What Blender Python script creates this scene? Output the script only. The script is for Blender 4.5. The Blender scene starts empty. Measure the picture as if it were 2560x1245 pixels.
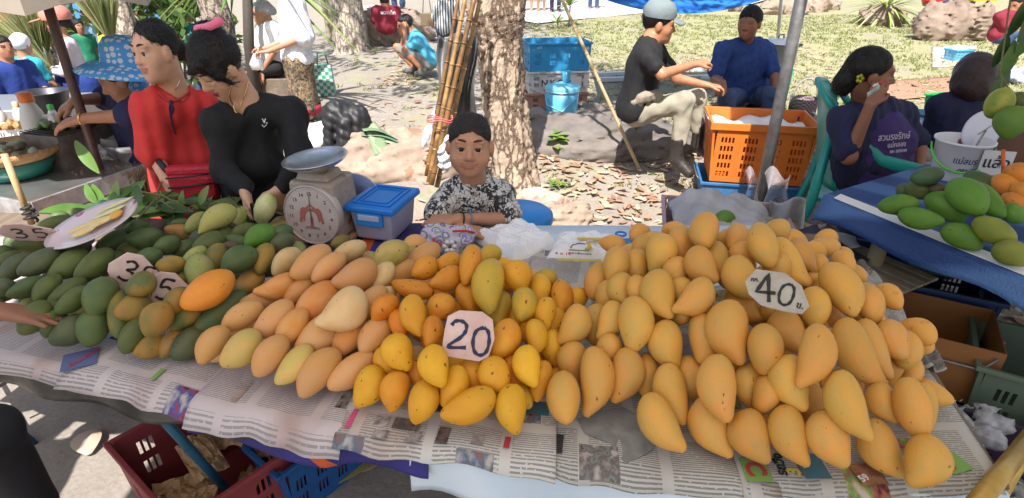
import bpy, bmesh, math, random
import numpy as np
from mathutils import Vector, Matrix
R = math.radians
random.seed(7)
rng = np.random.default_rng(7)
SC = bpy.context.scene
COL = SC.collection
# ------------------------------------------------------------------ camera
CAMH, PITCH, FPX = 1.65, R(27), 1450.0
cam = bpy.data.cameras.new('camera')
cam.sensor_width = 36; cam.lens = 36 * FPX / 2560
cam.clip_start = .02; cam.clip_end = 400
camo = bpy.data.objects.new('camera', cam); COL.objects.link(camo)
camo.location = (0, 0, CAMH); camo.rotation_euler = (R(90) - PITCH, 0, 0)
SC.camera = camo
# ------------------------------------------------------------------ sky, sun, exposure
SUN_EL, SUN_AZ = R(57), R(-13)       # the sun stands behind the photographer, a little to the left
world = bpy.data.worlds.new('World'); SC.world = world; world.use_nodes = True
wn = world.node_tree.nodes; wl = world.node_tree.links; wn.clear()
sky = wn.new('ShaderNodeTexSky'); sky.sky_type = 'NISHITA'; sky.sun_disc = False
sky.sun_elevation = SUN_EL; sky.sun_rotation = R(180) + SUN_AZ * -1
sky.air_density = 1.2; sky.dust_density = 2.5
bg = wn.new('ShaderNodeBackground'); bg.inputs[1].default_value = .10
wo = wn.new('ShaderNodeOutputWorld')
wl.new(sky.outputs[0], bg.inputs[0]); wl.new(bg.outputs[0], wo.inputs[0])
sl = bpy.data.lights.new('sun', 'SUN'); sl.energy = 4.4; sl.angle = R(.53); sl.color = (1, .96, .90)
so = bpy.data.objects.new('sun', sl); COL.objects.link(so)
sd = Vector((math.sin(-SUN_AZ) * math.cos(SUN_EL), math.cos(SUN_AZ) * math.cos(SUN_EL), -math.sin(SUN_EL)))
so.rotation_euler = sd.to_track_quat('-Z', 'Y').to_euler()
SC.view_settings.view_transform = 'Standard'; SC.view_settings.look = 'None'
SC.view_settings.exposure = 1.16; SC.view_settings.gamma = 1
SC.render.engine = 'CYCLES'
SC.cycles.use_denoising = True
SC.cycles.max_bounces = 8; SC.cycles.diffuse_bounces = 5; SC.cycles.transparent_max_bounces = 12
SC.cycles.sample_clamp_indirect = 6

# ------------------------------------------------------------------ measuring
def ray(px, py):
    a = (px - 1280) / FPX; b = (622.5 - py) / FPX; c, s = math.cos(PITCH), math.sin(PITCH)
    return Vector((a, c + b * s, -s + b * c))
def W(px, py, y):                    # the point at distance y whose place in the photograph was measured
    r = ray(px, py); return Vector((0, 0, CAMH)) + r * (y / r.y)
def WZ(px, py, z):                   # the same on a level plane
    r = ray(px, py); return Vector((0, 0, CAMH)) + r * ((z - CAMH) / r.z)
def sst(a, b, x):
    t = min(1, max(0, (x - a) / (b - a))); return t * t * (3 - 2 * t)
def gz(x, y):                        # ground: flat by the stall, rising a little to the park, falling to the left
    h = .22 * sst(2.2, 5.5, y) + .05 * sst(6, 12, y)
    f = sst(2.4, 4.2, y)
    h -= .105 * max(0, -x - 1.9) * f + .22 * sst(-1.5, -3.5, x) * f * 0
    h += .018 * math.sin(1.7 * x + .6) * math.sin(1.3 * y + 1) * sst(2, 4, y)
    return h
def WG(px, py):                      # the same on the ground
    r = ray(px, py); t = .5
    for _ in range(4000):
        p = Vector((0, 0, CAMH)) + r * t
        if p.z <= gz(p.x, p.y): break
        t += .01
    return Vector((p.x, p.y, gz(p.x, p.y)))

# ------------------------------------------------------------------ object helpers
def tag(o, label=None, cat=None, group=None, kind=None):
    if label: o['label'] = label
    if cat: o['category'] = cat
    if group: o['group'] = group
    if kind: o['kind'] = kind
    return o
def thing(name, label, cat, loc=(0, 0, 0), rotz=0, group=None):
    o = bpy.data.objects.new(name, None); COL.objects.link(o)
    o.location = loc; o.rotation_euler = (0, 0, rotz); o.empty_display_size = .05
    return tag(o, label, cat, group)
def obj(name, me, mats=None, parent=None, smooth=False, loc=None, rot=None):
    o = bpy.data.objects.new(name, me); COL.objects.link(o)
    if mats is not None:
        for m in (mats if isinstance(mats, (list, tuple)) else [mats]):
            if len(me.materials) < 8: me.materials.append(m)
    if smooth:
        me.polygons.foreach_set('use_smooth', [True] * len(me.polygons))
    if parent: o.parent = parent
    if loc is not None: o.location = loc
    if rot is not None: o.rotation_euler = rot
    return o
def pyd(v, f, name='m'):
    me = bpy.data.meshes.new(name); me.from_pydata([tuple(p) for p in v], [], [tuple(q) for q in f]); me.update(); return me
def fast_mesh(V, Q, mi=None, smooth=True):
    V = np.asarray(V, np.float32); Q = np.asarray(Q, np.int32); k = Q.shape[1]
    me = bpy.data.meshes.new('m')
    me.vertices.add(len(V)); me.vertices.foreach_set('co', V.ravel())
    me.loops.add(Q.size); me.loops.foreach_set('vertex_index', Q.ravel())
    me.polygons.add(len(Q)); me.polygons.foreach_set('loop_start', np.arange(0, Q.size, k, dtype=np.int32))
    if mi is not None: me.polygons.foreach_set('material_index', np.asarray(mi, np.int32))
    if smooth: me.polygons.foreach_set('use_smooth', np.ones(len(Q), bool))
    me.update(calc_edges=True); me.validate(); return me

class MB:                            # collects simple solids into one mesh
    def __init__(s): s.v = []; s.f = []
    def add(s, v, f):
        n = len(s.v); s.v += [tuple(p) for p in v]; s.f += [tuple(i + n for i in q) for q in f]; return s
    def box(s, lo, hi, mt=None):
        x0, y0, z0 = lo; x1, y1, z1 = hi
        v = [Vector(p) for p in ((x0,y0,z0),(x1,y0,z0),(x1,y1,z0),(x0,y1,z0),(x0,y0,z1),(x1,y0,z1),(x1,y1,z1),(x0,y1,z1))]
        if mt: v = [mt @ p for p in v]
        return s.add(v, [(0,3,2,1),(4,5,6,7),(0,1,5,4),(1,2,6,5),(2,3,7,6),(3,0,4,7)])
    def frus(s, lo, hi, t, mt=None): # box whose bottom is inset by t
        x0, y0, z0 = lo; x1, y1, z1 = hi
        v = [Vector(p) for p in ((x0+t,y0+t,z0),(x1-t,y0+t,z0),(x1-t,y1-t,z0),(x0+t,y1-t,z0),(x0,y0,z1),(x1,y0,z1),(x1,y1,z1),(x0,y1,z1))]
        if mt: v = [mt @ p for p in v]
        return s.add(v, [(0,3,2,1),(4,5,6,7),(0,1,5,4),(1,2,6,5),(2,3,7,6),(3,0,4,7)])
    def tube(s, pts, r, n=10, caps=True):
        pts = [Vector(p) for p in pts]; rs = r if isinstance(r, (list, tuple)) else [r] * len(pts)
        rings = []; up = None
        for i, p in enumerate(pts):
            d = (pts[min(i+1, len(pts)-1)] - pts[max(i-1, 0)]).normalized()
            if up is None: up = d.orthogonal().normalized()
            up = (up - d * up.dot(d)); up = up.normalized() if up.length > 1e-6 else d.orthogonal().normalized()
            w = d.cross(up)
            rings.append([p + (up * math.cos(2*math.pi*k/n) + w * math.sin(2*math.pi*k/n)) * rs[i] for k in range(n)])
        v = [q for rg in rings for q in rg]; f = []
        for i in range(len(pts) - 1):
            for k in range(n):
                a = i*n+k; b = i*n+(k+1) % n; f.append((a, b, b+n, a+n))
        if caps: f.append(tuple(range(n-1, -1, -1))); f.append(tuple((len(pts)-1)*n + k for k in range(n)))
        return s.add(v, f)
    def loop(s, c, d, rad, r, n=18):   # a ring round an axis
        c = Vector(c); d = Vector(d).normalized(); u = d.orthogonal().normalized(); w = d.cross(u)
        return s.tube([c + (u*math.cos(a) + w*math.sin(a))*rad for a in [2*math.pi*i/n for i in range(n+1)]], r, 6, False)
    def lathe(s, prof, n=32, mt=None):
        v = []; f = []
        for (r, z) in prof:
            for k in range(n):
                a = 2*math.pi*k/n; p = Vector((r*math.cos(a), r*math.sin(a), z)); v.append(mt @ p if mt else p)
        for i in range(len(prof)-1):
            for k in range(n):
                a = i*n+k; b = i*n+(k+1) % n; f.append((a, b, b+n, a+n))
        return s.add(v, f)
    def prism(s, pts2, h, mt=None):  # polygon outline in xy pulled up by h
        n = len(pts2); v = [Vector((x, y, 0)) for x, y in pts2] + [Vector((x, y, h)) for x, y in pts2]
        if mt: v = [mt @ p for p in v]
        return s.add(v, [tuple(range(n-1, -1, -1)), tuple(range(n, 2*n))] + [(i, (i+1) % n, n+(i+1) % n, n+i) for i in range(n)])
    def sheet(s, fn, nu, nv):
        v = [fn(i/nu, j/nv) for j in range(nv+1) for i in range(nu+1)]
        return s.add(v, [(j*(nu+1)+i, j*(nu+1)+i+1, (j+1)*(nu+1)+i+1, (j+1)*(nu+1)+i) for j in range(nv) for i in range(nu)])
    def mesh(s): return pyd(s.v, s.f)
    def build(s, name, m, parent=None, smooth=False, bevel=0, solid=0, sub=0, loc=None, rot=None):
        o = obj(name, s.mesh(), m, parent, smooth, loc, rot)
        if solid:
            md = o.modifiers.new('s', 'SOLIDIFY'); md.thickness = solid; md.offset = 0
        if bevel:
            md = o.modifiers.new('b', 'BEVEL'); md.width = bevel; md.segments = 2; md.limit_method = 'ANGLE'
        if sub:
            md = o.modifiers.new('u', 'SUBSURF'); md.levels = sub; md.render_levels = sub
        return o
def smooth_path(P, n=5):
    P = [Vector(p) for p in P]; o = []
    for i in range(len(P)-1):
        a, b, c, d = P[max(i-1, 0)], P[i], P[i+1], P[min(i+2, len(P)-1)]
        for k in range(n): t = k/n; o.append(.5*((2*b) + (c-a)*t + (2*a-5*b+4*c-d)*t*t + (3*b-a-3*c+d)*t*t*t))
    return o + [P[-1]]
def TM(loc=(0,0,0), rz=0, rx=0, ry=0, s=1):
    return Matrix.Translation(Vector(loc)) @ Matrix.Rotation(rz, 4, 'Z') @ Matrix.Rotation(rx, 4, 'X') @ Matrix.Rotation(ry, 4, 'Y') @ Matrix.Scale(s, 4)
def frame_to(o, x, y, z, loc):
    m = Matrix((x, y, z)).transposed().to_4x4(); m.translation = loc; o.matrix_world = m
def text_mesh(body, size, ext=.0006, bold=0, spacing=1):
    cu = bpy.data.curves.new('t', 'FONT'); cu.body = body; cu.size = size; cu.align_x = 'CENTER'; cu.align_y = 'CENTER'
    cu.extrude = ext; cu.offset = bold; cu.resolution_u = 3; cu.space_character = spacing
    o = bpy.data.objects.new('t', cu); COL.objects.link(o)
    me = bpy.data.meshes.new_from_object(o.evaluated_get(bpy.context.evaluated_depsgraph_get()))
    bpy.data.objects.remove(o); bpy.data.curves.remove(cu); return me
def copy_tree(o, parent=None):
    c = o.copy(); COL.objects.link(c); c.parent = parent
    for ch in list(o.children): copy_tree(ch, c)
    return c

# ------------------------------------------------------------------ materials
MATS = {}
def mat(name, col, rough=.6, var=None, vscale=8, vdet=4, bump=0, bscale=60, metal=0, spec=.5, trans=0, sss=0, sssr=(.02, .008, .004), coat=0, alpha=1, transl=0, spots=None, rnd=0, coord='Object', stretch=None, sheen=0):
    if name in MATS: return MATS[name]
    m = bpy.data.materials.new(name); m.use_nodes = True; MATS[name] = m
    nt = m.node_tree; N = nt.nodes; L = nt.links; p = N['Principled BSDF']
    p.inputs['Roughness'].default_value = rough; p.inputs['Metallic'].default_value = metal
    p.inputs['Specular IOR Level'].default_value = spec; p.inputs['Transmission Weight'].default_value = trans
    p.inputs['Coat Weight'].default_value = coat; p.inputs['Alpha'].default_value = alpha
    p.inputs['Sheen Weight'].default_value = sheen
    if sss:
        p.inputs['Subsurface Weight'].default_value = sss; p.inputs['Subsurface Radius'].default_value = sssr; p.inputs['Subsurface Scale'].default_value = 1
    c4 = lambda c: (c[0], c[1], c[2], 1)
    p.inputs['Base Color'].default_value = c4(col)
    out = None; tc = None
    if var or bump or spots:
        t = N.new('ShaderNodeTexCoord'); mp = N.new('ShaderNodeMapping'); L.new(t.outputs[coord], mp.inputs[0])
        if stretch: mp.inputs['Scale'].default_value = stretch
        if rnd or coord == 'Object':
            oi = N.new('ShaderNodeObjectInfo'); mu = N.new('ShaderNodeMath'); mu.operation = 'MULTIPLY'; mu.inputs[1].default_value = 37
            L.new(oi.outputs['Random'], mu.inputs[0]); cx = N.new('ShaderNodeCombineXYZ'); L.new(mu.outputs[0], cx.inputs[0]); L.new(mu.outputs[0], cx.inputs[2])
            L.new(cx.outputs[0], mp.inputs['Location'])
        tc = mp.outputs[0]
    if var:
        n = N.new('ShaderNodeTexNoise'); n.inputs['Scale'].default_value = vscale; n.inputs['Detail'].default_value = vdet; n.inputs['Roughness'].default_value = .6
        L.new(tc, n.inputs['Vector'])
        cr = N.new('ShaderNodeValToRGB'); cr.color_ramp.elements[0].position = .36; cr.color_ramp.elements[1].position = .66
        cr.color_ramp.elements[0].color = c4(col); cr.color_ramp.elements[1].color = c4(var)
        L.new(n.outputs[0], cr.inputs[0]); out = cr.outputs[0]
    if spots:                       # (colour, scale, threshold)
        n = N.new('ShaderNodeTexNoise'); n.inputs['Scale'].default_value = spots[1]; n.inputs['Detail'].default_value = 3
        L.new(tc, n.inputs['Vector'])
        cr = N.new('ShaderNodeValToRGB'); cr.color_ramp.elements[0].position = spots[2]; cr.color_ramp.elements[1].position = spots[2] + .03
        cr.color_ramp.elements[0].color = (0,0,0,1); cr.color_ramp.elements[1].color = (1,1,1,1)
        L.new(n.outputs[0], cr.inputs[0])
        mx = N.new('ShaderNodeMix'); mx.data_type = 'RGBA'; L.new(cr.outputs[0], mx.inputs[0])
        if out: L.new(out, mx.inputs[6])
        else: mx.inputs[6].default_value = c4(col)
        mx.inputs[7].default_value = c4(spots[0]); out = mx.outputs[2]
    if rnd:
        hs = N.new('ShaderNodeHueSaturation'); oi = N.new('ShaderNodeObjectInfo'); mr = N.new('ShaderNodeMapRange')
        mr.inputs[3].default_value = 1 - rnd; mr.inputs[4].default_value = 1 + rnd
        L.new(oi.outputs['Random'], mr.inputs[0]); L.new(mr.outputs[0], hs.inputs['Value'])
        fm = N.new('ShaderNodeMath'); fm.operation = 'MULTIPLY'; fm.inputs[1].default_value = 7.31; L.new(oi.outputs['Random'], fm.inputs[0]); fr = N.new('ShaderNodeMath'); fr.operation = 'FRACT'; L.new(fm.outputs[0], fr.inputs[0]); mh = N.new('ShaderNodeMapRange'); mh.inputs[3].default_value = .5-.07*rnd; mh.inputs[4].default_value = .5+.06*rnd; L.new(fr.outputs[0], mh.inputs[0]); L.new(mh.outputs[0], hs.inputs['Hue'])
        if out: L.new(out, hs.inputs['Color'])
        else: hs.inputs['Color'].default_value = c4(col)
        out = hs.outputs[0]
    if out: L.new(out, p.inputs['Base Color'])
    if bump:
        n = N.new('ShaderNodeTexNoise'); n.inputs['Scale'].default_value = bscale; n.inputs['Detail'].default_value = 5
        L.new(tc, n.inputs['Vector']); b = N.new('ShaderNodeBump'); b.inputs['Strength'].default_value = bump; b.inputs['Distance'].default_value = .01
        L.new(n.outputs[0], b.inputs['Height']); L.new(b.outputs[0], p.inputs['Normal'])
    if transl:
        tr = N.new('ShaderNodeBsdfTranslucent'); tr.inputs[0].default_value = c4(col)
        if out: L.new(out, tr.inputs[0])
        ms = N.new('ShaderNodeMixShader'); ms.inputs[0].default_value = transl
        L.new(p.outputs[0], ms.inputs[1]); L.new(tr.outputs[0], ms.inputs[2]); L.new(ms.outputs[0], N['Material Output'].inputs[0])
    return m
def nodes(m): return m.node_tree.nodes, m.node_tree.links, m.node_tree.nodes['Principled BSDF']

# ------------------------------------------------------------------ smooth solids (bodies, clothes, rocks) from signed distances
def pc(a, b, ra, rb=None, m=0, k=.02): return dict(t='c', a=np.array(a, float), b=np.array(b, float), ra=ra, rb=ra if rb is None else rb, m=m, k=k)
def pe(c, r, m=0, k=.02, rot=None, sub=False):
    r = np.array([r]*3 if np.isscalar(r) else r, float)
    return dict(t='e', c=np.array(c, float), r=r, m=m, k=k, rot=None if rot is None else np.array(rot, float), sub=sub)
def prim_d(q, P):
    if q['t'] == 'c':
        ba = q['b'] - q['a']; pa = P - q['a']; L2 = ba @ ba + 1e-12
        t = np.clip(pa @ ba / L2, 0, 1); return np.linalg.norm(pa - t[:, None] * ba, axis=1) - (q['ra'] + (q['rb'] - q['ra']) * t)
    p = P - q['c']
    if q['rot'] is not None: p = p @ q['rot']          # columns of rot are the local axes
    k0 = np.linalg.norm(p / q['r'], axis=1); k1 = np.linalg.norm(p / q['r'] ** 2, axis=1) + 1e-9
    return np.where(k0 < 1e-6, -q['r'].min(), k0 * (k0 - 1) / k1)
def prim_box(q):
    if q['t'] == 'c':
        r = max(q['ra'], q['rb']); return np.minimum(q['a'], q['b']) - r, np.maximum(q['a'], q['b']) + r
    r = q['r'].max() if q['rot'] is not None else q['r']; return q['c'] - r, q['c'] + r
def sdf_eval(prims, P, ids=False, noise=None):
    d = np.full(len(P), 1.0); raw = np.full(len(P), 9.0); mid = np.zeros(len(P), np.int32)
    plo, phi = P.min(0), P.max(0)
    for q in prims:
        lo, hi = prim_box(q); mg = q['k'] + .03
        if (lo - mg > phi).any() or (hi + mg < plo).any(): continue
        s = np.all((P > lo - mg) & (P < hi + mg), axis=1)
        if not s.any(): continue
        dq = prim_d(q, P[s]); ds = d[s]; k = max(q['k'], 1e-4)
        if q.get('sub'):
            h = np.clip(.5 - .5 * (ds + dq) / k, 0, 1); d[s] = ds * (1 - h) - dq * h + k * h * (1 - h); continue
        h = np.clip(.5 + .5 * (ds - dq) / k, 0, 1); d[s] = ds * (1 - h) + dq * h - k * h * (1 - h)
        if ids:
            r0 = raw[s]; b = dq < r0; r0[b] = dq[b]; raw[s] = r0; m0 = mid[s]; m0[b] = q['m']; mid[s] = m0
    if noise is not None: d = d + noise(P)
    return (d, mid) if ids else d
def sdf_mesh(prims, h, noise=None):
    bx = [prim_box(q) for q in prims if not q.get('sub')]
    pad = 2.5 * h + .3 * max(q['k'] for q in prims) + (.012 if noise is not None else 0); lo = np.min([b[0] for b in bx], axis=0) - pad; hi = np.max([b[1] for b in bx], axis=0) + pad
    Bk = 6; n = np.ceil((hi - lo) / (h * Bk)).astype(int); dims = n * Bk + 1
    g = np.stack(np.meshgrid(*[np.arange(k) for k in n], indexing='ij'), -1).reshape(-1, 3)
    cen = lo + (g + .5) * h * Bk
    dc = np.full(len(cen), 9.0)
    for q in prims:
        if not q.get('sub'): dc = np.minimum(dc, prim_d(q, cen))
    dcs = dc.copy()
    for q in prims:
        if q.get('sub'): dcs = np.maximum(dcs, -prim_d(q, cen))
    rad = h * Bk * .87 + .045
    V = np.where(dc < 0, -1.0, 1.0)
    act = (np.abs(dc) < rad) | ((dc < 0) & (np.abs(dcs) < rad)) | ((dc < 0) & (dcs > 0))
    big = np.ones(tuple(dims), np.float32)
    for gi, vi in zip(g[~act], V[~act]):
        if vi < 0: big[gi[0]*Bk:gi[0]*Bk+Bk+1, gi[1]*Bk:gi[1]*Bk+Bk+1, gi[2]*Bk:gi[2]*Bk+Bk+1] = -1
    ga = g[act]; off = np.stack(np.meshgrid(*[np.arange(Bk+1)]*3, indexing='ij'), -1).reshape(-1, 3)
    CH = 50
    for s in range(0, len(ga), CH):
        idx = (ga[s:s+CH, None, :] * Bk + off[None]).reshape(-1, 3)
        big[idx[:, 0], idx[:, 1], idx[:, 2]] = sdf_eval(prims, lo + idx * h, noise=noise)
    ins = big < 0
    c = ins[:-1, :-1, :-1].astype(np.int8)
    for dx, dy, dz in ((1,0,0),(0,1,0),(0,0,1),(1,1,0),(1,0,1),(0,1,1),(1,1,1)):
        c = c + ins[dx:dims[0]-1+dx, dy:dims[1]-1+dy, dz:dims[2]-1+dz]
    cells = np.argwhere((c > 0) & (c < 8))
    idm = np.full(c.shape, -1, np.int32); idm[cells[:, 0], cells[:, 1], cells[:, 2]] = np.arange(len(cells))
    acc = np.zeros((len(cells), 3)); cnt = np.zeros(len(cells))
    cor = [(0,0,0),(1,0,0),(0,1,0),(1,1,0),(0,0,1),(1,0,1),(0,1,1),(1,1,1)]
    vals = [big[cells[:,0]+a, cells[:,1]+b, cells[:,2]+e] for a, b, e in cor]
    for i, j in ((0,1),(2,3),(4,5),(6,7),(0,2),(1,3),(4,6),(5,7),(0,4),(1,5),(2,6),(3,7)):
        a, b = vals[i], vals[j]; s = (a < 0) != (b < 0); t = np.where(s, a / (a - b + 1e-12), 0)
        p = np.array(cor[i]) + t[:, None] * (np.array(cor[j]) - np.array(cor[i])); acc[s] += p[s]; cnt[s] += 1
    vert = lo + (cells + acc / cnt[:, None]) * h
    quads = []
    for ax in range(3):
        a0 = [slice(None)]*3; a1 = [slice(None)]*3; a0[ax] = slice(0, -1); a1[ax] = slice(1, None)
        e = np.argwhere(ins[tuple(a0)] != ins[tuple(a1)])
        u, v = (ax+1) % 3, (ax+2) % 3
        e = e[(e[:, u] > 0) & (e[:, v] > 0) & (e[:, u] < dims[u]-1) & (e[:, v] < dims[v]-1)]
        sg = ins[e[:,0], e[:,1], e[:,2]]
        def cell(du, dv):
            q = e.copy(); q[:, u] += du; q[:, v] += dv; return idm[q[:,0], q[:,1], q[:,2]]
        Q = np.stack([cell(-1,-1), cell(0,-1), cell(0,0), cell(-1,0)], 1)
        Q = np.where(sg[:, None], Q, Q[:, ::-1]); quads.append(Q)
    Q = np.concatenate(quads); Q = Q[(Q >= 0).all(1)]
    if not len(Q): raise ValueError('empty solid')
    _, mid = sdf_eval(prims, vert, ids=True)
    mq = mid[Q[:, 0]]
    return vert, Q, mq
def solid(name, prims, h, mats, parent=None, noise=None, smoothit=1):
    V, Q, mi = sdf_mesh(prims, h, noise)
    for _ in range(smoothit):        # one light pass of averaging removes the stair steps
        s = np.zeros_like(V); n = np.zeros(len(V))
        for a in range(4):
            b = (a + 1) % 4; np.add.at(s, Q[:, a], V[Q[:, b]]); np.add.at(n, Q[:, a], 1)
        V = V * .5 + .5 * s / np.maximum(n, 1)[:, None]
    me = fast_mesh(V, Q, mi)
    return obj(name, me, mats, parent)
def wob(amp, f, seed=0, sx=1, sy=1, sz=1):
    r = np.random.default_rng(seed); ks = [(r.normal(size=3) * np.array([sx, sy, sz]) * f * (1 + .6 * i), r.uniform(0, 6.28), amp / (1 + .5 * i)) for i in range(5)]
    return lambda P: sum(a * np.sin(P @ k + ph) for k, ph, a in ks)

# ------------------------------------------------------------------ people
V3 = lambda p: np.array(p, float)
def nrm(v): v = V3(v); return v / (np.linalg.norm(v) + 1e-9)
def head_frame(yaw, pitch=0, roll=0):
    y, p, r = R(yaw), R(pitch), R(roll)
    f = V3((math.sin(y) * math.cos(p), -math.cos(y) * math.cos(p), -math.sin(p)))
    side = nrm(np.cross(f, (0, 0, 1))); up = np.cross(side, f)
    up = up * math.cos(r) + side * math.sin(r); side = np.cross(f, up)
    return np.stack([side, f, up], 1)
def head_prims(c, M, s, kind, detail, hw=1):
    SV = V3((hw, hw, 1)) * s
    L = lambda x, y, z: V3(c) + M @ (V3((x, y, z)) * SV)
    E = lambda x, y, z, r, m=0, k=.012, sub=False: pe(L(x, y, z), V3([r]*3 if np.isscalar(r) else r) * SV, m, k * s, M, sub)
    fw = dict(w=1, m=1.04, c=1.09)[kind]
    cz = .92 if kind == 'c' else 1; lw = .95 if kind == 'c' else 1
    P = [E(0, -.012, .030, (.072, .090, .083), 0, .02), E(0, .024, -.022, (.060*fw, .062, .078*cz), 0, .03),
         E(0, .036, -.072*cz, (.043*fw/cz, .042, .034), 0, .03), E(0, .064, -.090*cz, (.018, .016, .014), 0, .02),
         *[E(q*(.041 if kind == 'c' else .036), .048, -.034 if kind == 'c' else -.028, .031 if kind == 'c' else .026, 0, .02) for q in (1, -1)]]
    for q in (1, -1):
        P.append(E(q*(.079 if kind == 'c' else .073), -.002, -.006, (.011, .020, .031), 0, .008))
    if detail:
        P += [E(.028, .074, .030, (.026, .013, .009), 0, .014), E(-.028, .074, .030, (.026, .013, .009), 0, .014)]
        for q in (1, -1):
            P.append(E(q*.031, .094, .006, (.019, .013, .0105), 0, .010, True))
            P.append(E(q*.030, .0755, .0140, (.0190, .0112, .0060), 0, .004))
            P.append(E(q*.030, .0745, -.0065, (.0180, .0105, .0055), 0, .004))
        P += [pc(L(0, .080, .016), L(0, .096, -.020), .0065*s, .0105*s, 0, .010*s), E(0, .0985, -.0235, .0105, 0, .007),
              E(.0115, .090, -.027, .0085, 0, .006), E(-.0115, .090, -.027, .0085, 0, .006)]
        P += [E(0, .069, -.055, (.028, .016, .016), 0, .012), E(0, .0838-.002*(lw < 1), -.0525, (.0200*lw, .0066, .0036), 1, .004), E(0, .0832, -.0595, (.0170*lw, .0068, .0042), 1, .004),
              E(0, .0945, -.0560, (.0175 if kind == 'c' else .0220, .0062, .0010), 1, .002, True)]
        for q in (1, -1):
            pass
    else:
        P += [pc(L(0, .076, .012), L(0, .094, -.020), .007*s, .012*s, 0, .010*s), E(0, .084, -.055, (.022, .009, .009), 1, .006),
              E(.030, .082, .006, (.016, .008, .006), 2, .003), E(-.030, .082, .006, (.016, .008, .006), 2, .003)]
    return P
def eyes(parent, c, M, s, hi=True, hw=1):
    M = M * V3((hw, hw, 1))
    for q in (1, -1):
        pts = [Vector(V3(c) + M @ (V3(p) * s)) for p in ((q*.0135, .0880, .0325), (q*.024, .0885, .0365), (q*.036, .0835, .0375), (q*.0475, .0725, .0325))]
        MB().tube(smooth_path(pts), [.0016*s + .0022*s*math.sin(math.pi*min(1, .15+i/15*.85)) for i in range(16)], 7).build('eyebrow', BROW(), parent, True)
        pts = [Vector(V3(c) + M @ (V3(p) * s)) for p in ((q*.0155, .0815, .0045), (q*.023, .0862, .0088), (q*.033, .0855, .0098), (q*.0440, .0775, .0055))]
        MB().tube(smooth_path(pts), .0011*s, 5).build('lash', BROW(), parent, True)
    if not hi: return
    for q in (1, -1):
        cc = V3(c) + M @ (V3((q*.0300, .0705, .0038)) * s)
        v = []; f = []; n = 14; rings = 9; mi = []
        for i in range(rings + 1):
            a = math.pi * i / rings
            for k in range(n):
                b = 2*math.pi*k/n; v.append(cc + M @ (V3((math.sin(a)*math.cos(b), math.cos(a), math.sin(a)*math.sin(b))) * .0146 * s))
        for i in range(rings):
            for k in range(n):
                f.append((i*n+k, i*n+(k+1) % n, (i+1)*n+(k+1) % n, (i+1)*n+k)); mi.append(1 if i < 2 else 0)
        me = pyd(v, f); me.polygons.foreach_set('material_index', mi); obj('eye', me, [mat('eye_white', (.62, .58, .54), .25), mat('iris', (.012, .007, .005), .12)], parent, True)
def hand_prims(w, d, n, t, s=1, curl=.3, spread=1, m=0):
    w = V3(w); d = nrm(d); n = V3(n); n = nrm(n - d * (n @ d)); t = V3(t); t = nrm(t - d * (t @ d) - n * (t @ n)); P = []
    for i in range(4):
        kn = w + d * (.085 - .004 * abs(i - 1)) * s + t * (.029 - .0195 * i) * s
        P.append(pc(w + t * (.012 - .008 * i) * s, kn, .0145 * s, .0115 * s, m, .012 * s))
        ln = (.068, .076, .071, .056)[i] * s; dd = nrm(d + t * (.10 - .07 * i) * spread); p = kn; a = curl * .7
        for j, fr in enumerate((.45, .32, .23)):
            q = p + (dd * math.cos(a) + n * math.sin(a)) * ln * fr
            P.append(pc(p, q, (.0095 - .0010 * j) * s, (.0088 - .0010 * j) * s, m, .004 * s)); p = q; a += curl
    b = w + d * .022 * s + t * .020 * s; e = b + nrm(t * .75 + d * .7 + n * .25) * .040 * s; g = e + nrm(t * .25 + d + n * .3) * .030 * s
    P += [pc(w, b, .015 * s, .015 * s, m, .01 * s), pc(b, e, .0145 * s, .0110 * s, m, .008 * s), pc(e, g, .0108 * s, .0085 * s, m, .004 * s)]
    return P
SKINS = dict(a=(.62, .345, .225), b=(.42, .19, .10), c=(.28, .12, .065), d=(.50, .25, .15))
def skin(k): return mat('skin_' + k, SKINS[k], .5, var=tuple(v * .86 for v in SKINS[k]), vscale=25, sss=.12, sssr=(.015, .006, .003), bump=.04, bscale=220)
LIP = lambda: mat('lips', (.36, .14, .10), .45)
LIP2 = lambda: mat('lips_red', (.30, .045, .05), .35)
BROW = lambda: mat('brow', (.030, .018, .014), .7)
HAIR = lambda: mat('hair_black', (.006, .005, .005), .5, var=(.013, .010, .009), vscale=90, vdet=2, bump=1, bscale=120, stretch=(1, 1, .2), spec=.4)
def snap(ex, px, py, off=.003):      # the point of a figure that shows at a measured place
    root, base, M = ex; r = V3(ray(px, py)); r /= np.linalg.norm(r); best = None
    for o in root.children:
        if o.type != 'MESH' or o.name.startswith('hair'): continue
        v = np.empty(len(o.data.vertices)*3, np.float32); o.data.vertices.foreach_get('co', v); v = v.reshape(-1, 3) - (0, 0, CAMH); t = v @ r; d = np.linalg.norm(v - t[:, None]*r, axis=1); t = t[d < .012]
        if len(t): best = t.min() if best is None else min(best, t.min())
    return Vector((0, 0, CAMH)) + Vector(r) * (best - off)
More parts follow.
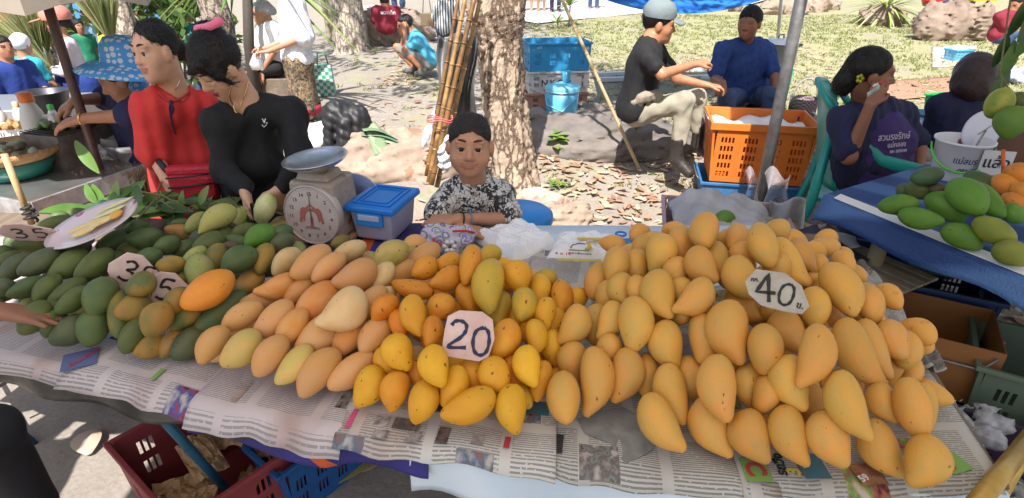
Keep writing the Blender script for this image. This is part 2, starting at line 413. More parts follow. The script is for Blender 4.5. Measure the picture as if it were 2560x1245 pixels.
def person(label, J, h=.008, sk='b', kind='w', detail=False, shirt=None, sleeve=.6, pants=None, plen=2, skirt=None, shoes=None, hair=None, hairp=None, handL=None, handR=None, lips=None, bust=0, group=None, loose=0, fold=.0035, seed=1, sshirt=1, apron=None, depth=1, eye=False, feet=True, hs=1, vneck=None, hairw=None, strand=(1800, .065, .004)):
    J = {k: (V3(v) if not np.isscalar(v) else v) for k, v in J.items()}
    root = thing('person', label, 'person', tuple(J.get('base', J['hip'] * V3((1, 1, 0)))), group=group)
    base = V3(root.location)
    def put(o): o.location = tuple(-base); return o     # meshes are measured in world coordinates
    M = head_frame(J.get('yaw', 0), J.get('pitch', 0), J.get('roll', 0))
    sk_ = skin(sk); hw = J.get('hw', 1); SV = V3((hw, hw, 1)) * hs; S = head_prims(J['head'], M, hs, kind, detail, hw)
    nb = J['neck']; hip = J['hip']; sl, sr = J['shl'], J['shr']; ut = nrm(nb - hip); Lt = np.linalg.norm(nb - hip)
    rt = sr - sl; rt = nrm(rt - ut * (rt @ ut)); ft = np.cross(rt, ut) * -1; T = np.stack([rt, ft, ut], 1); sw = np.linalg.norm(sr - sl)
    S.append(pc(V3(J['head']) + M @ (V3((0, -.022, -.055)) * hs), nb + ut * .0, .046 * hs * (1.1 if kind == 'm' else 1), .052 * hs, 0, .03))
    a = .92 * hs * J.get('thin', 1)
    def torso(g, m=0):
        P = [pe(hip + ut * Lt * .66, (sw * .47 + g, .098 * a * depth + g, Lt * .34), m, .06, T), pe(hip + ut * Lt * .30, (sw * .42 + g, .100 * a * depth + g, Lt * .34), m, .06, T),
             pe(hip + ut * .02, (sw * .46 + g, .112 * a * depth + g, .12 * a), m, .06, T)]
        for q in (sl, sr): P.append(pc(nb - ut * .035, q - ut * .012, .050 * a + g, .050 * a + g, m, .05))
        if bust:
            for q in (-1, 1): P.append(pe(hip + ut * Lt * .60 + ft * (.075 * a * depth + g) + rt * q * sw * .22, .062 * bust, m, .05))
        return P
    S += torso(-.022)
    for sd_ in 'lr':
        s_, e_, w_ = J['sh' + sd_], J.get('el' + sd_), J.get('wr' + sd_)
        if e_ is not None:
            S.append(pc(s_, e_, .043 * a, .036 * a, 0, .02))
            if w_ is not None: S.append(pc(e_, w_, .037 * a, .024 * a, 0, .02)); 
        hd = handL if sd_ == 'l' else handR
        if hd and w_ is not None: S += hand_prims(w_, *hd)
    for sd_ in 'lr':
        if 'hp' + sd_ in J:
            a_ = a; a = a * (.72 if pants and plen > 1.5 else 1); S.append(pc(J['hp' + sd_], J['kn' + sd_], .070 * a, .050 * a, 0, .03))
            if 'an' + sd_ in J:
                S.append(pc(J['kn' + sd_], (J['kn' + sd_] * .7 + J['an' + sd_] * .3) , .050 * a, .052 * a, 0, .02))
                S.append(pc(J['kn' + sd_] * .7 + J['an' + sd_] * .3, J['an' + sd_], .050 * a, .033 * a, 0, .02))
                if feet and 'to' + sd_ in J: S.append(pc(J['an' + sd_], J['to' + sd_], .034 * a, .024 * a, 0, .02))
            a = a_
    put(solid('body', S, h, [sk_, lips or LIP(), BROW()], root))
    if eye: 
        eyes(root, J['head'], M, hs, eye != 2, hw)
        for o in root.children:
            if o.name[:3] in ('eye', 'las'): put(o)
    if shirt:
        P = torso(.012 + loose)
        for sd_ in 'lr':
            s_, e_, w_ = J['sh' + sd_], J.get('el' + sd_), J.get('wr' + sd_)
            if e_ is None: continue
            f = min(sleeve, 1); P.append(pc(s_, s_ + (e_ - s_) * f, .052 * a + loose, (.050 + .004 * f) * a * sshirt + loose, 0, .03))
            if sleeve > 1 and w_ is not None:
                P.append(pc(e_, e_ + (w_ - e_) * (sleeve - 1), .046 * a + loose, .036 * a * sshirt + loose * .6, 0, .02))
        for q in vneck or []: P.append(dict(pc(V3(q[0]), V3(q[1]), q[2], q[3], 0, .008), sub=True))
        P.append(pe(nb + ut * .045 * a + ft * .025, V3((.055, .065, .05)) * a, 0, .02, T, True))
        put(solid('shirt', P, h, shirt, root, wob(fold * .95, 30, seed, sz=.35)))
    if pants:
        P = [pe(hip + ut * .0, (sw * .46, .112 * a * depth, .10 * a), 0, .04, T)]
        for sd_ in 'lr':
            if 'hp' + sd_ not in J: continue
            k_, n_ = J['kn' + sd_], J.get('an' + sd_)
            f = min(plen, 1); P.append(pc(J['hp' + sd_], J['hp' + sd_] + (k_ - J['hp' + sd_]) * f, .088 * a, .066 * a, 0, .05))
            if plen > 1 and n_ is not None: P.append(pc(k_, k_ + (n_ - k_) * (plen - 1), .065 * a, .052 * a, 0, .03))
        put(solid('trousers', P, h, pants, root, wob(fold * .7, 20, seed + 3)))
    if skirt:
        m_, hem = skirt; hem = V3(hem); P = [pe(hip, (sw * .46 + .02, .13 * a, .12 * a), 0, .06, T)]
        for q in (-1, 1): P.append(pc(hip + rt * q * sw * .18, hem + rt * q * sw * .20, .105 * a, .11 * a, 0, .08))
        P.append(pc(hip, hem, .11 * a, .12 * a, 0, .08)); put(solid('skirt', P, h, m_, root, wob(fold, 20, seed + 5, sz=.3)))
    if shoes:
        P = []
        for sd_ in 'lr':
            if 'to' + sd_ in J:
                n_, o_ = J['an' + sd_], J['to' + sd_]
                P = [pc(n_ + V3((0, 0, .10 if shoes[1] else .0)), n_ - V3((0, 0, .03)), .052 * a, .047 * a, 0, .02), pc(n_ - V3((0, 0, .03)), o_, .046 * a, .038 * a, 0, .02)]
                put(solid('shoe', P, h, shoes[0], root))
    hm = hair or HAIR()
    if apron:
        P = [pe(hip + ut * Lt * f_ + ft * .046, (sw * w_, .098 * a * depth + .014 + loose, Lt * .36), 0, .05, T) for f_, w_ in ((.58, .40), (.28, .43))] + [pe(hip + ut * .0 + ft * .046, (sw * .44, .112 * a * depth + .016 + loose, .14), 0, .05, T)]
        if bust: P += [pe(hip + ut * Lt * .58 + ft * (.075 * a * depth + .03 + loose) + rt * q * sw * .16, .060 * bust, 0, .05) for q in (-1, 1)]
        put(solid('apron', P, h, apron[0], root, wob(fold * .6, 22, seed + 7)))
        for b_, sz_, px_, py_ in apron[1]:
            o = obj('apron_print', text_mesh(b_, sz_, .0003, .0003), apron[2], root); m4 = TM(snap((root, base, M), px_, py_, .02), rx=R(74), rz=R(16)); m4.translation -= Vector(base); o.matrix_local = m4
    if hairp:
        Lc = lambda x, y, z: V3(J['head']) + M @ (V3((x, y, z)) * SV); P = []
        for q in hairp:
            if q[0] == 'c': P.append(pc(Lc(*q[1]), Lc(*q[2]), q[3] * hs, q[4] * hs, 0, (q[5] if len(q) > 5 else .012) * hs))
            else: P.append(pe(Lc(*q[1]), V3(q[2] if not np.isscalar(q[2]) else [q[2]]*3) * SV, 0, (q[4] if len(q) > 4 else .024 if len(q) > 3 and q[3] else .012) * hs, M, bool(q[3]) if len(q) > 3 else False))
        P += [pe(V3(W(*q[0])), V3(q[1]), 0, .02) for q in hairw or []]
        put(solid('hair', P, h, hm, root, wob(.0013, 60, seed + 9)))
        if detail:                   # single strands lift off the hair
            ho = root.children[-1] if root.children[-1].name.startswith('hair') else next(o for o in root.children if o.name.startswith('hair')); me = ho.data; r = np.random.default_rng(seed); n = len(me.vertices)
            co = np.empty(n*3, np.float32); me.vertices.foreach_get('co', co); co = co.reshape(-1, 3); no = np.empty(n*3, np.float32); me.vertices.foreach_get('normal', no); no = no.reshape(-1, 3); V = []; F = []
            for i in r.integers(n, size=strand[0]):
                c_, n_ = co[i].astype(float), no[i].astype(float); d_ = -M[:, 1]*.8 - M[:, 2]*.5 + r.normal(0, .25, 3); d_ = nrm(d_ - n_*(d_ @ n_)); s_ = np.cross(d_, n_)*.0007; l_ = r.uniform(.35, 1)*strand[1]*hs; b_ = len(V); up_ = r.uniform(.0005, strand[2])
                for k_ in range(4): q_ = c_ + d_*l_*(k_/3-.3) + n_*(up_*(.4+k_/3) - .35*l_*(k_/3)**2*.4); V += [q_-s_, q_+s_]
                F += [(b_+2*k_, b_+2*k_+1, b_+2*k_+3, b_+2*k_+2) for k_ in range(3)]
            put(obj('hair_strands', fast_mesh(V, F), hm, root))
    root_extra = (root, base, M)
    return root_extra
H_SHORT = [('e', (0, -.014, .036), (.079, .097, .086)), ('e', (0, .090, -.050), (.085, .073, .098), 1), ('e', (0, .02, -.075), (.1, .075, .06), 1)]
H_BACK = [('e', (0, -.016, .036), (.079, .098, .086)), ('e', (0, .098, -.040), (.080, .078, .105), 1), ('e', (0, -.105, .0), (.042, .036, .042), 0, .03)]
H_BOB = [('e', (0, -.020, .026), (.092, .102, .098)), ('e', (0, -.03, -.05), (.09, .085, .09), 0, .04), ('e', (0, .105, -.045), (.082, .085, .11), 1)]
H_TAIL = H_BACK + [('c', (0, -.11, .03), (0, -.15, -.10), .03, .015)]

# ------------------------------------------------------------------ the setting: ground, path
def ground_mat():
    m = mat('ground', (.40, .31, .235), .95); N, L, p = nodes(m)
    t = N.new('ShaderNodeTexCoord')
    def noise(s, d=5, r=.6):
        n = N.new('ShaderNodeTexNoise'); n.inputs['Scale'].default_value = s; n.inputs['Detail'].default_value = d; n.inputs['Roughness'].default_value = r; L.new(t.outputs['Object'], n.inputs[0]); return n.outputs[0]
    def ramp(i, a, b, ca, cb):
        c = N.new('ShaderNodeValToRGB'); c.color_ramp.elements[0].position = a; c.color_ramp.elements[1].position = b; c.color_ramp.elements[0].color = (*ca, 1); c.color_ramp.elements[1].color = (*cb, 1); L.new(i, c.inputs[0]); return c.outputs[0]
    def mix(f, a, b):
        x = N.new('ShaderNodeMix'); x.data_type = 'RGBA'; L.new(f, x.inputs[0]); L.new(a, x.inputs[6]); L.new(b, x.inputs[7]); return x.outputs[2]
    dirt = ramp(noise(2.2), .35, .65, (.225, .19, .16), (.32, .28, .24))
    fine = ramp(noise(45, 6, .75), .3, .7, (.13, .105, .085), (.37, .325, .28))
    c1 = N.new('ShaderNodeMix'); c1.data_type = 'RGBA'; c1.inputs[0].default_value = .45; L.new(dirt, c1.inputs[6]); L.new(fine, c1.inputs[7])
    grass = ramp(noise(30, 6, .7), .3, .7, (.18, .18, .08), (.36, .33, .19))
    # grass grows towards the back and the right
    sx = N.new('ShaderNodeSeparateXYZ'); L.new(t.outputs['Object'], sx.inputs[0])
    def mr(v, a, b):
        k = N.new('ShaderNodeMapRange'); k.inputs[1].default_value = a; k.inputs[2].default_value = b; L.new(v, k.inputs[0]); return k.outputs[0]
    def math_(op, a, b):
        k = N.new('ShaderNodeMath'); k.operation = op; k.use_clamp = True
        for i, v in enumerate((a, b)):
            if isinstance(v, (int, float)): k.inputs[i].default_value = v
            else: L.new(v, k.inputs[i])
        return k.outputs[0]
    g = math_('MULTIPLY', mr(sx.outputs[1], 4.8, 6.2), mr(sx.outputs[0], .2, 1.6))
    pn = ramp(noise(1.3, 5, .65), .38, .62, (0, 0, 0), (1, 1, 1))
    g = math_('MULTIPLY', g, math_('ADD', pn, .45))
    pn2 = ramp(noise(2.6, 5, .7), .52, .60, (0, 0, 0), (1, 1, 1))
    g2 = math_('MULTIPLY', math_('MULTIPLY', mr(sx.outputs[1], 3.2, 4.2), pn2), .75)
    g = math_('MAXIMUM', g, g2)
    L.new(mix(g, c1.outputs[2], grass), p.inputs['Base Color'])
    b = N.new('ShaderNodeBump'); b.inputs['Strength'].default_value = .6; b.inputs['Distance'].default_value = .02
    wv = N.new('ShaderNodeTexNoise'); wv.inputs['Scale'].default_value = 9; wv.inputs['Detail'].default_value = 9; wv.inputs['Roughness'].default_value = .75
    L.new(t.outputs['Object'], wv.inputs[0]); L.new(wv.outputs[0], b.inputs['Height']); L.new(b.outputs[0], p.inputs['Normal'])
    return m
xs = np.concatenate([np.linspace(-60, -9, 14), np.linspace(-8.6, 9, 120), np.linspace(9.6, 60, 14)])
ys = np.concatenate([np.linspace(-30, 0, 8), np.linspace(.15, 13, 120), np.linspace(13.6, 90, 20)])
v = [(x, y, gz(x, y)) for y in ys for x in xs]; nx = len(xs)
f = [(j*nx+i, j*nx+i+1, (j+1)*nx+i+1, (j+1)*nx+i) for j in range(len(ys)-1) for i in range(nx-1)]
tag(obj('ground', pyd(v, f), ground_mat(), smooth=True), kind='structure')
# pale concrete path far behind the trees
pa = [WG(1200, 42), WG(1345, 62), WG(1560, 40), WG(1880, 12)]
m_conc = mat('concrete', (.52, .50, .49), .9, var=(.42, .40, .39), vscale=3, bump=.2, bscale=40)
pv = []; far = [(-1.5, 24), (2.5, 25), (7, 27), (14, 29)]
for i in range(13):
    t = i / 12 * 3; k = min(2, int(t)); u = t - k
    n = Vector(pa[k]).lerp(pa[k+1], u); q = Vector((*far[k], 0)).lerp(Vector((*far[k+1], 0)), u)
    for j in range(9):
        w_ = j / 8; x = n.x + (q.x-n.x)*w_; y = n.y + (q.y-n.y)*w_; pv.append((x, y, gz(x, y) + .03))
tag(obj('path', pyd(pv, [(i*9+j, i*9+j+1, (i+1)*9+j+1, (i+1)*9+j) for i in range(12) for j in range(8)]), m_conc, smooth=True), kind='structure')
pv = []
for i in range(11):
    for j in range(5):
        x = -3.0 + i * .18 + j * .1; y = 13.2 + j * .7; pv.append((x, y, gz(x, y) + .025))
# --- canopies that shade the stall (their posts and edges reach into the picture or stand just outside it)
m_canvas = mat('canvas_cream', (.78, .73, .66), .8, var=(.72, .67, .60), vscale=3, transl=.36)
m_pole = mat('pole_grey', (.25, .25, .26), .45, metal=.6, var=(.17, .16, .16), vscale=20, bump=.1, bscale=90)
m_brown = mat('pole_brown', (.075, .035, .028), .5, var=(.10, .05, .04), vscale=30)
def canopy(label, x0, x1, y0, y1, z, sag, m, posts, name='market_canopy'):
    t = thing(name, label, 'canopy', ((x0+x1)/2, (y0+y1)/2, 0)); c = Vector(t.location)
    MB().sheet(lambda u, v: Vector((x0+(x1-x0)*u, y0+(y1-y0)*v, z + sag*math.sin(math.pi*u)*math.sin(math.pi*v)*-1 + .015*math.sin(9*u)*math.sin(7*v))) - c, 24, 24).build('roof_sheet', m, t, True)
    for (px, py, r, zz) in posts:
        MB().tube([Vector((px, py, gz(px, py) - .05)) - c, Vector((px, py, zz)) - c], r, 14).build('post', m_pole, t, True)
    return t
canopy('cream canvas market canopy stretched over the mango stall', -1.66, 1.62, -2.4, 1.66, 2.32, .10, m_canvas, [(1.5, -2.3, .02, 2.3), (-1.62, -2.3, .02, 2.3)])
pb = WG(1897, 560); pb = W(1905, 520, 3.05); ptop = W(1990, 0, 3.05)
canopy('cream canvas awning on a grey steel post over the blue table', ptop.x - .12, 5.2, -.6, 4.35, 2.45, .12, mat('canvas_grey', (.60, .58, .55), .8, transl=.16), [((pb.x+ptop.x)/2, 3.05, .030, 2.36), (5.0, 4.2, .03, 2.4)])
# grass and fallen leaves: uncountable cover
def leaf_cover(name, n, region, size, mats, label, cat, flat=.35, seed=0, dens=None):
    r = np.random.default_rng(seed); V = []; Q = []; MI = []; tries = 0
    while len(Q) < n and tries < n * 20:
        tries += 1
        px, py = r.uniform(region[0], region[2]), r.uniform(region[1], region[3])
        x, y = px, py
        if dens and r.uniform() > dens(x, y): continue
        s = size * r.uniform(.3, 1.5); a = r.uniform(0, 6.28); z = gz(x, y) + .006 + r.uniform(0, .012)
        ca, sa = math.cos(a), math.sin(a); tl = r.normal(0, flat, 2); w = s * r.uniform(.28, .45); cu = r.uniform(-.2, .5)
        pts = [(-s, 0, .12), (-.35*s, w, cu), (.45*s, .8*w, cu), (s, 0, .05), (.45*s, -.8*w, cu*.7), (-.35*s, -w, cu*.9)]
        b = len(V)
        for (u, v_, k) in pts:
            V.append((x + u*ca - v_*sa, y + u*sa + v_*ca, z + abs(u*tl[0] + v_*tl[1]) * .6 + k * s * .45))
        Q.append((b, b+1, b+2, b+3)); Q.append((b, b+3, b+4, b+5)); mi = int(r.integers(len(mats))); MI += [mi, mi]
    return tag(obj(name, fast_mesh(V, Q, MI, False), mats), label, cat, kind='stuff')
lm = [mat('leaf_%d' % i, c, .75, transl=.15) for i, c in enumerate([(.40, .25, .16), (.50, .35, .24), (.29, .16, .10), (.56, .44, .33), (.36, .25, .18)])]
def litter_d(x, y):
    d = .10
    if y < 5.2 and x > -.3: d = 1.0 - .12 * abs(y - 3.3)
    if y < 3.0 and x > 1.9: d = .6
    if y > 6: d = .16
    if -2.6 < x < -1.4 and 7 < y < 9.5: d = .5
    return d
leaf_cover('fallen_leaves', 13000, (-1.6, 2.05, 5, 10.0), .040, lm, 'dry brown fallen leaves scattered over the ground behind the stall', 'leaves', seed=4, dens=litter_d)
def blades(name, n, region, hgt, mats, label, seed, dens=None):
    r = np.random.default_rng(seed); V = []; Q = []; MI = []; t = 0; cs = []
    while len(Q) < n and t < n * 30:
        t += 1
        if t % 9 == 1: cx, cy = r.uniform(region[0], region[2]), r.uniform(region[1], region[3]); ok = (not dens) or r.uniform() < dens(cx, cy)
        if not ok: continue
        x, y = cx + r.normal(0, .035), cy + r.normal(0, .035); z = gz(x, y); hh = hgt * r.uniform(.5, 1.3); a = r.uniform(0, 6.28); w = .004 + .002 * y / 4; l = r.normal(0, .6, 2) * hh
        dx, dy = math.cos(a) * w, math.sin(a) * w; b = len(V)
        V += [(x-dx, y-dy, z), (x+dx, y+dy, z), (x+dx*.6+l[0]*.5, y+dy*.6+l[1]*.5, z+hh*.7), (x+l[0], y+l[1], z+hh)]
        Q.append((b, b+1, b+2, b+3)); MI.append(int(r.integers(len(mats))))
    return tag(obj(name, fast_mesh(V, Q, MI, False), mats), label, 'grass', kind='stuff')
gm = [mat('grass_%d' % i, c, .6, transl=.3) for i, c in enumerate([(.22, .25, .075), (.32, .33, .13), (.44, .40, .20), (.15, .20, .06)])]
def grass_d(x, y):
    a = .5 + .5 * math.sin(2.3*x + 1.2*y) * math.sin(1.9*y - 1.4*x + 2)
    if y < 4.8: return .55 * a if x > .2 else .04
    if x < .3: return .18 * a
    return .35 + .6 * a
blades('grass', 40000, (-2.5, 2.3, 9, 15.5), .035, gm, 'short patchy grass of the park behind the stall', 11, grass_d)

# ------------------------------------------------------------------ the mango stall: tables, cloths, newspapers
m_wood = mat('old_wood', (.20, .15, .11), .8, var=(.12, .09, .065), vscale=14, bump=.4, bscale=50, stretch=(1, .12, 1))
m_blueleg = mat('blue_pipe', (.02, .12, .20), .45, metal=.2, var=(.015, .09, .15), vscale=18)
m_steel = mat('steel_pipe', (.34, .33, .31), .45, metal=.7, var=(.22, .16, .12), vscale=25)
def table(label, top, legs, legm, z=.745, th=.03, name='market_table'):
    c = Vector((sum(p[0] for p in top)/len(top), sum(p[1] for p in top)/len(top), 0)); t = thing(name, label, 'table', c)
    MB().prism([(x-c.x, y-c.y) for x, y in top], th, TM((0, 0, z-th))).build('tabletop', m_wood, t, bevel=.004)
    for (a, b, c2, d, r) in legs:
        MB().tube([Vector((a, b, z-th)) - c, Vector((c2, d, 0)) - c], r, 12).build('leg', legm, t, True)
    return t
lb = WG(435, 1120); 
table('long wooden market table under the green and peach mangoes', [(-2.2, 1.46), (-.42, .945), (-.38, 1.95), (-2.05, 2.10)], [(-.95, 1.13, -.86, 1.30, .013), (-.60, 1.85, -.55, 1.9, .014), (-1.95, 1.5, -1.80, 1.62, .009), (-1.95, 1.95, -1.95, 2.0, .014)], m_blueleg)
table('long wooden market table under the yellow and orange mangoes', [(-.40, .925), (0, .85), (.45, .765), (.915, .77), (1.12, 1.62), (1.16, 1.90), (-.36, 1.94)], [(-.02, .93, 0, .95, .014), (.72, .9, .75, .92, .014), (.9, 1.75, .95, 1.8, .014), (-.2, 1.8, -.2, 1.85, .014)], m_steel)
def drape(name, label, cat, front, back_y, z, drops, m, solidv=.0015, wav=.012, nfold=9, kind=None, back_drop=0):
    # cloth lying on the table: front edge polyline, bends down over it by drops[i]
    n = 40; nb = 10; nd = 6; V = []
    def interp(t):
        k = t * (len(front)-1); i = min(len(front)-2, int(k)); u = k - i
        a, b = front[i], front[i+1]; return a[0]+(b[0]-a[0])*u, a[1]+(b[1]-a[1])*u, drops[i]+(drops[i+1]-drops[i])*u
    for i in range(n+1):
        t = i/n; x, y, d = interp(t)
        xb, yb = (x + (.05 if x < 0 else .08) * (back_y - y), back_y(t) if callable(back_y) else back_y)
        if back_drop: V.append((xb, yb + .02, z - back_drop))
        for j in range(nb+1):
            u = j/nb; V.append((xb+(x-xb)*u, yb+(y-yb)*u, z + .0007*math.sin(11*x+7*u)))
        for j in range(1, nd+1):
            u = j/nd; w = wav*math.sin(nfold*2*math.pi*t + 1.3*math.sin(5*t))*u
            V.append((x, y - .006*min(1, 3*u) - .012*u + w, z - d*u))
    k = nb+1+nd+(1 if back_drop else 0); F = [(i*k+j, (i+1)*k+j, (i+1)*k+j+1, i*k+j+1) for i in range(n) for j in range(k-1)]
    o = obj(name, pyd(V, F), m, smooth=True); md = o.modifiers.new('s', 'SOLIDIFY'); md.thickness = solidv; md.offset = 1
    return tag(o, label, cat, kind=kind)
m_black = mat('black_plastic', (.035, .033, .032), .38, var=(.06, .055, .05), vscale=9, bump=.35, bscale=18)
m_navy = mat('navy_cloth', (.035, .03, .20), .8, var=(.028, .022, .14), vscale=10, bump=.25, bscale=300)
N_, L_, p_ = nodes(m_navy)         # an orange woven stripe runs diagonally through the navy cloth
t_ = N_.new('ShaderNodeTexCoord'); s_ = N_.new('ShaderNodeSeparateXYZ'); L_.new(t_.outputs['Object'], s_.inputs[0])
a_ = N_.new('ShaderNodeMath'); a_.operation = 'MULTIPLY_ADD'; a_.inputs[1].default_value = 1.6; L_.new(s_.outputs[2], a_.inputs[0]); L_.new(s_.outputs[0], a_.inputs[2])
c_ = N_.new('ShaderNodeMath'); c_.operation = 'COMPARE'; c_.inputs[1].default_value = .69; c_.inputs[2].default_value = .022; L_.new(a_.outputs[0], c_.inputs[0])
x_ = N_.new('ShaderNodeMix'); x_.data_type = 'RGBA'; L_.new(c_.outputs[0], x_.inputs[0]); x_.inputs[7].default_value = (.55, .09, .02, 1)
L_.new(p_.inputs['Base Color'].links[0].from_socket, x_.inputs[6]); L_.new(x_.outputs[2], p_.inputs['Base Color'])
m_vinyl = mat('pale_blue_vinyl', (.58, .68, .80), .35, var=(.66, .73, .80), vscale=5, bump=.12, bscale=12, spots=((.36, .36, .36), 14, .73))
FL = [(-2.22, 1.455), (-1.3, 1.185), (-.8, 1.035), (-.40, .915)]
FR = [(-.75, 1.02), (-.40, .915), (-.30, .894), (-.17, .868)]
FV = [(-.21, .868), (0, .838), (.22, .795), (.46, .755), (.93, .757)]
drape('navy_cloth', 'navy blue tablecloth with an orange stripe hanging under the newspapers', 'tablecloth', FR, 1.985, .7475, [.085, .075, .06, .05], m_navy, nfold=2, back_drop=.10)
drape('plastic_sheet', 'crumpled black plastic sheet hanging along the left table front', 'plastic sheet', FL, 1.5, .7500, [.10, .09, .075, .03], m_black, wav=.012, nfold=6)
drape('vinyl_sheet', 'pale blue vinyl sheet on the right table hanging down below the newspaper', 'vinyl sheet', FV, 1.96, .7490, [.10, .11, .13, .12, .10], m_vinyl, nfold=3, back_drop=.05)
MB().tube([(.925, .77, .752), (1.02, 1.2, .756), (1.135, 1.66, .756)], .012, 8).build('wooden_batten', m_wood, None, True)
tag(bpy.data.objects['wooden_batten'], 'weathered wooden batten along the right edge of the mango table', 'batten')

def news_mat(name, paper, ink=.16, photo=.5, hue=None, seed=0, lines=190):
    m = mat(name, paper, .85); N, L, p = nodes(m)
    uv = N.new('ShaderNodeUVMap'); uv.uv_map = 'UVMap'
    def mapn(sc, loc=(0, 0, 0)):
        k = N.new('ShaderNodeMapping'); k.inputs['Scale'].default_value = sc; k.inputs['Location'].default_value = (loc[0]+seed*3.7, loc[1]+seed*1.3, 0); L.new(uv.outputs[0], k.inputs[0]); return k.outputs[0]
    def math_(op, a, b=0, cl=True):
        k = N.new('ShaderNodeMath'); k.operation = op; k.use_clamp = cl
        for i, v in enumerate((a, b)):
            if isinstance(v, (int, float)): k.inputs[i].default_value = v
            else: L.new(v, k.inputs[i])
        return k.outputs[0]
    def noise(vec, s, d=2):
        n = N.new('ShaderNodeTexNoise'); n.inputs['Scale'].default_value = s; n.inputs['Detail'].default_value = d; L.new(vec, n.inputs[0]); return n.outputs[0]
    # lines of text, broken into words, in columns
    wv = N.new('ShaderNodeTexWave'); wv.bands_direction = 'Y'; wv.inputs['Scale'].default_value = lines * .314; wv.inputs['Distortion'].default_value = .3; L.new(mapn((1, 1, 1)), wv.inputs[0])
    word = noise(mapn((120, lines*1.0, 1)), 1, 1)
    txt = math_('MULTIPLY', math_('GREATER_THAN', wv.outputs[1], .55), math_('GREATER_THAN', word, .36))
    br = N.new('ShaderNodeTexBrick'); br.offset = .37; br.inputs['Scale'].default_value = 1; br.inputs['Mortar Size'].default_value = .012; br.inputs['Brick Width'].default_value = .16; br.inputs['Row Height'].default_value = .19
    br.inputs['Color1'].default_value = (0, 0, 0, 1); br.inputs['Color2'].default_value = (1, 1, 1, 1); br.inputs['Mortar'].default_value = (0, 0, 0, 1); L.new(mapn((1, 1, 1)), br.inputs[0])
    gap = math_('SUBTRACT', 1, br.outputs['Fac']); txt = math_('MULTIPLY', txt, gap)
    b2 = N.new('ShaderNodeTexBrick'); b2.offset = .5; b2.inputs['Scale'].default_value = 1; b2.inputs['Mortar Size'].default_value = .006; b2.inputs['Brick Width'].default_value = .09; b2.inputs['Row Height'].default_value = .075
    b2.inputs['Color1'].default_value = (0, 0, 0, 1); b2.inputs['Color2'].default_value = (1, 1, 1, 1); b2.inputs['Mortar'].default_value = (0, 0, 0, 1); b2.inputs['Bias'].default_value = -.0; L.new(mapn((1, 1, 1), (.3, .2)), b2.inputs[0])
    sel = math_('GREATER_THAN', b2.outputs['Color'], 1 - photo); sel = math_('MULTIPLY', sel, math_('SUBTRACT', 1, b2.outputs['Fac']))
    cr = N.new('ShaderNodeValToRGB'); e = cr.color_ramp.elements; e[0].position = .35; e[1].position = .68; e[0].color = (.03, .03, .032, 1); e[1].color = (.42, .38, .35, 1)
    if hue:
        for i, c in enumerate(hue): k = e.new(.42 + .09*i); k.color = (*c, 1)
    L.new(noise(mapn((1, 1, 1)), 38, 3), cr.inputs[0])
    stain = N.new('ShaderNodeValToRGB'); stain.color_ramp.elements[0].position = .5; stain.color_ramp.elements[1].position = .72
    stain.color_ramp.elements[0].color = (*paper, 1); stain.color_ramp.elements[1].color = (paper[0]*.72, paper[1]*.55, paper[2]*.48, 1); L.new(noise(mapn((1, 1, 1)), 5, 4), stain.inputs[0])
    a = N.new('ShaderNodeMix'); a.data_type = 'RGBA'; L.new(math_('MULTIPLY', txt, .72), a.inputs[0]); L.new(stain.outputs[0], a.inputs[6]); a.inputs[7].default_value = (ink, ink, ink, 1)
    b = N.new('ShaderNodeMix'); b.data_type = 'RGBA'; L.new(sel, b.inputs[0]); L.new(a.outputs[2], b.inputs[6]); L.new(cr.outputs[0], b.inputs[7]); L.new(b.outputs[2], p.inputs['Base Color'])
    bp = N.new('ShaderNodeBump'); bp.inputs['Strength'].default_value = .25; bp.inputs['Distance'].default_value = .004; L.new(noise(mapn((1, 1, 1)), 16, 4), bp.inputs['Height']); L.new(bp.outputs[0], p.inputs['Normal'])
    return m
def news(label, fl, fr, bl, br_, z, m, droop=.03, seed=0, amp=.003, nu=26, nv=44, lay=None):
    # a sheet of newspaper lying on the table, its front edge bending over the table edge
    r = np.random.default_rng(seed); V = []; U = []; ph = r.uniform(0, 6, 8)
    fl, fr, bl, br_ = [Vector((*p, 0)) for p in (fl, fr, bl, br_)]
    sx = (fr-fl).length; sy = (bl-fl).length
    for j in range(nv+1):
        for i in range(nu+1):
            u, w = i/nu, j/nv; p = fl.lerp(fr, u).lerp(bl.lerp(br_, u), w)
            e = .006*math.sin(9*u+ph[0]) + .004*math.sin(23*u+ph[1])
            dist = w*sy
            zz = z + amp*(math.sin(14*u+ph[2]+3*w)*math.sin(9*w+ph[3]) + .6*math.sin(31*u+ph[4])*math.sin(17*w+ph[5])) + amp
            if dist < .03: q = 1-dist/.03; zz -= droop*q**1.6; p = p + (fl-bl).normalized()*(e+.014)*q
            V.append((p.x, p.y, zz)); U.append((u*sx, w*sy))
    n = nu+1; F = [(j*n+i, j*n+i+1, (j+1)*n+i+1, (j+1)*n+i) for j in range(nv) for i in range(nu)]
    me = pyd(V, F); uvl = me.uv_layers.new(name='UVMap')
    for l in me.loops: uvl.data[l.index].uv = U[l.vertex_index]
    o = obj('newspaper', me, m, smooth=True); md = o.modifiers.new('s', 'SOLIDIFY'); md.thickness = .0012; md.offset = -1
    tag(o, label, 'newspaper', 'newspapers spread under the mangoes'); return o
nA = news_mat('news_pink', (.52, .45, .45), .20, .04, seed=1)
nB = news_mat('news_pink_photos', (.52, .45, .45), .18, .10, [(.30, .05, .10), (.05, .07, .25)], seed=2)
nC = news_mat('news_white', (.55, .53, .50), .14, .16, [(.25, .12, .10), (.10, .14, .2)], seed=3)
nD = news_mat('news_grey', (.44, .43, .40), .10, .10, [(.20, .22, .2), (.12, .10, .1)], seed=4)
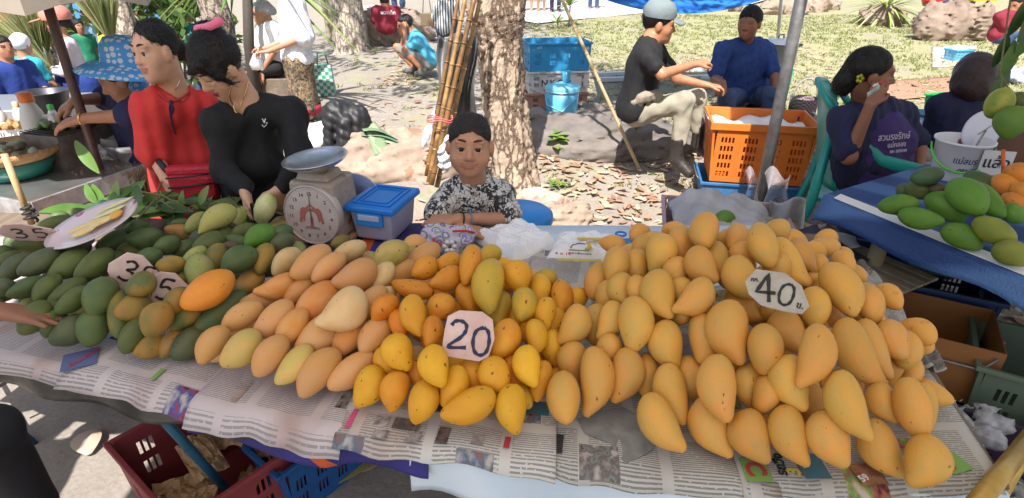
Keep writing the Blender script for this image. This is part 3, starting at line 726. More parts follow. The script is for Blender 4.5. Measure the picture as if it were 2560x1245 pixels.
nE = news_mat('news_colour', (.43, .42, .39), .12, .22, [(.35, .05, .05), (.12, .25, .08), (.40, .30, .06)], seed=5)
news('plain pinkish newspaper at the far left end of the table', (-2.0, 1.35), (-.95, 1.055), (-1.85, 1.95), (-.85, 1.6), .757, nA, seed=1)
news('pinkish newspaper with a coloured advert in front of green mangoes', (-1.08, 1.095), (-.62, .955), (-.95, 1.6), (-.5, 1.5), .7595, nB, seed=2)
news('pinkish newspaper full of text in front of the peach mangoes', (-.72, .975), (-.355, .878), (-.6, 1.5), (-.25, 1.42), .7615, nA, droop=.045, seed=3)
news('white newspaper with small portrait photos in front of yellow mangoes', (-.37, .885), (.085, .805), (-.28, 1.75), (.15, 1.72), .7635, nC, droop=.02, seed=4)
news('greyish newspaper with a large map picture under the big mango heap', (.06, .812), (.50, .742), (.12, 1.55), (.55, 1.5), .7612, nD, droop=.02, seed=5)
news('colour supplement newspaper under the right corner of the big heap', (.43, .757), (.925, .768), (.5, 1.5), (1.07, 1.5), .7632, nE, droop=.018, seed=6)
news('crumpled newspaper lying behind the yellow mangoes on the table', (.0, 1.38), (.22, 1.36), (.02, 1.72), (.30, 1.70), .7655, nD, droop=0, seed=7, amp=.005)
news('newspaper edge sticking out along the right side of the big heap', (.90, 1.12), (1.03, 1.1), (.98, 1.62), (1.12, 1.60), .766, nD, droop=0, seed=8, amp=.012)
# print on the papers
m_ink = mat('ink_black', (.02, .02, .02), .8); m_inkr = mat('ink_red', (.45, .04, .05), .8); m_inkb = mat('ink_blue', (.10, .13, .28), .8)
m_inkg = mat('ink_green', (.18, .34, .08), .8); m_inky = mat('ink_yellow', (.65, .48, .06), .8); m_inkp = mat('ink_pink', (.55, .08, .20), .8)
def printed(body, px, py, z, size, rz, m, parent, bold=.0):
    o = obj('lettering', text_mesh(body, size, .0003, bold), m); p = WZ(px, py, z); o.location = p; o.rotation_euler = (0, 0, rz)
    if parent: o.parent = parent; o.matrix_parent_inverse = parent.matrix_world.inverted()
    return o
def patch(px, py, z, w, d, rz, m, parent, n=20, rnd=0):
    k = MB(); pts = [(-w/2, -d/2), (w/2, -d/2), (w/2, d/2), (-w/2, d/2)]
    if rnd: pts = [(w/2*math.cos(2*math.pi*i/n), d/2*math.sin(2*math.pi*i/n)) for i in range(n)]
    k.prism(pts, .0006); o = k.build('print_block', m); o.location = WZ(px, py, z); o.rotation_euler = (0, 0, rz)
    if parent: o.parent = parent; o.matrix_parent_inverse = parent.matrix_world.inverted()
PAP = {o['label'].split(' newspaper')[0][:12]: o for o in bpy.data.objects if o.name.startswith('newspaper')}
papers = [o for o in bpy.data.objects if o.name.startswith('newspaper')]
byl = lambda s: next(o for o in papers if s in o['label'])
q = byl('coloured advert'); patch(200, 898, .7665, .075, .075, .5, m_inkb, q); printed('ก้านมะม่วง', 212, 893, .7685, .018, 1.2, m_inkr, q, .0004); patch(395, 935, .7665, .012, .04, -.15, m_inkg, q)
q = byl('portrait photos'); patch(880, 1045, .7690, .012, .055, -.15, m_inkp, q)
for (x, y, w, d, mm) in ((955, 1052, .03, .03, 'a'), (1015, 1060, .055, .03, 'b'), (950, 1085, .03, .025, 'a'), (1033, 1092, .03, .03, 'a'), (1108, 1088, .025, .045, 'b'), (1195, 1098, .025, .03, 'a'), (1268, 1106, .012, .03, 'r'), (1345, 1020, .05, .04, 'c')):
    patch(x, y, .7686, w, d, -.16, {'a': mat('photo_grey', (.16, .14, .14), .8, var=(.45, .40, .38), vscale=60), 'b': mat('photo_dark', (.04, .04, .05), .8, var=(.20, .14, .10), vscale=50), 'r': m_inkr, 'c': mat('photo_teal', (.03, .17, .22), .8, var=(.10, .12, .14), vscale=40)}[mm], q)
q = byl('map picture'); m_map = mat('map_grey', (.27, .27, .26), .8, var=(.15, .15, .15), vscale=20)
for pts in ([(0, .05), (.05, .07), (.10, .04), (.13, 0), (.10, -.05), (.05, -.09), (.02, -.04), (-.03, -.02), (-.05, .02)],):
    o = MB().prism(pts, .0005).build('print_block', m_map); o.location = WZ(1500, 1070, .7662); o.rotation_euler = (0, 0, -.15); o.parent = q; o.matrix_parent_inverse = q.matrix_world.inverted()
patch(1392, 1108, .7664, .025, .05, -.15, m_ink, q)
q = byl('colour supplement'); patch(1890, 1175, .7688, .05, .055, -.05, m_inkg, q); printed('C', 1886, 1172, .7700, .05, -1.5, m_inkr, q, .002); printed('รถวิ่ง', 1950, 1160, .7694, .026, 1.4, m_ink, q, .001); printed('3', 1985, 1178, .7694, .035, 1.4, m_inky, q, .001); patch(2030, 1165, .7685, .05, .06, 0, mat('photo_teal', (.03, .17, .22)), q); patch(2170, 1185, .7685, .05, .05, .1, mat('photo_maroon', (.20, .04, .03), .8, var=(.35, .2, .1), vscale=40), q); printed('59', 2160, 1195, .7694, .02, .4, mat('ink_white', (.7, .7, .7), .8), q, .0005); printed('19', 2378, 1168, .7694, .022, 2.2, m_inkr, q, .0006); patch(2380, 1155, .7685, .05, .05, .3, m_inkg, q)

# ------------------------------------------------------------------ mangoes
def mango_mesh(bow, skew, power, fat=0, n=18, rings=13, seed=0):
    r = np.random.default_rng(seed); V = [(0, 0, -.5)]; F = []
    for i in range(1, rings):
        s = i/rings; s = .5 - .5*math.cos(math.pi*s); rad = .5*math.sin(math.pi*s**skew)**power
        off = -bow*math.sin(math.pi*s) + bow*1.1*sst(.72, 1, s)
        for k in range(n):
            a = 2*math.pi*k/n; w = 1 + .012*math.sin(3*a+seed) * math.sin(5*s)
            V.append((off + rad*w*math.cos(a), rad*w*.94*math.sin(a), s-.5))
    V.append((bow*.0 + bow*.25, 0, .5)); m = (rings-1)*n + 1
    for k in range(n): F.append((0, 1+(k+1) % n, 1+k)); F.append((m, m-n+k, m-n+(k+1) % n))
    for i in range(rings-2):
        for k in range(n):
            a = 1+i*n+k; b = 1+i*n+(k+1) % n; F.append((a, b, b+n, a+n))
    me = pyd(V, F); me.polygons.foreach_set('use_smooth', [True]*len(F)); return me
MM = dict(e=[(.05, .90, .54, 1), (.03, .94, .52, 2), (.06, .87, .54, 3)], b=[(.11, .80, .60, 4), (.13, .78, .62, 5), (.09, .82, .57, 6)], y=[(.06, .83, .56, 7), (.08, .80, .58, 8)], p=[(.08, .72, .74, 9)])
MCOL = dict(n=((.65, .315, .062), (.54, .315, .075)), np=((.56, .31, .085), (.60, .29, .06)), h=((.64, .315, .10), (.62, .33, .14)), h2=((.60, .23, .05), (.62, .30, .10)), hp=((.66, .47, .24), (.62, .40, .16)), hg=((.52, .38, .11), (.62, .36, .11)),
    ho=((.34, .28, .07), (.44, .33, .10)), y=((.74, .38, .022), (.70, .33, .02)), y2=((.68, .26, .02), (.72, .33, .025)), y3=((.60, .18, .012), (.66, .25, .02)), yg=((.46, .33, .045), (.62, .36, .03)), g=((.068, .108, .038), (.098, .132, .042)),
    g2=((.105, .130, .032), (.075, .098, .028)), g3=((.070, .088, .046), (.10, .112, .052)), gy=((.105, .125, .035), (.36, .20, .035)), p=((.26, .29, .085), (.34, .34, .11)), pp=((.45, .42, .13), (.40, .36, .09)), o=((.68, .25, .03), (.62, .22, .025)),
    o2=((.42, .21, .05), (.18, .15, .04)), br=((.13, .075, .055), (.10, .08, .05)), gb=((.085, .20, .022), (.12, .23, .03)), gb2=((.07, .13, .06), (.06, .10, .04)), gy2=((.24, .25, .035), (.16, .19, .03)), yg2=((.36, .36, .06), (.20, .26, .04)), gb3=((.10, .19, .03), (.13, .21, .035)))
CW = dict(n='orange', np='pale orange', h='peach', h2='orange', hp='pale cream', hg='yellowish', ho='olive', y='yellow', y2='golden', y3='deep orange', yg='greenish yellow', g='dark green', g2='olive green', g3='grey green', gy='green and yellow', p='pale green', pp='pale yellow', o='bright orange', o2='brownish orange', br='brown wrinkled', gb='bright green', gb2='bluish green', gy2='yellow green', yg2='yellow green', gb3='green')
def mango_mat(k):
    a, b = MCOL[k]; yel = k[0] in 'y'; gr = k[0] == 'g' or k in ('p', 'br', 'ho')
    m = mat('mango_' + k, a, .50 if gr else .45, var=b, vscale=1.2 if k in ('gy', 'o2', 'gy2') else 2.2, vdet=1, sss=.06, sssr=(.01, .005, .002), bump=.10, bscale=26, rnd=.11, spec=.32,
               spots=((.13, .06, .02), 6.0, .675 if yel else .715) if not gr else ((.045, .04, .02), 8, .70))
    N, L, p = nodes(m); t = N.new('ShaderNodeTexCoord'); v = N.new('ShaderNodeTexNoise'); v.inputs['Scale'].default_value = 48; v.inputs['Detail'].default_value = 1; L.new(t.outputs['Object'], v.inputs[0])   # fine freckles
    c = N.new('ShaderNodeValToRGB'); c.color_ramp.elements[0].position = .66; c.color_ramp.elements[1].position = .74; c.color_ramp.elements[0].color = (0, 0, 0, 1); c.color_ramp.elements[1].color = (.34, .34, .34, 1); L.new(v.outputs[0], c.inputs[0])
    s = N.new('ShaderNodeSeparateXYZ'); L.new(t.outputs['Object'], s.inputs[0]); g = N.new('ShaderNodeMapRange'); g.inputs[1].default_value = .05; g.inputs[2].default_value = -.5; g.inputs[4].default_value = .0 if gr else .42; L.new(s.outputs[2], g.inputs[0])
    x = N.new('ShaderNodeMix'); x.data_type = 'RGBA'; L.new(g.outputs[0], x.inputs[0]); L.new(p.inputs['Base Color'].links[0].from_socket, x.inputs[6]); x.inputs[7].default_value = (a[0]*.72, a[1]*.86, a[2]*.9, 1)   # duskier skin round the stalk
    e = N.new('ShaderNodeMapRange'); e.inputs[1].default_value = -.478; e.inputs[2].default_value = -.494; L.new(s.outputs[2], e.inputs[0]); mxm = N.new('ShaderNodeMath'); mxm.operation = 'MAXIMUM'; L.new(e.outputs[0], mxm.inputs[0]); L.new(c.outputs[0], mxm.inputs[1])   # stalk scar
    y = N.new('ShaderNodeMix'); y.data_type = 'RGBA'; L.new(mxm.outputs[0], y.inputs[0]); L.new(x.outputs[2], y.inputs[6]); y.inputs[7].default_value = (a[0]*.35, a[1]*.32, a[2]*.4, 1); L.new(y.outputs[2], p.inputs['Base Color'])
    return m
MT = {k: mango_mat(k) for k in MCOL}
ORD = ['first', 'second', 'third', 'fourth', 'fifth', 'sixth', 'seventh', 'eighth', 'ninth', 'tenth', 'eleventh', 'twelfth', 'thirteenth', 'fourteenth', 'fifteenth', 'sixteenth'] + ['%dth' % i for i in range(17, 60)]
HEAP = dict(G='dark green heap', P='peach heap', Y='small yellow heap', N='big orange heap', R='heap on blue table', H='hanging bunch')
MANGO = """
G -1.448 1.773 .878 .82 .56 -.07 .067 .048 g 0
G -1.474 1.733 .889 .82 .58 -.07 .049 .034 g 0
G -1.433 1.649 .89 -.7 -.71 -.05 .123 .075 g2 0
G -1.474 1.542 .891 -.31 -.9 -.3 .069 .049 g 0
G -1.401 1.518 .893 -.84 -.53 .09 .102 .058 g2 0
G -1.443 1.456 .89 -.55 -.82 -.17 .06 .048 g 0
G -1.406 1.42 .889 -.51 -.83 -.2 .082 .05 g2 0
G -1.354 1.385 .887 -.31 -.89 -.33 .104 .061 g3 0
G -1.27 1.511 .883 -.82 -.57 .04 .073 .053 g3 0
G -1.268 1.44 .883 -.22 -.9 -.37 .117 .06 g3 0
G -1.274 1.377 .909 -.47 -.85 -.24 .113 .062 g3 0
G -1.162 1.629 .893 -.88 -.46 .09 .071 .049 g 0
G -1.187 1.56 .886 -.6 -.79 -.17 .111 .062 g 0
G -1.113 1.502 .876 -.89 -.45 .09 .072 .055 g2 0
G -1.206 1.387 .897 -.37 -.88 -.31 .114 .072 g2 0
G -1.13 1.439 .87 -.34 -.88 -.34 .085 .058 g 0
G -1.132 1.382 .899 -.36 -.88 -.32 .12 .067 g2 0
G -1.315 1.293 .878 -.68 -.73 -.11 .052 .049 g3 0
G -1.26 1.296 .877 -.62 -.77 -.16 .09 .056 g 0
G -1.205 1.294 .878 -.28 -.89 -.37 .088 .05 g2 0
G -1.155 1.294 .869 -.51 -.82 -.26 .1 .054 g2 0
G -1.163 1.239 .845 -.23 -.88 -.42 .056 .052 g2 0
G -1.171 1.19 .855 -.16 -.87 -.46 .097 .065 g2 0
G -1.13 1.189 .838 -.21 -.87 -.45 .077 .053 g2 0
G -1.09 1.18 .824 -.44 -.83 -.35 .094 .069 g3 0
G -1.033 1.189 .828 -0 -.84 -.54 .102 .077 g 0
G -1.09 1.225 .883 -.44 -.84 -.31 .095 .059 g2 0
G -1.022 1.231 .89 -.09 -.88 -.47 .108 .082 g 0
G -.97 1.204 .855 .26 -.78 -.57 .13 .061 gy 0
G -.771 1.351 .847 -.37 -.85 -.38 .092 .061 g 0
G -.932 1.207 .874 -.64 -.74 -.21 .085 .069 gy 0
G -.914 1.155 .828 -.23 -.85 -.48 .099 .063 g2 0
G -.873 1.14 .806 -.59 -.74 -.31 .075 .056 gy 0
G -.828 1.157 .802 -.4 -.81 -.43 .084 .057 o2 0
G -.783 1.149 .808 -.48 -.79 -.39 .099 .072 g3 0
G -.799 1.195 .851 -.66 -.72 -.23 .09 .058 gy 0
G -.729 1.224 .849 -.55 -.77 -.31 .153 .074 g 0
G -.711 1.355 .854 -.53 -.79 -.3 .096 .063 o2 0
G -.687 1.436 .867 -.27 -.87 -.41 .084 .061 g3 0
G -1.135 1.589 .913 -.84 -.54 .04 .047 .044 g 0
G -1.053 1.679 .884 -.9 -.43 .09 .061 .038 g 0
G -1.039 1.64 .876 -.96 -.17 .24 .088 .057 o2 0
G -.986 1.651 .901 -.37 -.87 -.32 .09 .059 p 0
G -.946 1.655 .919 -.85 -.53 .01 .044 .041 g 0
G -.888 1.707 .89 -.26 -.89 -.37 .101 .058 p 0
G -.956 1.606 .872 -.64 -.75 -.19 .085 .059 g3 0
G -.882 1.651 .888 -.93 -.36 .1 .039 .031 br 0
G -.89 1.612 .881 .95 -.02 -.31 .087 .059 g2 0
G -.892 1.602 .933 -.56 -.8 -.22 .137 .072 pp 1
G -.824 1.606 .889 -.74 -.66 -.13 .086 .059 g2 0
G -1.068 1.518 .914 -.85 -.53 .04 .095 .065 g 0
G -.959 1.515 .875 -.6 -.77 -.21 .077 .058 g 0
G -.984 1.478 .909 -.65 -.74 -.17 .076 .061 g 0
G -.828 1.554 .885 -.96 -.13 .23 .084 .047 g 0
G -.708 1.611 .887 -.84 -.55 -.05 .07 .057 g 0
G -.664 1.486 .909 -.71 -.69 -.17 .087 .064 g3 0
G -.88 1.507 .903 -.65 -.74 -.18 .095 .067 g2 0
G -.708 1.465 .944 -.63 -.75 -.22 .095 .062 gb 0
G -1.005 1.419 .902 -.71 -.7 -.12 .073 .055 g 0
G -.813 1.494 .892 -.95 -.28 .14 .061 .04 br 0
G -.889 1.435 .893 -.44 -.84 -.31 .085 .057 p 0
G -.679 1.402 .906 -.07 -.88 -.47 .101 .059 gy 0
G -.907 1.378 .866 -.85 -.53 -.02 .051 .047 p 0
G -.829 1.432 .891 -.05 -.88 -.47 .099 .067 gy 0
G -.911 1.361 .909 -.88 -.47 .04 .073 .057 gy 0
G -.722 1.354 .926 -.7 -.69 -.17 .102 .07 g 0
G -.837 1.353 .895 .24 -.81 -.53 .101 .073 p 0
G -.817 1.202 .895 -.34 -.85 -.4 .08 .057 gy 0
G -.913 1.231 .926 -.44 -.84 -.32 .073 .064 gy 0
G -.832 1.136 .885 -.25 -.86 -.45 .09 .074 o2 0
G -.742 1.216 .918 -.58 -.77 -.26 .141 .086 o 0
P -.287 1.519 .881 -.82 -.56 -.13 .088 .066 h 0
P -.292 1.464 .883 -.54 -.78 -.32 .063 .059 ho 0
P -.427 1.412 .896 -.98 -.16 .08 .083 .051 h 0
P -.25 1.442 .895 -.7 -.68 -.21 .116 .064 h 0
P -.302 1.37 .875 -.7 -.67 -.24 .114 .066 h 0
P -.437 1.385 .937 -.8 -.57 -.17 .1 .06 hp 0
P -.326 1.379 .926 -.71 -.67 -.24 .115 .071 ho 0
P -.343 1.308 .902 -.48 -.79 -.37 .105 .063 hp 0
P -.31 1.247 .888 -.8 -.57 -.18 .043 .04 hp 0
P -.643 1.255 .867 -.92 -.38 -.1 .094 .052 h 0
P -.608 1.377 .908 -.55 -.77 -.34 .1 .069 hp 0
P -.599 1.265 .901 -.81 -.56 -.2 .108 .06 h2 -1
P -.54 1.267 .882 -.61 -.73 -.32 .103 .062 h2 0
P -.517 1.314 .942 -.57 -.76 -.32 .128 .075 h 0
P -.465 1.292 .939 -.62 -.73 -.3 .109 .067 h 0
P -.395 1.268 .93 -.74 -.63 -.23 .122 .086 h -1
P -.338 1.19 .896 -.48 -.78 -.39 .108 .062 h 0
P -.478 1.206 .889 -.54 -.76 -.36 .134 .086 h2 0
P -.648 1.166 .873 -.77 -.58 -.27 .109 .058 h 0
P -.564 1.148 .879 -.52 -.76 -.39 .118 .071 h 0
P -.512 1.122 .874 -.42 -.79 -.44 .106 .063 h2 0
P -.452 1.111 .859 -.61 -.71 -.36 .123 .08 h 0
P -.377 1.108 .854 -.56 -.73 -.39 .107 .067 h2 0
P -.389 1.115 .927 -.58 -.73 -.35 .131 .091 hp -1
P -.689 1.089 .848 -.48 -.73 -.49 .1 .062 h 0
P -.611 1.063 .856 -.55 -.72 -.43 .107 .072 hg 0
P -.538 1.043 .852 -.47 -.75 -.46 .107 .067 h 0
P -.483 1.029 .838 -.52 -.73 -.45 .109 .067 hg 0
P -.427 1.019 .825 -.55 -.7 -.45 .129 .079 h 0
P -.355 1.025 .824 -.73 -.6 -.32 .125 .07 h 0
P -.311 1.088 .874 -.58 -.72 -.37 .105 .072 h 0
Y -.171 1.346 .924 -.84 -.46 -.27 .077 .056 y2 0
Y -.06 1.362 .936 -.81 -.52 -.25 .071 .056 yg 0
Y -.227 1.314 .926 -.66 -.63 -.41 .076 .061 y2 0
Y -.248 1.239 .91 -.95 .3 .06 .118 .055 y2 0
Y .08 1.29 .906 -.89 -.43 -.12 .077 .057 yg 0
Y .164 1.242 .873 -.53 -.79 -.33 .074 .056 y 0
Y .066 1.231 .911 -.1 -.86 -.49 .088 .056 y 0
Y .016 1.229 .948 -.06 -.87 -.49 .086 .076 y 0
Y -.108 1.21 .9 .36 -.79 -.49 .087 .061 y2 0
Y -.028 1.173 .891 -.21 -.83 -.51 .093 .064 yg 0
Y .121 1.213 .899 -.05 -.86 -.51 .095 .063 y2 0
Y -.164 1.247 .933 -.81 -.5 -.3 .088 .061 y2 -1
Y -.105 1.255 .967 -.1 -.87 -.47 .117 .061 y2 0
Y -.292 1.119 .926 -.68 -.52 -.52 .079 .056 y3 0
Y -.254 1.086 .906 .36 -.8 -.48 .076 .053 y3 0
Y -.166 1.141 .913 -.65 -.64 -.41 .078 .064 y2 0
Y -.185 1.083 .885 -.03 -.83 -.56 .08 .058 y3 0
Y -.052 1.171 .955 -.07 -.86 -.5 .148 .081 yg 1
Y .099 1.146 .868 -.33 -.81 -.48 .086 .057 y 0
Y .078 1.126 .909 -.16 -.84 -.51 .083 .055 y 0
Y .026 1.129 .931 -.08 -.85 -.52 .088 .065 yg 0
Y -.215 1.078 .935 .23 -.83 -.51 .106 .062 y 1
Y -.172 1.03 .924 -.06 -.83 -.56 .076 .053 y3 0
Y -.276 1.032 .843 .49 -.73 -.47 .08 .054 y2 0
Y -.208 1.003 .836 .53 -.68 -.51 .077 .056 y2 0
Y -.117 1.014 .858 .98 -.16 -.14 .047 .043 y 0
Y -0 .993 .847 .11 -.78 -.62 .076 .056 y3 0
Y .093 1.079 .848 .06 -.8 -.59 .09 .057 y 0
Y .053 1.057 .894 .11 -.81 -.57 .081 .055 y 0
Y -.08 .982 .847 .23 -.76 -.61 .076 .056 y2 0
Y -.017 1.035 .903 -.33 -.78 -.53 .096 .064 y2 0
Y -.24 1.004 .89 .35 -.78 -.52 .089 .069 y 0
Y -.123 .943 .85 -.29 -.73 -.62 .093 .061 y 0
Y .062 .979 .834 -.28 -.75 -.59 .091 .056 y2 0
Y -.309 .977 .82 -.35 -.64 -.68 .097 .068 y -1
Y -.245 .952 .829 -.24 -.66 -.71 .088 .066 y2 0
Y -.185 .919 .829 -.22 -.67 -.71 .093 .069 y 0
Y -.155 .943 .902 .22 -.77 -.6 .092 .066 y 1
Y -.033 .952 .871 .33 -.73 -.6 .083 .069 y 1
Y .035 .968 .882 .13 -.78 -.62 .092 .062 y 1
Y -.087 .891 .845 -.91 -.31 -.29 .119 .065 y -1
Y .002 .894 .833 -0 -.7 -.71 .101 .067 y 0
N .331 1.325 .977 -.41 -.7 -.59 .076 .07 n 0
N .541 1.308 1.011 -.18 -.82 -.55 .056 .052 n 0
N .544 1.264 1.035 -.35 -.76 -.55 .085 .064 np 0
N .546 1.204 1.02 -.02 -.84 -.55 .07 .065 n 0
N .415 1.284 1.008 -.29 -.77 -.57 .109 .078 n 0
N .31 1.256 .957 -.2 -.78 -.6 .104 .07 n 0
N .352 1.234 1.008 -.23 -.78 -.58 .107 .079 n 0
N .213 1.255 .921 -.28 -.71 -.64 .105 .071 n 0
N .252 1.237 .973 -.15 -.79 -.6 .106 .07 n 0
N .386 1.174 .99 -.19 -.78 -.6 .08 .067 n 0
N .487 1.202 1.001 .02 -.83 -.55 .115 .067 n 1
N .457 1.242 1.065 -.25 -.8 -.54 .103 .071 n 0
N .655 1.295 1.034 .47 -.81 -.35 .068 .063 np 0
N .723 1.207 .994 -.39 -.72 -.57 .055 .051 n 0
N .691 1.161 .972 -.21 -.77 -.6 .053 .049 n 0
N .682 1.199 1.021 .11 -.85 -.51 .094 .065 np 0
N .636 1.167 1.02 .25 -.84 -.48 .139 .076 n 1
N .43 1.145 1.025 .26 -.83 -.49 .102 .068 n 1
N .593 1.134 1.02 .61 -.72 -.32 .067 .062 n 0
N .561 1.156 1.071 .02 -.85 -.52 .117 .068 n 0
N .227 1.187 .92 -.25 -.71 -.66 .08 .066 n 0
N .258 1.158 .952 -.03 -.8 -.6 .089 .068 n 0
N .283 1.125 .974 .04 -.81 -.58 .071 .057 n 0
N .379 1.117 .974 -.32 -.71 -.63 .069 .057 n 0
N .369 1.075 .939 -.8 -.29 -.52 .055 .051 n 0
N .52 1.098 .948 .51 -.75 -.42 .102 .067 n 1
N .505 1.099 1.018 .25 -.82 -.51 .114 .075 n 1
N .327 1.087 .985 .04 -.81 -.59 .12 .078 n 1
N .385 1.055 .997 -.7 -.44 -.56 .108 .07 n -1
N .197 1.132 .876 -.22 -.68 -.7 .1 .07 n 0
N .219 1.094 .91 -.36 -.62 -.7 .099 .068 n -1
N .135 1.09 .9 -.45 -.47 -.76 .107 .071 n -1
N .265 1.045 .936 -.03 -.76 -.64 .126 .079 n 0
N .699 1.114 .975 .38 -.8 -.47 .055 .051 n 0
N .579 1.066 .962 .46 -.76 -.45 .07 .064 n 1
N .771 1.055 .978 -.17 -.77 -.61 .088 .059 n 0
N .704 1.064 1.01 .22 -.82 -.53 .131 .084 n 0
N .636 1.033 .987 -.16 -.76 -.63 .09 .078 n 0
N .579 1.001 .947 .2 -.79 -.59 .099 .077 n 1
N .808 .983 .861 -.48 -.57 -.67 .077 .055 n 0
N .822 .984 .913 -.22 -.71 -.67 .084 .058 n 0
N .787 .981 .94 .1 -.78 -.62 .088 .065 np 0
N .74 .964 .929 .13 -.77 -.62 .132 .066 np 1
N .697 .94 .937 .23 -.77 -.6 .153 .074 n 1
N .213 1.035 .875 -.24 -.64 -.74 .073 .068 n 0
N .137 1.028 .847 -.1 -.63 -.77 .091 .068 n 0
N .29 .993 .84 -.06 -.68 -.73 .095 .06 n 0
N .378 .968 .85 .02 -.71 -.7 .098 .068 n 0
N .404 1.005 .927 -.07 -.75 -.66 .116 .075 n 0
N .52 .969 .924 -.12 -.73 -.67 .104 .074 n 0
N .332 1.006 .909 .01 -.75 -.66 .109 .076 n 1
N .448 .978 .961 -.06 -.76 -.65 .139 .088 n 1
N .517 .921 .832 -.14 -.64 -.75 .089 .065 n 0
N .48 .916 .875 -.11 -.68 -.72 .097 .064 n 0
N .491 .875 .886 -.35 -.57 -.74 .086 .062 n 0
N .578 .866 .869 -.34 -.56 -.76 .084 .06 n 0
N .494 .923 .96 -.13 -.73 -.67 .102 .07 n 0
N .532 .863 .926 .04 -.72 -.7 .109 .072 n 1
N .551 .86 .99 -.36 -.64 -.68 .13 .062 n -1
N .81 .875 .856 -.09 -.61 -.79 .099 .055 n 0
N .718 .861 .879 .18 -.68 -.71 .081 .056 n 1
N .743 .823 .901 .1 -.63 -.77 .115 .066 n 0
N .33 .921 .849 .15 -.68 -.72 .128 .066 n 1
N .236 .972 .854 -.22 -.59 -.78 .122 .074 n -1
N .17 .959 .849 -.07 -.65 -.75 .149 .076 n -1
N .107 .922 .838 -.01 -.91 -.41 .117 .077 n 0
N .295 .855 .833 .41 -.74 -.54 .128 .076 n 1
N .399 .858 .821 .18 -.7 -.7 .125 .082 n 1
N .397 .866 .911 -.02 -.69 -.73 .13 .077 n 1
N .457 .818 .835 .17 -.7 -.69 .105 .074 n 1
N .521 .802 .853 .14 -.68 -.72 .116 .071 n 1
N .578 .779 .868 .12 -.69 -.72 .105 .072 n 1
N .702 .806 .816 .27 -.7 -.66 .115 .075 n 1
N .6 .788 .937 .21 -.68 -.71 .13 .07 n 1
N .735 .751 .841 -.41 -.63 -.66 .102 .078 n -1
R 1.419 1.965 .887 .46 -.84 -.29 .055 .05 g 0
R 1.438 1.918 .904 .65 -.75 -.14 .088 .069 g2 0
R 1.466 1.878 .926 -.88 .45 -.17 .051 .047 br 0
R 1.433 1.9 .965 -.92 .21 -.34 .104 .069 gb2 0
R 1.706 1.964 .906 .45 -.84 -.3 .163 .082 g 0
R 1.759 1.905 .958 .36 -.87 -.34 .107 .099 o 0
R 1.698 1.868 .94 .35 -.86 -.37 .111 .073 o 0
R 1.695 1.797 .94 .29 -.86 -.43 .093 .066 o 0
R 1.651 1.767 .921 .6 -.76 -.23 .086 .067 o 0
R 1.619 1.724 .899 .48 -.8 -.37 .076 .068 gb 0
R 1.322 1.837 .883 -.88 .4 -.25 .123 .074 gb 0
R 1.466 1.81 .884 .52 -.8 -.3 .143 .089 gb 0
R 1.555 1.76 .932 .23 -.85 -.48 .148 .079 gb 0
R 1.473 1.749 .948 .3 -.85 -.43 .151 .102 gb 0
R 1.347 1.75 .873 .8 -.6 0 .132 .073 gb 0
R 1.439 1.67 .841 .72 -.65 -.23 .126 .08 gb 0
R 1.491 1.624 .886 .65 -.7 -.28 .125 .082 gy2 0
R 1.504 1.55 .842 .72 -.68 -.17 .1 .082 gy2 0
H 1.769 2.042 1.19 -.23 -.02 -.97 .066 .061 g2 0
H 1.699 2.035 1.184 -.24 -.02 -.97 .111 .094 yg2 0
H 1.706 1.958 1.136 -.27 -.02 -.96 .115 .106 gb3 0
G -1.50 1.51 .81 -2.5 g3
G -.94 1.67 .81 -2.8 g3
G -.59 1.48 .81 .9 g2
G -.54 1.50 .81 -2.1 g3
G -1.62 1.69 .79 -1.4 g3
G -1.14 1.58 .84 -1.8 g
G -1.26 1.62 .81 -.4 br
G -1.71 1.33 .79 -.2 g3
G -.68 1.64 .81 -1.0 p
G -1.05 1.45 .80 2.1 g
G -.56 1.70 .81 1.0 o2
G -.39 1.66 .80 -1.8 g
G -.50 1.28 .79 2.6 g
G -1.79 1.54 .79 -1.8 p
G -1.02 1.67 .81 1.5 g2
G -1.39 1.31 .81 .2 g
G -.38 1.40 .79 -1.9 g
G -1.38 1.69 .83 2.4 g
G -.54 1.44 .81 -2.0 g2
G -.44 1.46 .80 1.9 g
G -.98 1.28 .81 -2.3 g3
G -.90 1.42 .81 -.5 gy
G -.74 1.28 .79 -2.0 g2
G -1.58 1.60 .82 1.7 pp
G -1.70 1.62 .81 -2.0 g2
G -1.39 1.37 .82 1.5 g2
G -.83 1.55 .80 -2.5 p
G -.83 1.37 .82 -.3 g3
G -1.35 1.55 .83 2.8 gy
G -.66 1.29 .81 2.0 g2
G -.96 1.46 .82 -.9 br
G -1.33 1.45 .81 2.6 g
G -1.62 1.28 .80 -.8 g
G -1.20 1.68 .83 1.4 g
G -.59 1.56 .81 1.8 g
G -.51 1.65 .81 -.2 g
G -1.60 1.40 .81 -3.0 g
G -1.78 1.67 .79 .8 o2
G -.61 1.28 .80 -.9 g2
G -.71 1.38 .81 -3.0 g2
G -1.14 1.61 .79 .3 g2
G -1.13 1.29 .82 -3.0 p
G -1.31 1.36 .81 .8 g
G -.77 1.44 .80 1.1 g2
G -1.22 1.57 .81 1.5 gy
G -1.45 1.53 .83 1.4 g2
G -1.68 1.57 .82 -1.7 gy
G -.66 1.56 .82 -2.7 g2
G -1.80 1.60 .80 -1.8 g2
G -1.02 1.32 .81 -2.8 g2
G -.60 1.38 .80 1.6 g
G -1.23 1.52 .82 -.5 gy
G -1.62 1.45 .82 1.0 gy
G -1.82 1.48 .79 1.1 br
G -1.15 1.37 .80 -1.8 g3
G -1.68 1.39 .81 .2 gb
G -.98 1.56 .79 2.1 g3
G -1.28 1.31 .81 -1.6 p
G -1.27 1.51 .80 1.7 g3
G -.83 1.43 .81 -2.1 o2
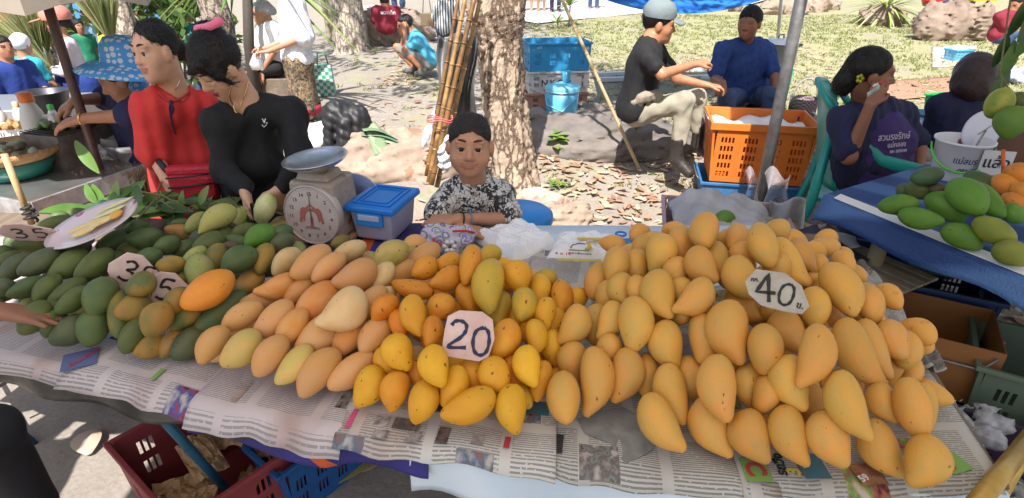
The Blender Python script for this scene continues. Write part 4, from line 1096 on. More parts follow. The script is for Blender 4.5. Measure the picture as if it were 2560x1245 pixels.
P -.68 1.19 .81 .4 h
P -.27 1.27 .82 1.2 h
P -.33 1.35 .82 -1.3 h
P -.53 1.37 .85 3.1 h
P -.25 1.41 .82 2.8 h
P -.23 1.10 .80 .9 hp
P -.21 1.19 .82 -2.3 h2
P -.43 1.11 .80 .9 h
P -.43 1.25 .82 -3.1 h
P -.25 1.47 .82 -1.2 h
P -.50 1.46 .86 -.6 hg
P -.67 1.24 .80 -.2 h
P -.33 1.46 .85 -2.1 h
P -.45 1.31 .85 -3.0 hp
P -.29 1.09 .81 -1.7 ho
P -.42 1.53 .83 -1.0 ho
P -.22 1.34 .82 1.2 hp
P -.46 1.40 .81 1.6 ho
P -.38 1.44 .84 -1.8 hg
P -.32 1.23 .83 -.2 h
P -.47 1.55 .81 -1.4 h
P -.42 1.17 .80 -2.5 h
P -.57 1.22 .80 -.6 hp
P -.22 1.53 .81 3.1 hp
P -.71 1.50 .82 3.1 h
P -.58 1.42 .85 -2.0 h
P -.41 1.34 .82 -1.0 h
P -.21 1.26 .82 -3.0 h2
P -.71 1.13 .80 .0 hp
P -.55 1.30 .83 -1.2 h
P -.34 1.51 .82 -.2 h
P -.17 1.38 .82 .9 hg
P -.64 1.42 .80 .7 hp
P -.57 1.15 .81 -.4 hp
P -.34 1.14 .80 1.6 h
P -.18 1.49 .82 .7 h
Y .04 1.17 .82 -.5 y2
Y .01 1.34 .87 .4 y2
Y .02 1.25 .84 -1.8 y2
Y .10 1.35 .82 1.8 y2
Y -.02 1.39 .83 1.7 y2
Y -.10 1.42 .84 .9 y2
Y -.16 1.08 .82 1.9 y2
Y -.11 1.34 .84 -2.4 y
Y -.12 1.06 .83 1.8 y3
Y -.09 1.38 .86 .4 y2
Y -.18 1.15 .82 .6 yg
Y -.09 1.27 .85 2.7 yg
Y .10 1.03 .80 -2.5 y2
Y .00 1.18 .85 -1.9 y
Y -.15 1.26 .83 .8 y2
Y -.06 .97 .81 -.7 y2
Y -.06 1.04 .81 2.3 y
Y .06 1.08 .81 -.0 y3
Y -.11 1.13 .83 .3 y2
Y -.03 1.07 .85 1.7 y2
Y -.14 .98 .82 -2.6 y2
Y -.04 1.29 .85 -1.0 y3
Y .13 1.10 .82 -.3 y3
Y -.13 1.21 .84 3.1 y2
Y -.01 1.05 .81 -3.1 y2
Y -.01 1.12 .82 2.0 y3
Y -.02 1.42 .87 -.3 y
Y .06 1.41 .83 -2.2 y2
Y .13 1.26 .81 1.7 y
Y .08 1.31 .86 -.4 y
Y .02 .97 .80 -1.0 yg
Y .13 1.15 .80 -.8 yg
Y .05 1.21 .85 -2.5 y3
Y -.09 1.34 .88 .8 y2
Y -.18 1.41 .86 .4 y2
Y -.26 1.00 .80 -2.8 y2
Y -.20 1.29 .85 1.9 y3
Y -.14 1.34 .88 -2.1 y
N .56 1.11 .91 -1.6 np
N .61 1.21 .95 -.5 n
N .53 1.20 .95 2.4 n
N .47 1.04 .88 -2.0 n
N .33 1.39 .93 2.2 n
N .51 1.43 .95 -2.5 n
N .63 1.44 .93 1.9 n
N .74 1.17 .92 -2.1 n
N .59 1.04 .89 .9 np
N .37 1.51 .93 .8 n
N .76 1.22 .96 -2.4 n
N .52 1.25 .97 -1.3 n
N .38 1.34 .92 -2.6 np
N .63 .97 .85 -1.9 n
N .41 1.35 .97 1.3 n
N .44 1.14 .90 2.0 n
N .40 1.45 .94 .2 n
N .80 1.37 .94 -2.8 n
N .68 1.47 .94 -2.3 n
N .66 1.05 .93 1.3 n
N .32 1.12 .91 -3.0 np
N .46 1.44 .92 1.6 n
N .63 .89 .81 2.9 n
N .38 1.26 .96 -2.0 n
N .74 .96 .86 -.4 n
N .77 1.27 .93 -.2 n
N .65 1.26 .94 2.9 np
N .44 1.40 .95 -1.0 n
N .91 1.08 .89 2.1 n
N .87 1.01 .84 -2.1 n
N .73 1.33 .94 -.5 np
N .28 1.30 .91 2.8 n
N .84 .92 .80 -2.8 n
N .54 1.50 .93 1.2 np
N .71 1.27 .97 2.4 n
N .77 1.05 .89 -1.5 np
N .52 1.33 .94 .9 n
N .89 1.32 .91 1.7 n
N .79 1.47 .93 -.6 n
N .85 1.41 .94 3.1 np
N .78 1.15 .94 .4 n
N .62 1.11 .94 1.0 n
N .47 1.50 .94 -.5 n
N .90 1.49 .92 .4 n
N .57 1.25 .97 -1.9 n
N .90 .97 .81 -1.0 n
N .83 1.28 .96 1.5 n
N .38 1.14 .90 -1.8 n
N .90 1.18 .92 -1.6 n
N .43 1.30 .92 2.2 n
N .34 1.29 .92 1.8 n
N .84 1.14 .89 1.7 n
N .68 .94 .86 3.0 n
N .43 1.23 .94 2.0 n
N .29 1.50 .90 2.4 n
N .61 1.15 .91 -2.6 n
N .73 1.42 .95 -2.7 n
N .46 .97 .87 -2.5 n
N .30 1.35 .92 -.4 n
N .71 1.10 .92 -2.7 n
N .89 1.24 .89 -.7 n
N .67 1.35 .96 1.1 n
N .56 .92 .86 -2.2 n
N .51 1.38 .94 -.1 n
N .93 1.10 .85 2.2 n
N .57 1.28 .93 -2.5 n
N .90 1.40 .91 1.3 n
N .56 1.40 .96 -1.1 n
N .34 1.24 .90 2.9 n
N .54 .97 .86 -1.2 n
"""
rows = []
for i, ln in enumerate(MANGO.strip().splitlines()):
    a = ln.split()
    if len(a) == 6: q = float(a[4]); z_ = [(r[3], r[4]) for r in rows[:240] if r[0] == a[0]]; a = a[:4] + [math.cos(q), math.sin(q), 0, .85*sum(v[0] for v in z_)/len(z_), .85*sum(v[1] for v in z_)/len(z_), a[5], 0]
    rows.append([a[0], Vector(map(float, a[1:4])), Vector(map(float, a[4:7])), float(a[7]), float(a[8]), a[9], int(a[10]), i])
NREAL = 240
meshes = {k: [mango_mesh(*p[:3], seed=p[3]) for p in v] for k, v in MM.items()}
stems = mat('stem', (.09, .075, .03), .8)
labels = {}
for hp_ in HEAP:                    # rows counted from the front of each heap
    ms = [r for r in rows[:NREAL] if r[0] == hp_]
    scr = lambda r: (FPX*(r[1].x)/((r[1].y)*math.cos(PITCH)+(CAMH-r[1].z)*math.sin(PITCH)), r[1].y - .9*(r[1].z-.77))
    ms.sort(key=lambda r: scr(r)[1]); k = max(3, int(len(ms)**.5 * 1.25)); nr = max(1, round(len(ms)/k))
    for ri in range(nr):
        seg = ms[ri*len(ms)//nr:(ri+1)*len(ms)//nr]; seg.sort(key=lambda r: r[1].x)
        for ci, r in enumerate(seg):
            labels[r[7]] = '%s mango, %s from left in %s row from front of %s' % (CW[r[5]], ORD[min(ci, 15)], ORD[ri], HEAP[hp_]) if hp_ != 'H' else '%s mango, %s from left, hanging above the white bucket' % (CW[r[5]], ORD[ci])
GRP = dict(G='green mangoes on the left', P='peach mangoes', Y='small yellow mangoes', N='orange mangoes in the big heap', R='mangoes on the blue table', H='hanging mangoes')
cache = {}; CORE = []
for r in rows:
    hp_, C, ax, Lm, Wm, col, cv, i = r
    kind = 'b' if (cv and hp_ == 'N') else 'p' if col == 'pp' else 'y' if hp_ == 'Y' else 'b' if (hp_ == 'P' and cv) or (hp_ == 'N' and i % 3 == 0) else 'e'
    vs = meshes[kind]; key = (kind, i % len(vs), col)
    if key not in cache:
        me = vs[i % len(vs)].copy(); me.materials.append(MT[col]); cache[key] = me
    if i < NREAL: o = bpy.data.objects.new('mango', cache[key]); COL.objects.link(o)
    v = (Vector((0, 0, CAMH)) - C).normalized(); ax.normalize()
    sgn = cv if cv else (1 if i % 2 else -1)
    xx = ax.cross(v).normalized()
    if xx.x < 0: xx = -xx
    xx = xx * sgn
    if not cv: xx = (Matrix.Rotation(random.uniform(-1.2, 1.2), 3, ax) @ xx).normalized()
    yy = ax.cross(xx).normalized(); xx = yy.cross(ax)
    m4 = Matrix((xx*Wm*random.uniform(.95, 1.05), yy*Wm*random.uniform(.86, 1.03), ax*Lm)).transposed().to_4x4(); m4.translation = C
    if i >= NREAL: CORE.append((vs[i % len(vs)], m4, col)); continue
    o.matrix_world = m4; tag(o, labels[i], 'mango', GRP[hp_])
    if col in ('ho', 'gy', 'p', 'pp') and i % 2 == 0 and i < NREAL:      # a bit of stalk left on
        s0 = Vector((0, 0, -.49)); k = MB().tube([s0, s0 + Vector((.03, .02, -.05)), s0 + Vector((.10, .02, -.10))], .012, 6); k.build('stalk', stems, o, True)

cols = sorted({c for _, _, c in CORE}); bm = bmesh.new()      # mangoes buried inside the heaps, seen only through the gaps
for me, m4, col in CORE:
    n0 = len(bm.faces); me2 = me.copy(); me2.transform(m4); bm.from_mesh(me2); bm.faces.ensure_lookup_table()
    for f in bm.faces[n0:]: f.material_index = cols.index(col); f.smooth = True
    bpy.data.meshes.remove(me2)
me = bpy.data.meshes.new('m'); bm.to_mesh(me); bm.free(); o = bpy.data.objects.new('buried_mangoes', me); COL.objects.link(o)
for c in cols: me.materials.append(MT[c])
tag(o, 'mangoes buried inside the heaps, glimpsed only through the gaps', 'mangoes', kind='stuff')

# ------------------------------------------------------------------ price signs and goods on the mango table
m_board = mat('sign_pink', (.70, .52, .49), .8, var=(.58, .38, .34), vscale=16, bump=.2, bscale=80, spots=((.40, .18, .12), 26, .70))
m_board2 = mat('sign_grey', (.48, .45, .40), .85, var=(.38, .35, .31), vscale=14, bump=.4, bscale=70, spots=((.30, .14, .10), 18, .70))
m_mark = mat('marker_navy', (.012, .016, .06), .6); m_markb = mat('marker_black', (.015, .015, .015), .6)
def onray(px, py, t): return Vector((0, 0, CAMH)) + ray(px, py).normalized() * t
def sign(label, px, py, t, w, h, outline, roll, back, marks, board=None, yaw=0):
    c = onray(px, py, t); v = (Vector((0, 0, CAMH)) - c).normalized(); x = Vector((1, 0, 0)); x = (x - v*x.dot(v)).normalized(); u = v.cross(x)
    rot = Matrix.Rotation(R(back), 3, x) @ Matrix.Rotation(R(yaw), 3, u); v, u, x = rot @ v, rot @ u, rot @ x
    rr = Matrix.Rotation(R(-roll), 3, v); x, u = rr @ x, rr @ u
    o = MB().prism([(a*w, b*h) for a, b in outline], .004, TM((0, 0, -.004))).build('price_sign', board or m_board, bevel=.001); tag(o, label, 'price sign', 'price signs on the mangoes')
    frame_to(o, x, u, v, c)
    for (body, dx, dy, sz, m, sp, rz) in marks:
        k = stroke_mesh(body, sz, m); 
        for q in k: q.location = (dx, dy, .0012); q.rotation_euler = (0, 0, rz); q.parent = o
    return o
STROKES = {'2': [[(-.28, .30), (-.18, .46), (.05, .50), (.24, .38), (.24, .15), (.08, -.10), (-.30, -.47), (.34, -.42)]], '0': [[(.05, .5), (-.2, .36), (-.29, 0), (-.2, -.38), (.02, -.5), (.22, -.36), (.29, 0), (.22, .36), (.05, .5)]],
    '3': [[(-.22, .38), (0, .5), (.22, .38), (.2, .16), (-.06, .04), (.22, -.08), (.26, -.34), (.02, -.5), (-.28, -.40)]], '5': [[(.28, .48), (-.12, .46), (-.2, .08), (.06, .12), (.26, -.06), (.22, -.34), (-.02, -.5), (-.28, -.42)]],
    '4': [[(.30, -.16), (-.34, -.20), (-.02, .50), (.12, -.52)]]}
def stroke_mesh(body, sz, m, r=None):
    if body in STROKES:
        out = []
        for st in STROKES[body]:
            pts = [Vector((a*sz, b*sz, 0)) for a, b in st]; fine = []
            for i in range(len(pts)-1):           # rounded brush stroke
                p0, p1, p2, p3 = pts[max(i-1, 0)], pts[i], pts[i+1], pts[min(i+2, len(pts)-1)]
                for k in range(5):
                    t = k/5
                    if body in '4' : fine.append(p1.lerp(p2, t)); continue
                    fine.append(.5*((2*p1) + (p2-p0)*t + (2*p0-5*p1+4*p2-p3)*t*t + (3*p1-p0-3*p2+p3)*t*t*t))
            fine.append(pts[-1]); V = []; w = sz*.062; F = []
            for i, p in enumerate(fine):
                d = (fine[min(i+1, len(fine)-1)] - fine[max(i-1, 0)]); n = Vector((-d.y, d.x, 0)).normalized() * w * (1 + .18*math.sin(i*1.3)); V += [p+n, p-n]
            for i in range(len(fine)-1): F.append((2*i, 2*i+1, 2*i+3, 2*i+2))
            out.append(obj('numeral', pyd(V, F), m))
        return out
    return [obj('lettering', text_mesh(body, sz, .0003, .0004), m)]
OCT = [(-.42, .38), (-.20, .5), (.24, .49), (.45, .34), (.5, -.05), (.40, -.40), (.22, -.5), (-.40, -.42), (-.5, -.22), (-.47, .1)]
BLOB = [(-.50, .14), (-.34, .46), (.10, .42), (.36, .16), (.5, -.30), (.40, -.50), (.12, -.48), (-.22, -.40), (-.42, -.16)]
HEX = [(-.28, .46), (.02, .5), (.46, .18), (.5, -.02), (.22, -.46), (-.20, -.5), (-.46, -.14), (-.5, .05)]
sign('pink board with a navy handwritten 20 on the yellow mangoes', 1172, 840, 1.225, .108, .105, OCT, 2, 8, [('2', -.022, .002, .058, m_mark, 1, -.10), ('0', .026, -.010, .058, m_mark, 1, -.06)])
sign('grey board with a black handwritten 40 on the big orange heap', 1942, 726, 1.285, .122, .086, BLOB, 6, 8, [('4', -.018, .004, .056, m_markb, 1, -.05), ('0', .018, -.006, .044, m_markb, 1, -.2), ('ข.', .044, -.026, .018, m_markb, 1, -.15), ('กก.', -.042, .018, .011, m_markb, 1, 0)], m_board2)
sign('pink board with a grey 35 half covered by a green mango', 333, 682, 1.79, .115, .105, HEX, 20, 25, [('3', -.012, .002, .056, m_markb, 1, 0), ('5', .030, .004, .05, m_markb, 1, 0)])
sign('pink board with a black 50 half covered by a mango', 420, 730, 1.735, .112, .105, HEX, 14, 20, [('5', -.008, .006, .056, m_markb, 1, 0), ('0', .032, -.016, .052, m_markb, 1, 0)])
sign('pink board lying flat on green mangoes at the far left end', 68, 583, 2.14, .14, .10, HEX, -20, 62, [('3', -.02, 0, .05, m_markb, 1, 0), ('5', .03, 0, .05, m_markb, 1, 0)], yaw=-10)
# --- plate of sliced mango
pc_ = onray(238, 567, 2.03)
pl = thing('plate', 'pink oval melamine plate of mango slices lying on green mangoes', 'plate', pc_)
m_plate = mat('melamine_pink', (.62, .50, .53), .25, var=(.66, .56, .58), vscale=6, spots=((.40, .10, .20), 22, .66), coat=.3)
pm = TM(rz=.05, rx=R(14), ry=R(-16))
pm_s = pm @ Matrix.Diagonal((1.25, .92, 1, 1))
MB().lathe([(0, -.004), (.06, -.004), (.098, .010), (.112, .014), (.113, .0165), (.097, .013), (.060, .0), (0, .0)], 40, pm_s).build('dish', m_plate, pl, True)
m_sl = [mat('slice_pale', (.62, .56, .24), .35, var=(.66, .62, .36), vscale=30, sss=.2), mat('slice_yellow', (.68, .48, .14), .35, var=(.70, .58, .30), vscale=25, sss=.2), mat('slice_orange', (.68, .36, .05), .35, sss=.2)]
for i, (a, b, l, w, rz, k, z) in enumerate([(.03, .045, .11, .012, .35, 0, .012), (.045, .03, .10, .012, .33, 0, .018), (.05, .055, .12, .010, .36, 0, .022), (.0, .005, .075, .018, .3, 1, .012), (.02, -.012, .08, .017, .28, 1, .014), (-.01, -.03, .08, .020, .3, 1, .012), (.045, -.005, .05, .018, .2, 1, .016), (.07, .012, .045, .022, .4, 2, .014), (-.035, -.012, .06, .014, .35, 1, .016)]):
    k2 = MB().lathe([(0, -l/2), (w*.7, -l*.33), (w, 0), (w*.75, l*.33), (0, l/2)], 10, pm @ TM((a, b, z), rz=rz) @ Matrix.Rotation(R(90), 4, 'Y') @ Matrix.Diagonal((.35, 1, 1, 1)))
    k2.build('mango_slice', m_sl[k], pl, True)
# --- branch with mango leaves
m_leaf = [mat('mleaf_a', (.075, .16, .03), .38, var=(.10, .21, .04), vscale=20, transl=.2), mat('mleaf_b', (.05, .11, .03), .36, transl=.15), mat('mleaf_c', (.17, .27, .07), .42, transl=.25)]
def leaf_geo(k, base, d, n, L, w, bend=.25, fold=.25, seg=7):
    d = Vector(d).normalized(); n = Vector(n); n = (n - d*n.dot(d)).normalized(); s = d.cross(n); V = []
    for i in range(seg+1):
        t = i/seg; ww = w*math.sin(math.pi*min(1, t*.94+.04))**.8; c = Vector(base) + d*L*t - n*bend*L*t*t; c2 = n*fold*ww
        V += [c - s*ww + c2, c, c + s*ww + c2]
    return k.add(V, [(3*i+j, 3*i+j+1, 3*i+j+4, 3*i+j+3) for i in range(seg) for j in (0, 1)])
br = thing('mango_branch', 'leafy mango branch lying behind the green mangoes on the table', 'branch', (-1.2, 1.88, .80)); o0 = Vector(br.location)
k = MB(); rr = random.Random(5)
for i in range(9):
    a = WZ(330+45*i+rr.uniform(-20, 20), 560+rr.uniform(-40, 10), .86); b = a + Vector((rr.uniform(-.25, .1), rr.uniform(-.02, .22), rr.uniform(-.02, .05))); k.tube([a-o0, a.lerp(b, .5)-o0+Vector((0, 0, .015)), b-o0], .0035, 6)
k.build('twig', mat('twig', (.13, .13, .05), .7), br, True)
for i in range(46):
    px = rr.uniform(225, 590); py = 540 - .05*(px-225) + rr.uniform(-24, 18); p = WZ(px, py, .82+rr.uniform(0, .04)) - o0
    d = Vector((rr.uniform(-1, 1), rr.uniform(-.3, .9), rr.uniform(-.15, .30) - (.12 if 400 < px < 570 else 0))); leaf_geo(MB(), p, d, (rr.uniform(-.4, .4), -.5, 1), rr.uniform(.10, .19), rr.uniform(.017, .028), rr.uniform(.1, .5)).build('leaf', m_leaf[i % 3 if i % 4 else 1], br, True)
for (px, py, y, d, L) in ((270, 515, 1.97, (-.5, .1, .6), .10), (300, 515, 1.98, (.45, .1, .5), .12), (245, 510, 1.97, (-.4, .1, .55), .09), (335, 518, 1.96, (.9, 0, .30), .15), (290, 515, 1.95, (.1, 0, .7), .09), (410, 520, 1.93, (-.2, .1, .9), .06), (455, 520, 1.92, (.05, .1, .9), .06), (500, 512, 1.90, (.35, .1, .8), .07), (515, 532, 1.9, (.8, .1, .35), .12)):
    leaf_geo(MB(), W(px, py, y) - o0, d, (0, -1, .3), L, L*.20, .35).build('leaf', m_leaf[(px//10) % 3 if px < 480 else 2], br, True)
# --- dial scale
SB = WZ(800, 606, .757)
sc = thing('weighing_scale', 'old white dial weighing scale with a round steel pan', 'scale', SB, R(-14)); sc.scale = (.94,)*3
m_enam = mat('enamel_pink', (.58, .50, .49), .4, var=(.50, .42, .41), vscale=6, spots=((.30, .16, .10), 16, .68)); m_ename = mat('enamel_grey', (.38, .33, .28), .5, var=(.30, .22, .17), vscale=12, spots=((.25, .11, .06), 14, .64))
m_stl = mat('stainless', (.70, .70, .71), .30, metal=.85, var=(.52, .52, .53), vscale=14); m_rust = mat('rust', (.28, .12, .06), .8, var=(.42, .26, .18), vscale=30)
MB().frus((-.115, -.02, 0), (.115, .16, .02), .0).build('base', m_rust, sc, bevel=.004)
MB().frus((-.085, -.005, .02), (.085, .15, .235), -.012).build('housing', m_ename, sc, bevel=.012)
dm = TM((0, -.018, .118), rx=R(90-4)); m_dial = mat('dial_face', (.58, .50, .47), .35, var=(.50, .41, .38), vscale=9)
MB().lathe([(.112, -.02), (.112, .006), (.106, .010), (.104, .006)], 48, dm).build('bezel', mat('bezel', (.48, .42, .40), .35, metal=.3), sc, True)
dl = MB().lathe([(0, .0065), (.104, .0065)], 48, dm).build('dial', m_dial, sc, True)
ink = mat('dial_ink', (.10, .09, .09), .6); inkr = mat('dial_red', (.38, .12, .10), .6)
for i in range(15):
    a = 2*math.pi*i/15; rr_ = .080; lab = str(15 if i == 0 else i)
    o = obj('numeral', text_mesh(lab, .019, .0002, .0004), ink, dl); o.matrix_local = dm @ TM((math.sin(a)*rr_, math.cos(a)*rr_, .0075))
k = MB()
for i in range(60):
    a = 2*math.pi*i/60; r0 = .094 if i % 4 else .091; k.add([dm @ Vector((math.sin(a+d)*r, math.cos(a+d)*r, .0074)) for r, d in ((r0, -.006), (r0, .006), (.099, .006), (.099, -.006))], [(0, 1, 2, 3)])
k.build('tick', ink, dl)
def bird(sx):    # one of the pair of red birds printed on the dial
    pts = [(.006, .030), (.014, .034), (.022, .028), (.030, .030), (.040, .022), (.044, .008), (.046, -.010), (.050, -.026), (.040, -.030), (.036, -.016), (.030, -.026), (.026, -.014), (.022, .004), (.012, .014), (.004, .016)]
    return [dm @ Vector((sx*x, y, .0076)) for x, y in pts]
for sx in (1, -1): MB().add(bird(sx), [tuple(range(15))]).build('emblem', inkr, dl)
k = MB(); k.lathe([(.0, .0), (.012, .0)], 16, dm @ TM((0, .030, .0079))); k.build('emblem', m_dial, dl); k = MB(); k.lathe([(.006, 0), (.012, 0)], 16, dm @ TM((0, .030, .0081))); k.build('emblem', inkr, dl)
k = MB().box((-.006, -.046, .0076), (.006, -.006, .0079), dm); k.build('emblem', inkr, dl)
MB().box((-.030, -.050, .0076), (.030, -.0475, .0078), dm).build('emblem', ink, dl); MB().box((-.026, -.0445, .0076), (.026, -.0425, .0078), dm).build('emblem', ink, dl)
MB().add([dm @ Vector(p) for p in ((-.0035, -.03, .0095), (.0035, -.03, .0095), (.001, .078, .0095), (-.001, .078, .0095))], [(0, 1, 2, 3)]).build('pointer', mat('pointer', (.12, .11, .11), .4), sc)
MB().frus((-.055, .02, .235), (.055, .11, .262), -.01).build('pan_support', m_ename, sc, bevel=.004)
pn = TM((.005, .05, .288), rx=R(3), ry=R(-5), s=.80)
MB().lathe([(0, .0), (.095, .002), (.125, .018), (.138, .030), (.143, .030), (.143, .027), (.130, .012), (.098, -.006), (0, -.008)], 48, pn).build('pan', m_stl, sc, True)
MB().lathe([(.03, -.05), (.05, -.02), (.06, -.006)], 24, pn).build('pan_stem', m_ename, sc, True)
# --- round steel tray behind the scale
tp = WZ(868, 585, .757); tr = MB().lathe([(0, 0), (.10, .004), (.128, .018), (.132, .018), (.128, .012), (.10, -.003), (0, -.006)], 40).build('steel_tray', m_stl, None, True)
tr.matrix_world = TM(W(868, 520, tp.y + .07), rz=R(20)) @ Matrix.Rotation(R(82), 4, 'X') @ Matrix.Rotation(R(12), 4, 'Y'); tag(tr, 'round steel tray standing on edge behind the dial scale', 'tray')
# --- storage box with blue lid
bp = WZ(948, 614, .757); bx = thing('storage_box', 'clear plastic storage box with a bright blue clip lid', 'box', bp + Vector((0, .125, 0)), R(-16)); bx.scale = (.82, .86, .90)
m_clear = mat('cloudy_plastic', (.50, .50, .66), .3, var=(.56, .55, .68), vscale=4, trans=.25, sss=.1); m_blue = mat('lid_blue', (.01, .20, .68), .32, var=(.012, .17, .60), vscale=8)
MB().frus((-.098, -.115, 0), (.098, .115, .125), .014).build('tub', m_clear, bx, bevel=.012)
MB().frus((-.112, -.130, .122), (.112, .130, .148), -.004).build('lid', m_blue, bx, bevel=.008)
k = MB()
for lo, hi in (((-.085, -.10, .148), (.085, -.092, .1535)), ((-.085, .092, .148), (.085, .10, .1535)), ((-.085, -.10, .148), (-.077, .10, .1533)), ((.077, -.10, .148), (.085, .10, .1531)), ((-.062, -.075, .148), (.062, -.070, .152)), ((-.062, .070, .148), (.062, .075, .152)), ((-.062, -.07, .148), (-.057, .07, .1518)), ((.057, -.07, .148), (.062, .07, .1516))): k.box(lo, hi)
k.build('lid_rib', m_blue, bx, bevel=.002)
MB().box((-.060, -.130, .070), (.060, -.112, .122)).build('clip', mat('clip_blue', (.03, .28, .75), .3), bx, bevel=.004); MB().box((-.048, -.1335, .094), (.048, -.129, .116)).build('clip', mat('clip_pale', (.45, .50, .68), .35), bx, bevel=.002)
MB().box((-.058, .112, .070), (.058, .130, .122)).build('clip', m_blue, bx, bevel=.004)
# --- floral pouch with red piping
m_flo = mat('floral_cloth', (.30, .24, .52), .8); N, L, p = nodes(m_flo)
t = N.new('ShaderNodeTexCoord'); vo = N.new('ShaderNodeTexVoronoi'); vo.inputs['Scale'].default_value = 26; L.new(t.outputs['Object'], vo.inputs[0])
cr = N.new('ShaderNodeValToRGB'); cr.color_ramp.interpolation = 'CONSTANT'; e = cr.color_ramp.elements
e[0].color = (.62, .60, .66, 1); e[1].position = .16; e[1].color = (.30, .22, .55, 1); k = e.new(.30); k.color = (.55, .52, .60, 1); k = e.new(.42); k.color = (.18, .13, .40, 1); k = e.new(.5); k.color = (.30, .42, .16, 1); k = e.new(.56); k.color = (.50, .46, .58, 1)
L.new(vo.outputs['Distance'], cr.inputs[0]); L.new(cr.outputs[0], p.inputs['Base Color'])
fp = WZ(1112, 636, .76); po = thing('cloth_pouch', 'purple floral cloth pouch with red piping in front of the boy', 'pouch', fp)
P = [pe((0, .02, .04), (.075, .055, .042), 0, .02), pe((-.035, .03, .045), (.05, .05, .045), 0, .02), pe((.055, .05, .05), (.045, .045, .03), 0, .02)]
b = solid('bag', P, .006, m_flo, po, wob(.006, 40, 3)); m_redp = mat('piping_red', (.50, .02, .03), .6)
MB().tube([(-.052, -.028, .035), (-.02, -.038, .062), (.015, -.036, .045), (.02, -.04, .01)], .004, 8).build('strap', m_redp, po, True)
MB().tube([(-.03, -.032, .075), (-.024, -.044, .04), (-.012, -.046, .005)], .004, 8).build('strap', m_redp, po, True)
MB().tube([(.03, .0, .085), (.07, .01, .082), (.10, .02, .07)], .004, 8).build('strap', m_redp, po, True)
k = MB()
for i in range(6):
    a = i*math.pi/3; k.lathe([(0, 0), (.010, .001), (0, .002)], 10, TM((.022, -.042, .05), rx=R(80)) @ TM((.015*math.cos(a), .015*math.sin(a), 0)))
k.build('flower_print', mat('flower_white', (.75, .75, .76), .8), po, True)
# --- packs of plastic bags
m_bag = mat('white_bag', (.86, .86, .88), .25, var=(.78, .78, .82), vscale=8, bump=.35, bscale=25, sss=.1, coat=.3)
def pillow_pack(label, cs, z, hgt, m, seed):
    r = np.random.default_rng(seed); ph = r.uniform(0, 6, 6); a, b, c, d = cs; k = MB(); n = 30
    def top(u, v):
        p = a.lerp(b, u).lerp(d.lerp(c, u), v); e = min(u, 1-u, v, 1-v); f = min(1, e*7); return Vector((p.x, p.y, z + hgt*f**.6 + .009*f*(abs(math.sin(9*u+ph[0]+5*v)) - abs(math.sin(8*v-4*u+ph[1])) + .5*abs(math.sin(21*u+ph[2]+13*v)) - .4*abs(math.sin(17*v+11*u)))))
    k.sheet(top, n, n); k.sheet(lambda u, v: Vector((*a.lerp(b, u).lerp(d.lerp(c, u), v).xy, z)), n, n); o = k.build('bag_pack', m, None, False); return tag(o, label, 'bags', 'packs of plastic bags')
pillow_pack('white blank pack of clear plastic bags beside the boy', [WZ(1290, 672, .76), WZ(1395, 615, .76), WZ(1310, 568, .76), WZ(1180, 598, .76)], .760, .050, m_bag, 1)
wp = pillow_pack('white pack of plastic bags with a yellow logo and Thai print', [WZ(1360, 655, .76), WZ(1550, 665, .76), WZ(1540, 602, .76), WZ(1395, 592, .76)], .7585, .040, m_bag, 2)
def onpack(body, px, py, sz, m, rz=0, geo=None):
    o = obj('print', geo or text_mesh(body, sz, .0003, .0004), m); o.location = WZ(px, py, .812); o.rotation_euler = (R(3), 0, rz); o.parent = wp; return o
yel = mat('print_yellow', (.62, .45, .03), .5)
onpack('', 1500, 598, 0, yel, -.07, MB().box((-.075, -.008, 0), (.075, .008, .0005)).mesh()); onpack('ถุงร้อนใส ตราเรือ', 1495, 599, .017, m_inkr, -.07)
onpack('', 1455, 650, 0, yel, -.05, MB().box((-.075, -.006, 0), (.06, .006, .0005)).mesh())
k = MB().tube([(-.03, .0, 0), (-.022, .02, 0), (0, .03, 0), (.02, .026, 0)], .002, 6).mesh(); onpack('', 1450, 620, 0, ink, 0, k)
k = MB().tube([(.012, -.012, 0), (.026, .006, 0), (.026, .026, 0), (.018, .036, 0)], [.006, .006, .005, .003], 8).mesh(); onpack('', 1455, 620, 0, yel, 0, k)
onpack('', 1450, 626, 0, mat('print_olive', (.25, .25, .03), .5), -.1, MB().box((-.035, -.005, 0), (.03, .003, .0005)).mesh()); onpack('ตราเรือทอง', 1450, 634, .016, ink, -.15); onpack('6 x 10', 1408, 634, .020, m_inkr, -.15)
# --- scissors with blue handle, pen, blue pad
p0 = WZ(1552, 588, .762); s_ = thing('scissors', 'small scissors with blue plastic finger rings on the table', 'scissors', p0)
MB().tube([(.018*math.cos(a), .014*math.sin(a)*1.2, .005) for a in np.linspace(0, 6.28, 16)], .004, 8).build('handle', m_blue, s_, True); MB().box((-.004, -.09, .002), (.004, -.015, .005)).build('blade', m_stl, s_)
p0 = WZ(1608, 602, .765); MB().tube([p0 + Vector((-.045, 0, .006)), p0 + Vector((.06, .012, .006))], .0055, 10).build('pen', mat('pen_black', (.03, .03, .035), .3), None, True); tag(bpy.data.objects['pen'], 'black pen lying behind the big mango heap', 'pen')
o = MB().box((-.05, -.06, 0), (.05, .06, .012)).build('order_pad', mat('pad_blue', (.01, .18, .45), .4), None, bevel=.002); o.location = WZ(1585, 622, .760); o.rotation_euler = (0, 0, .3); tag(o, 'blue pad lying left behind the big mango heap', 'pad')
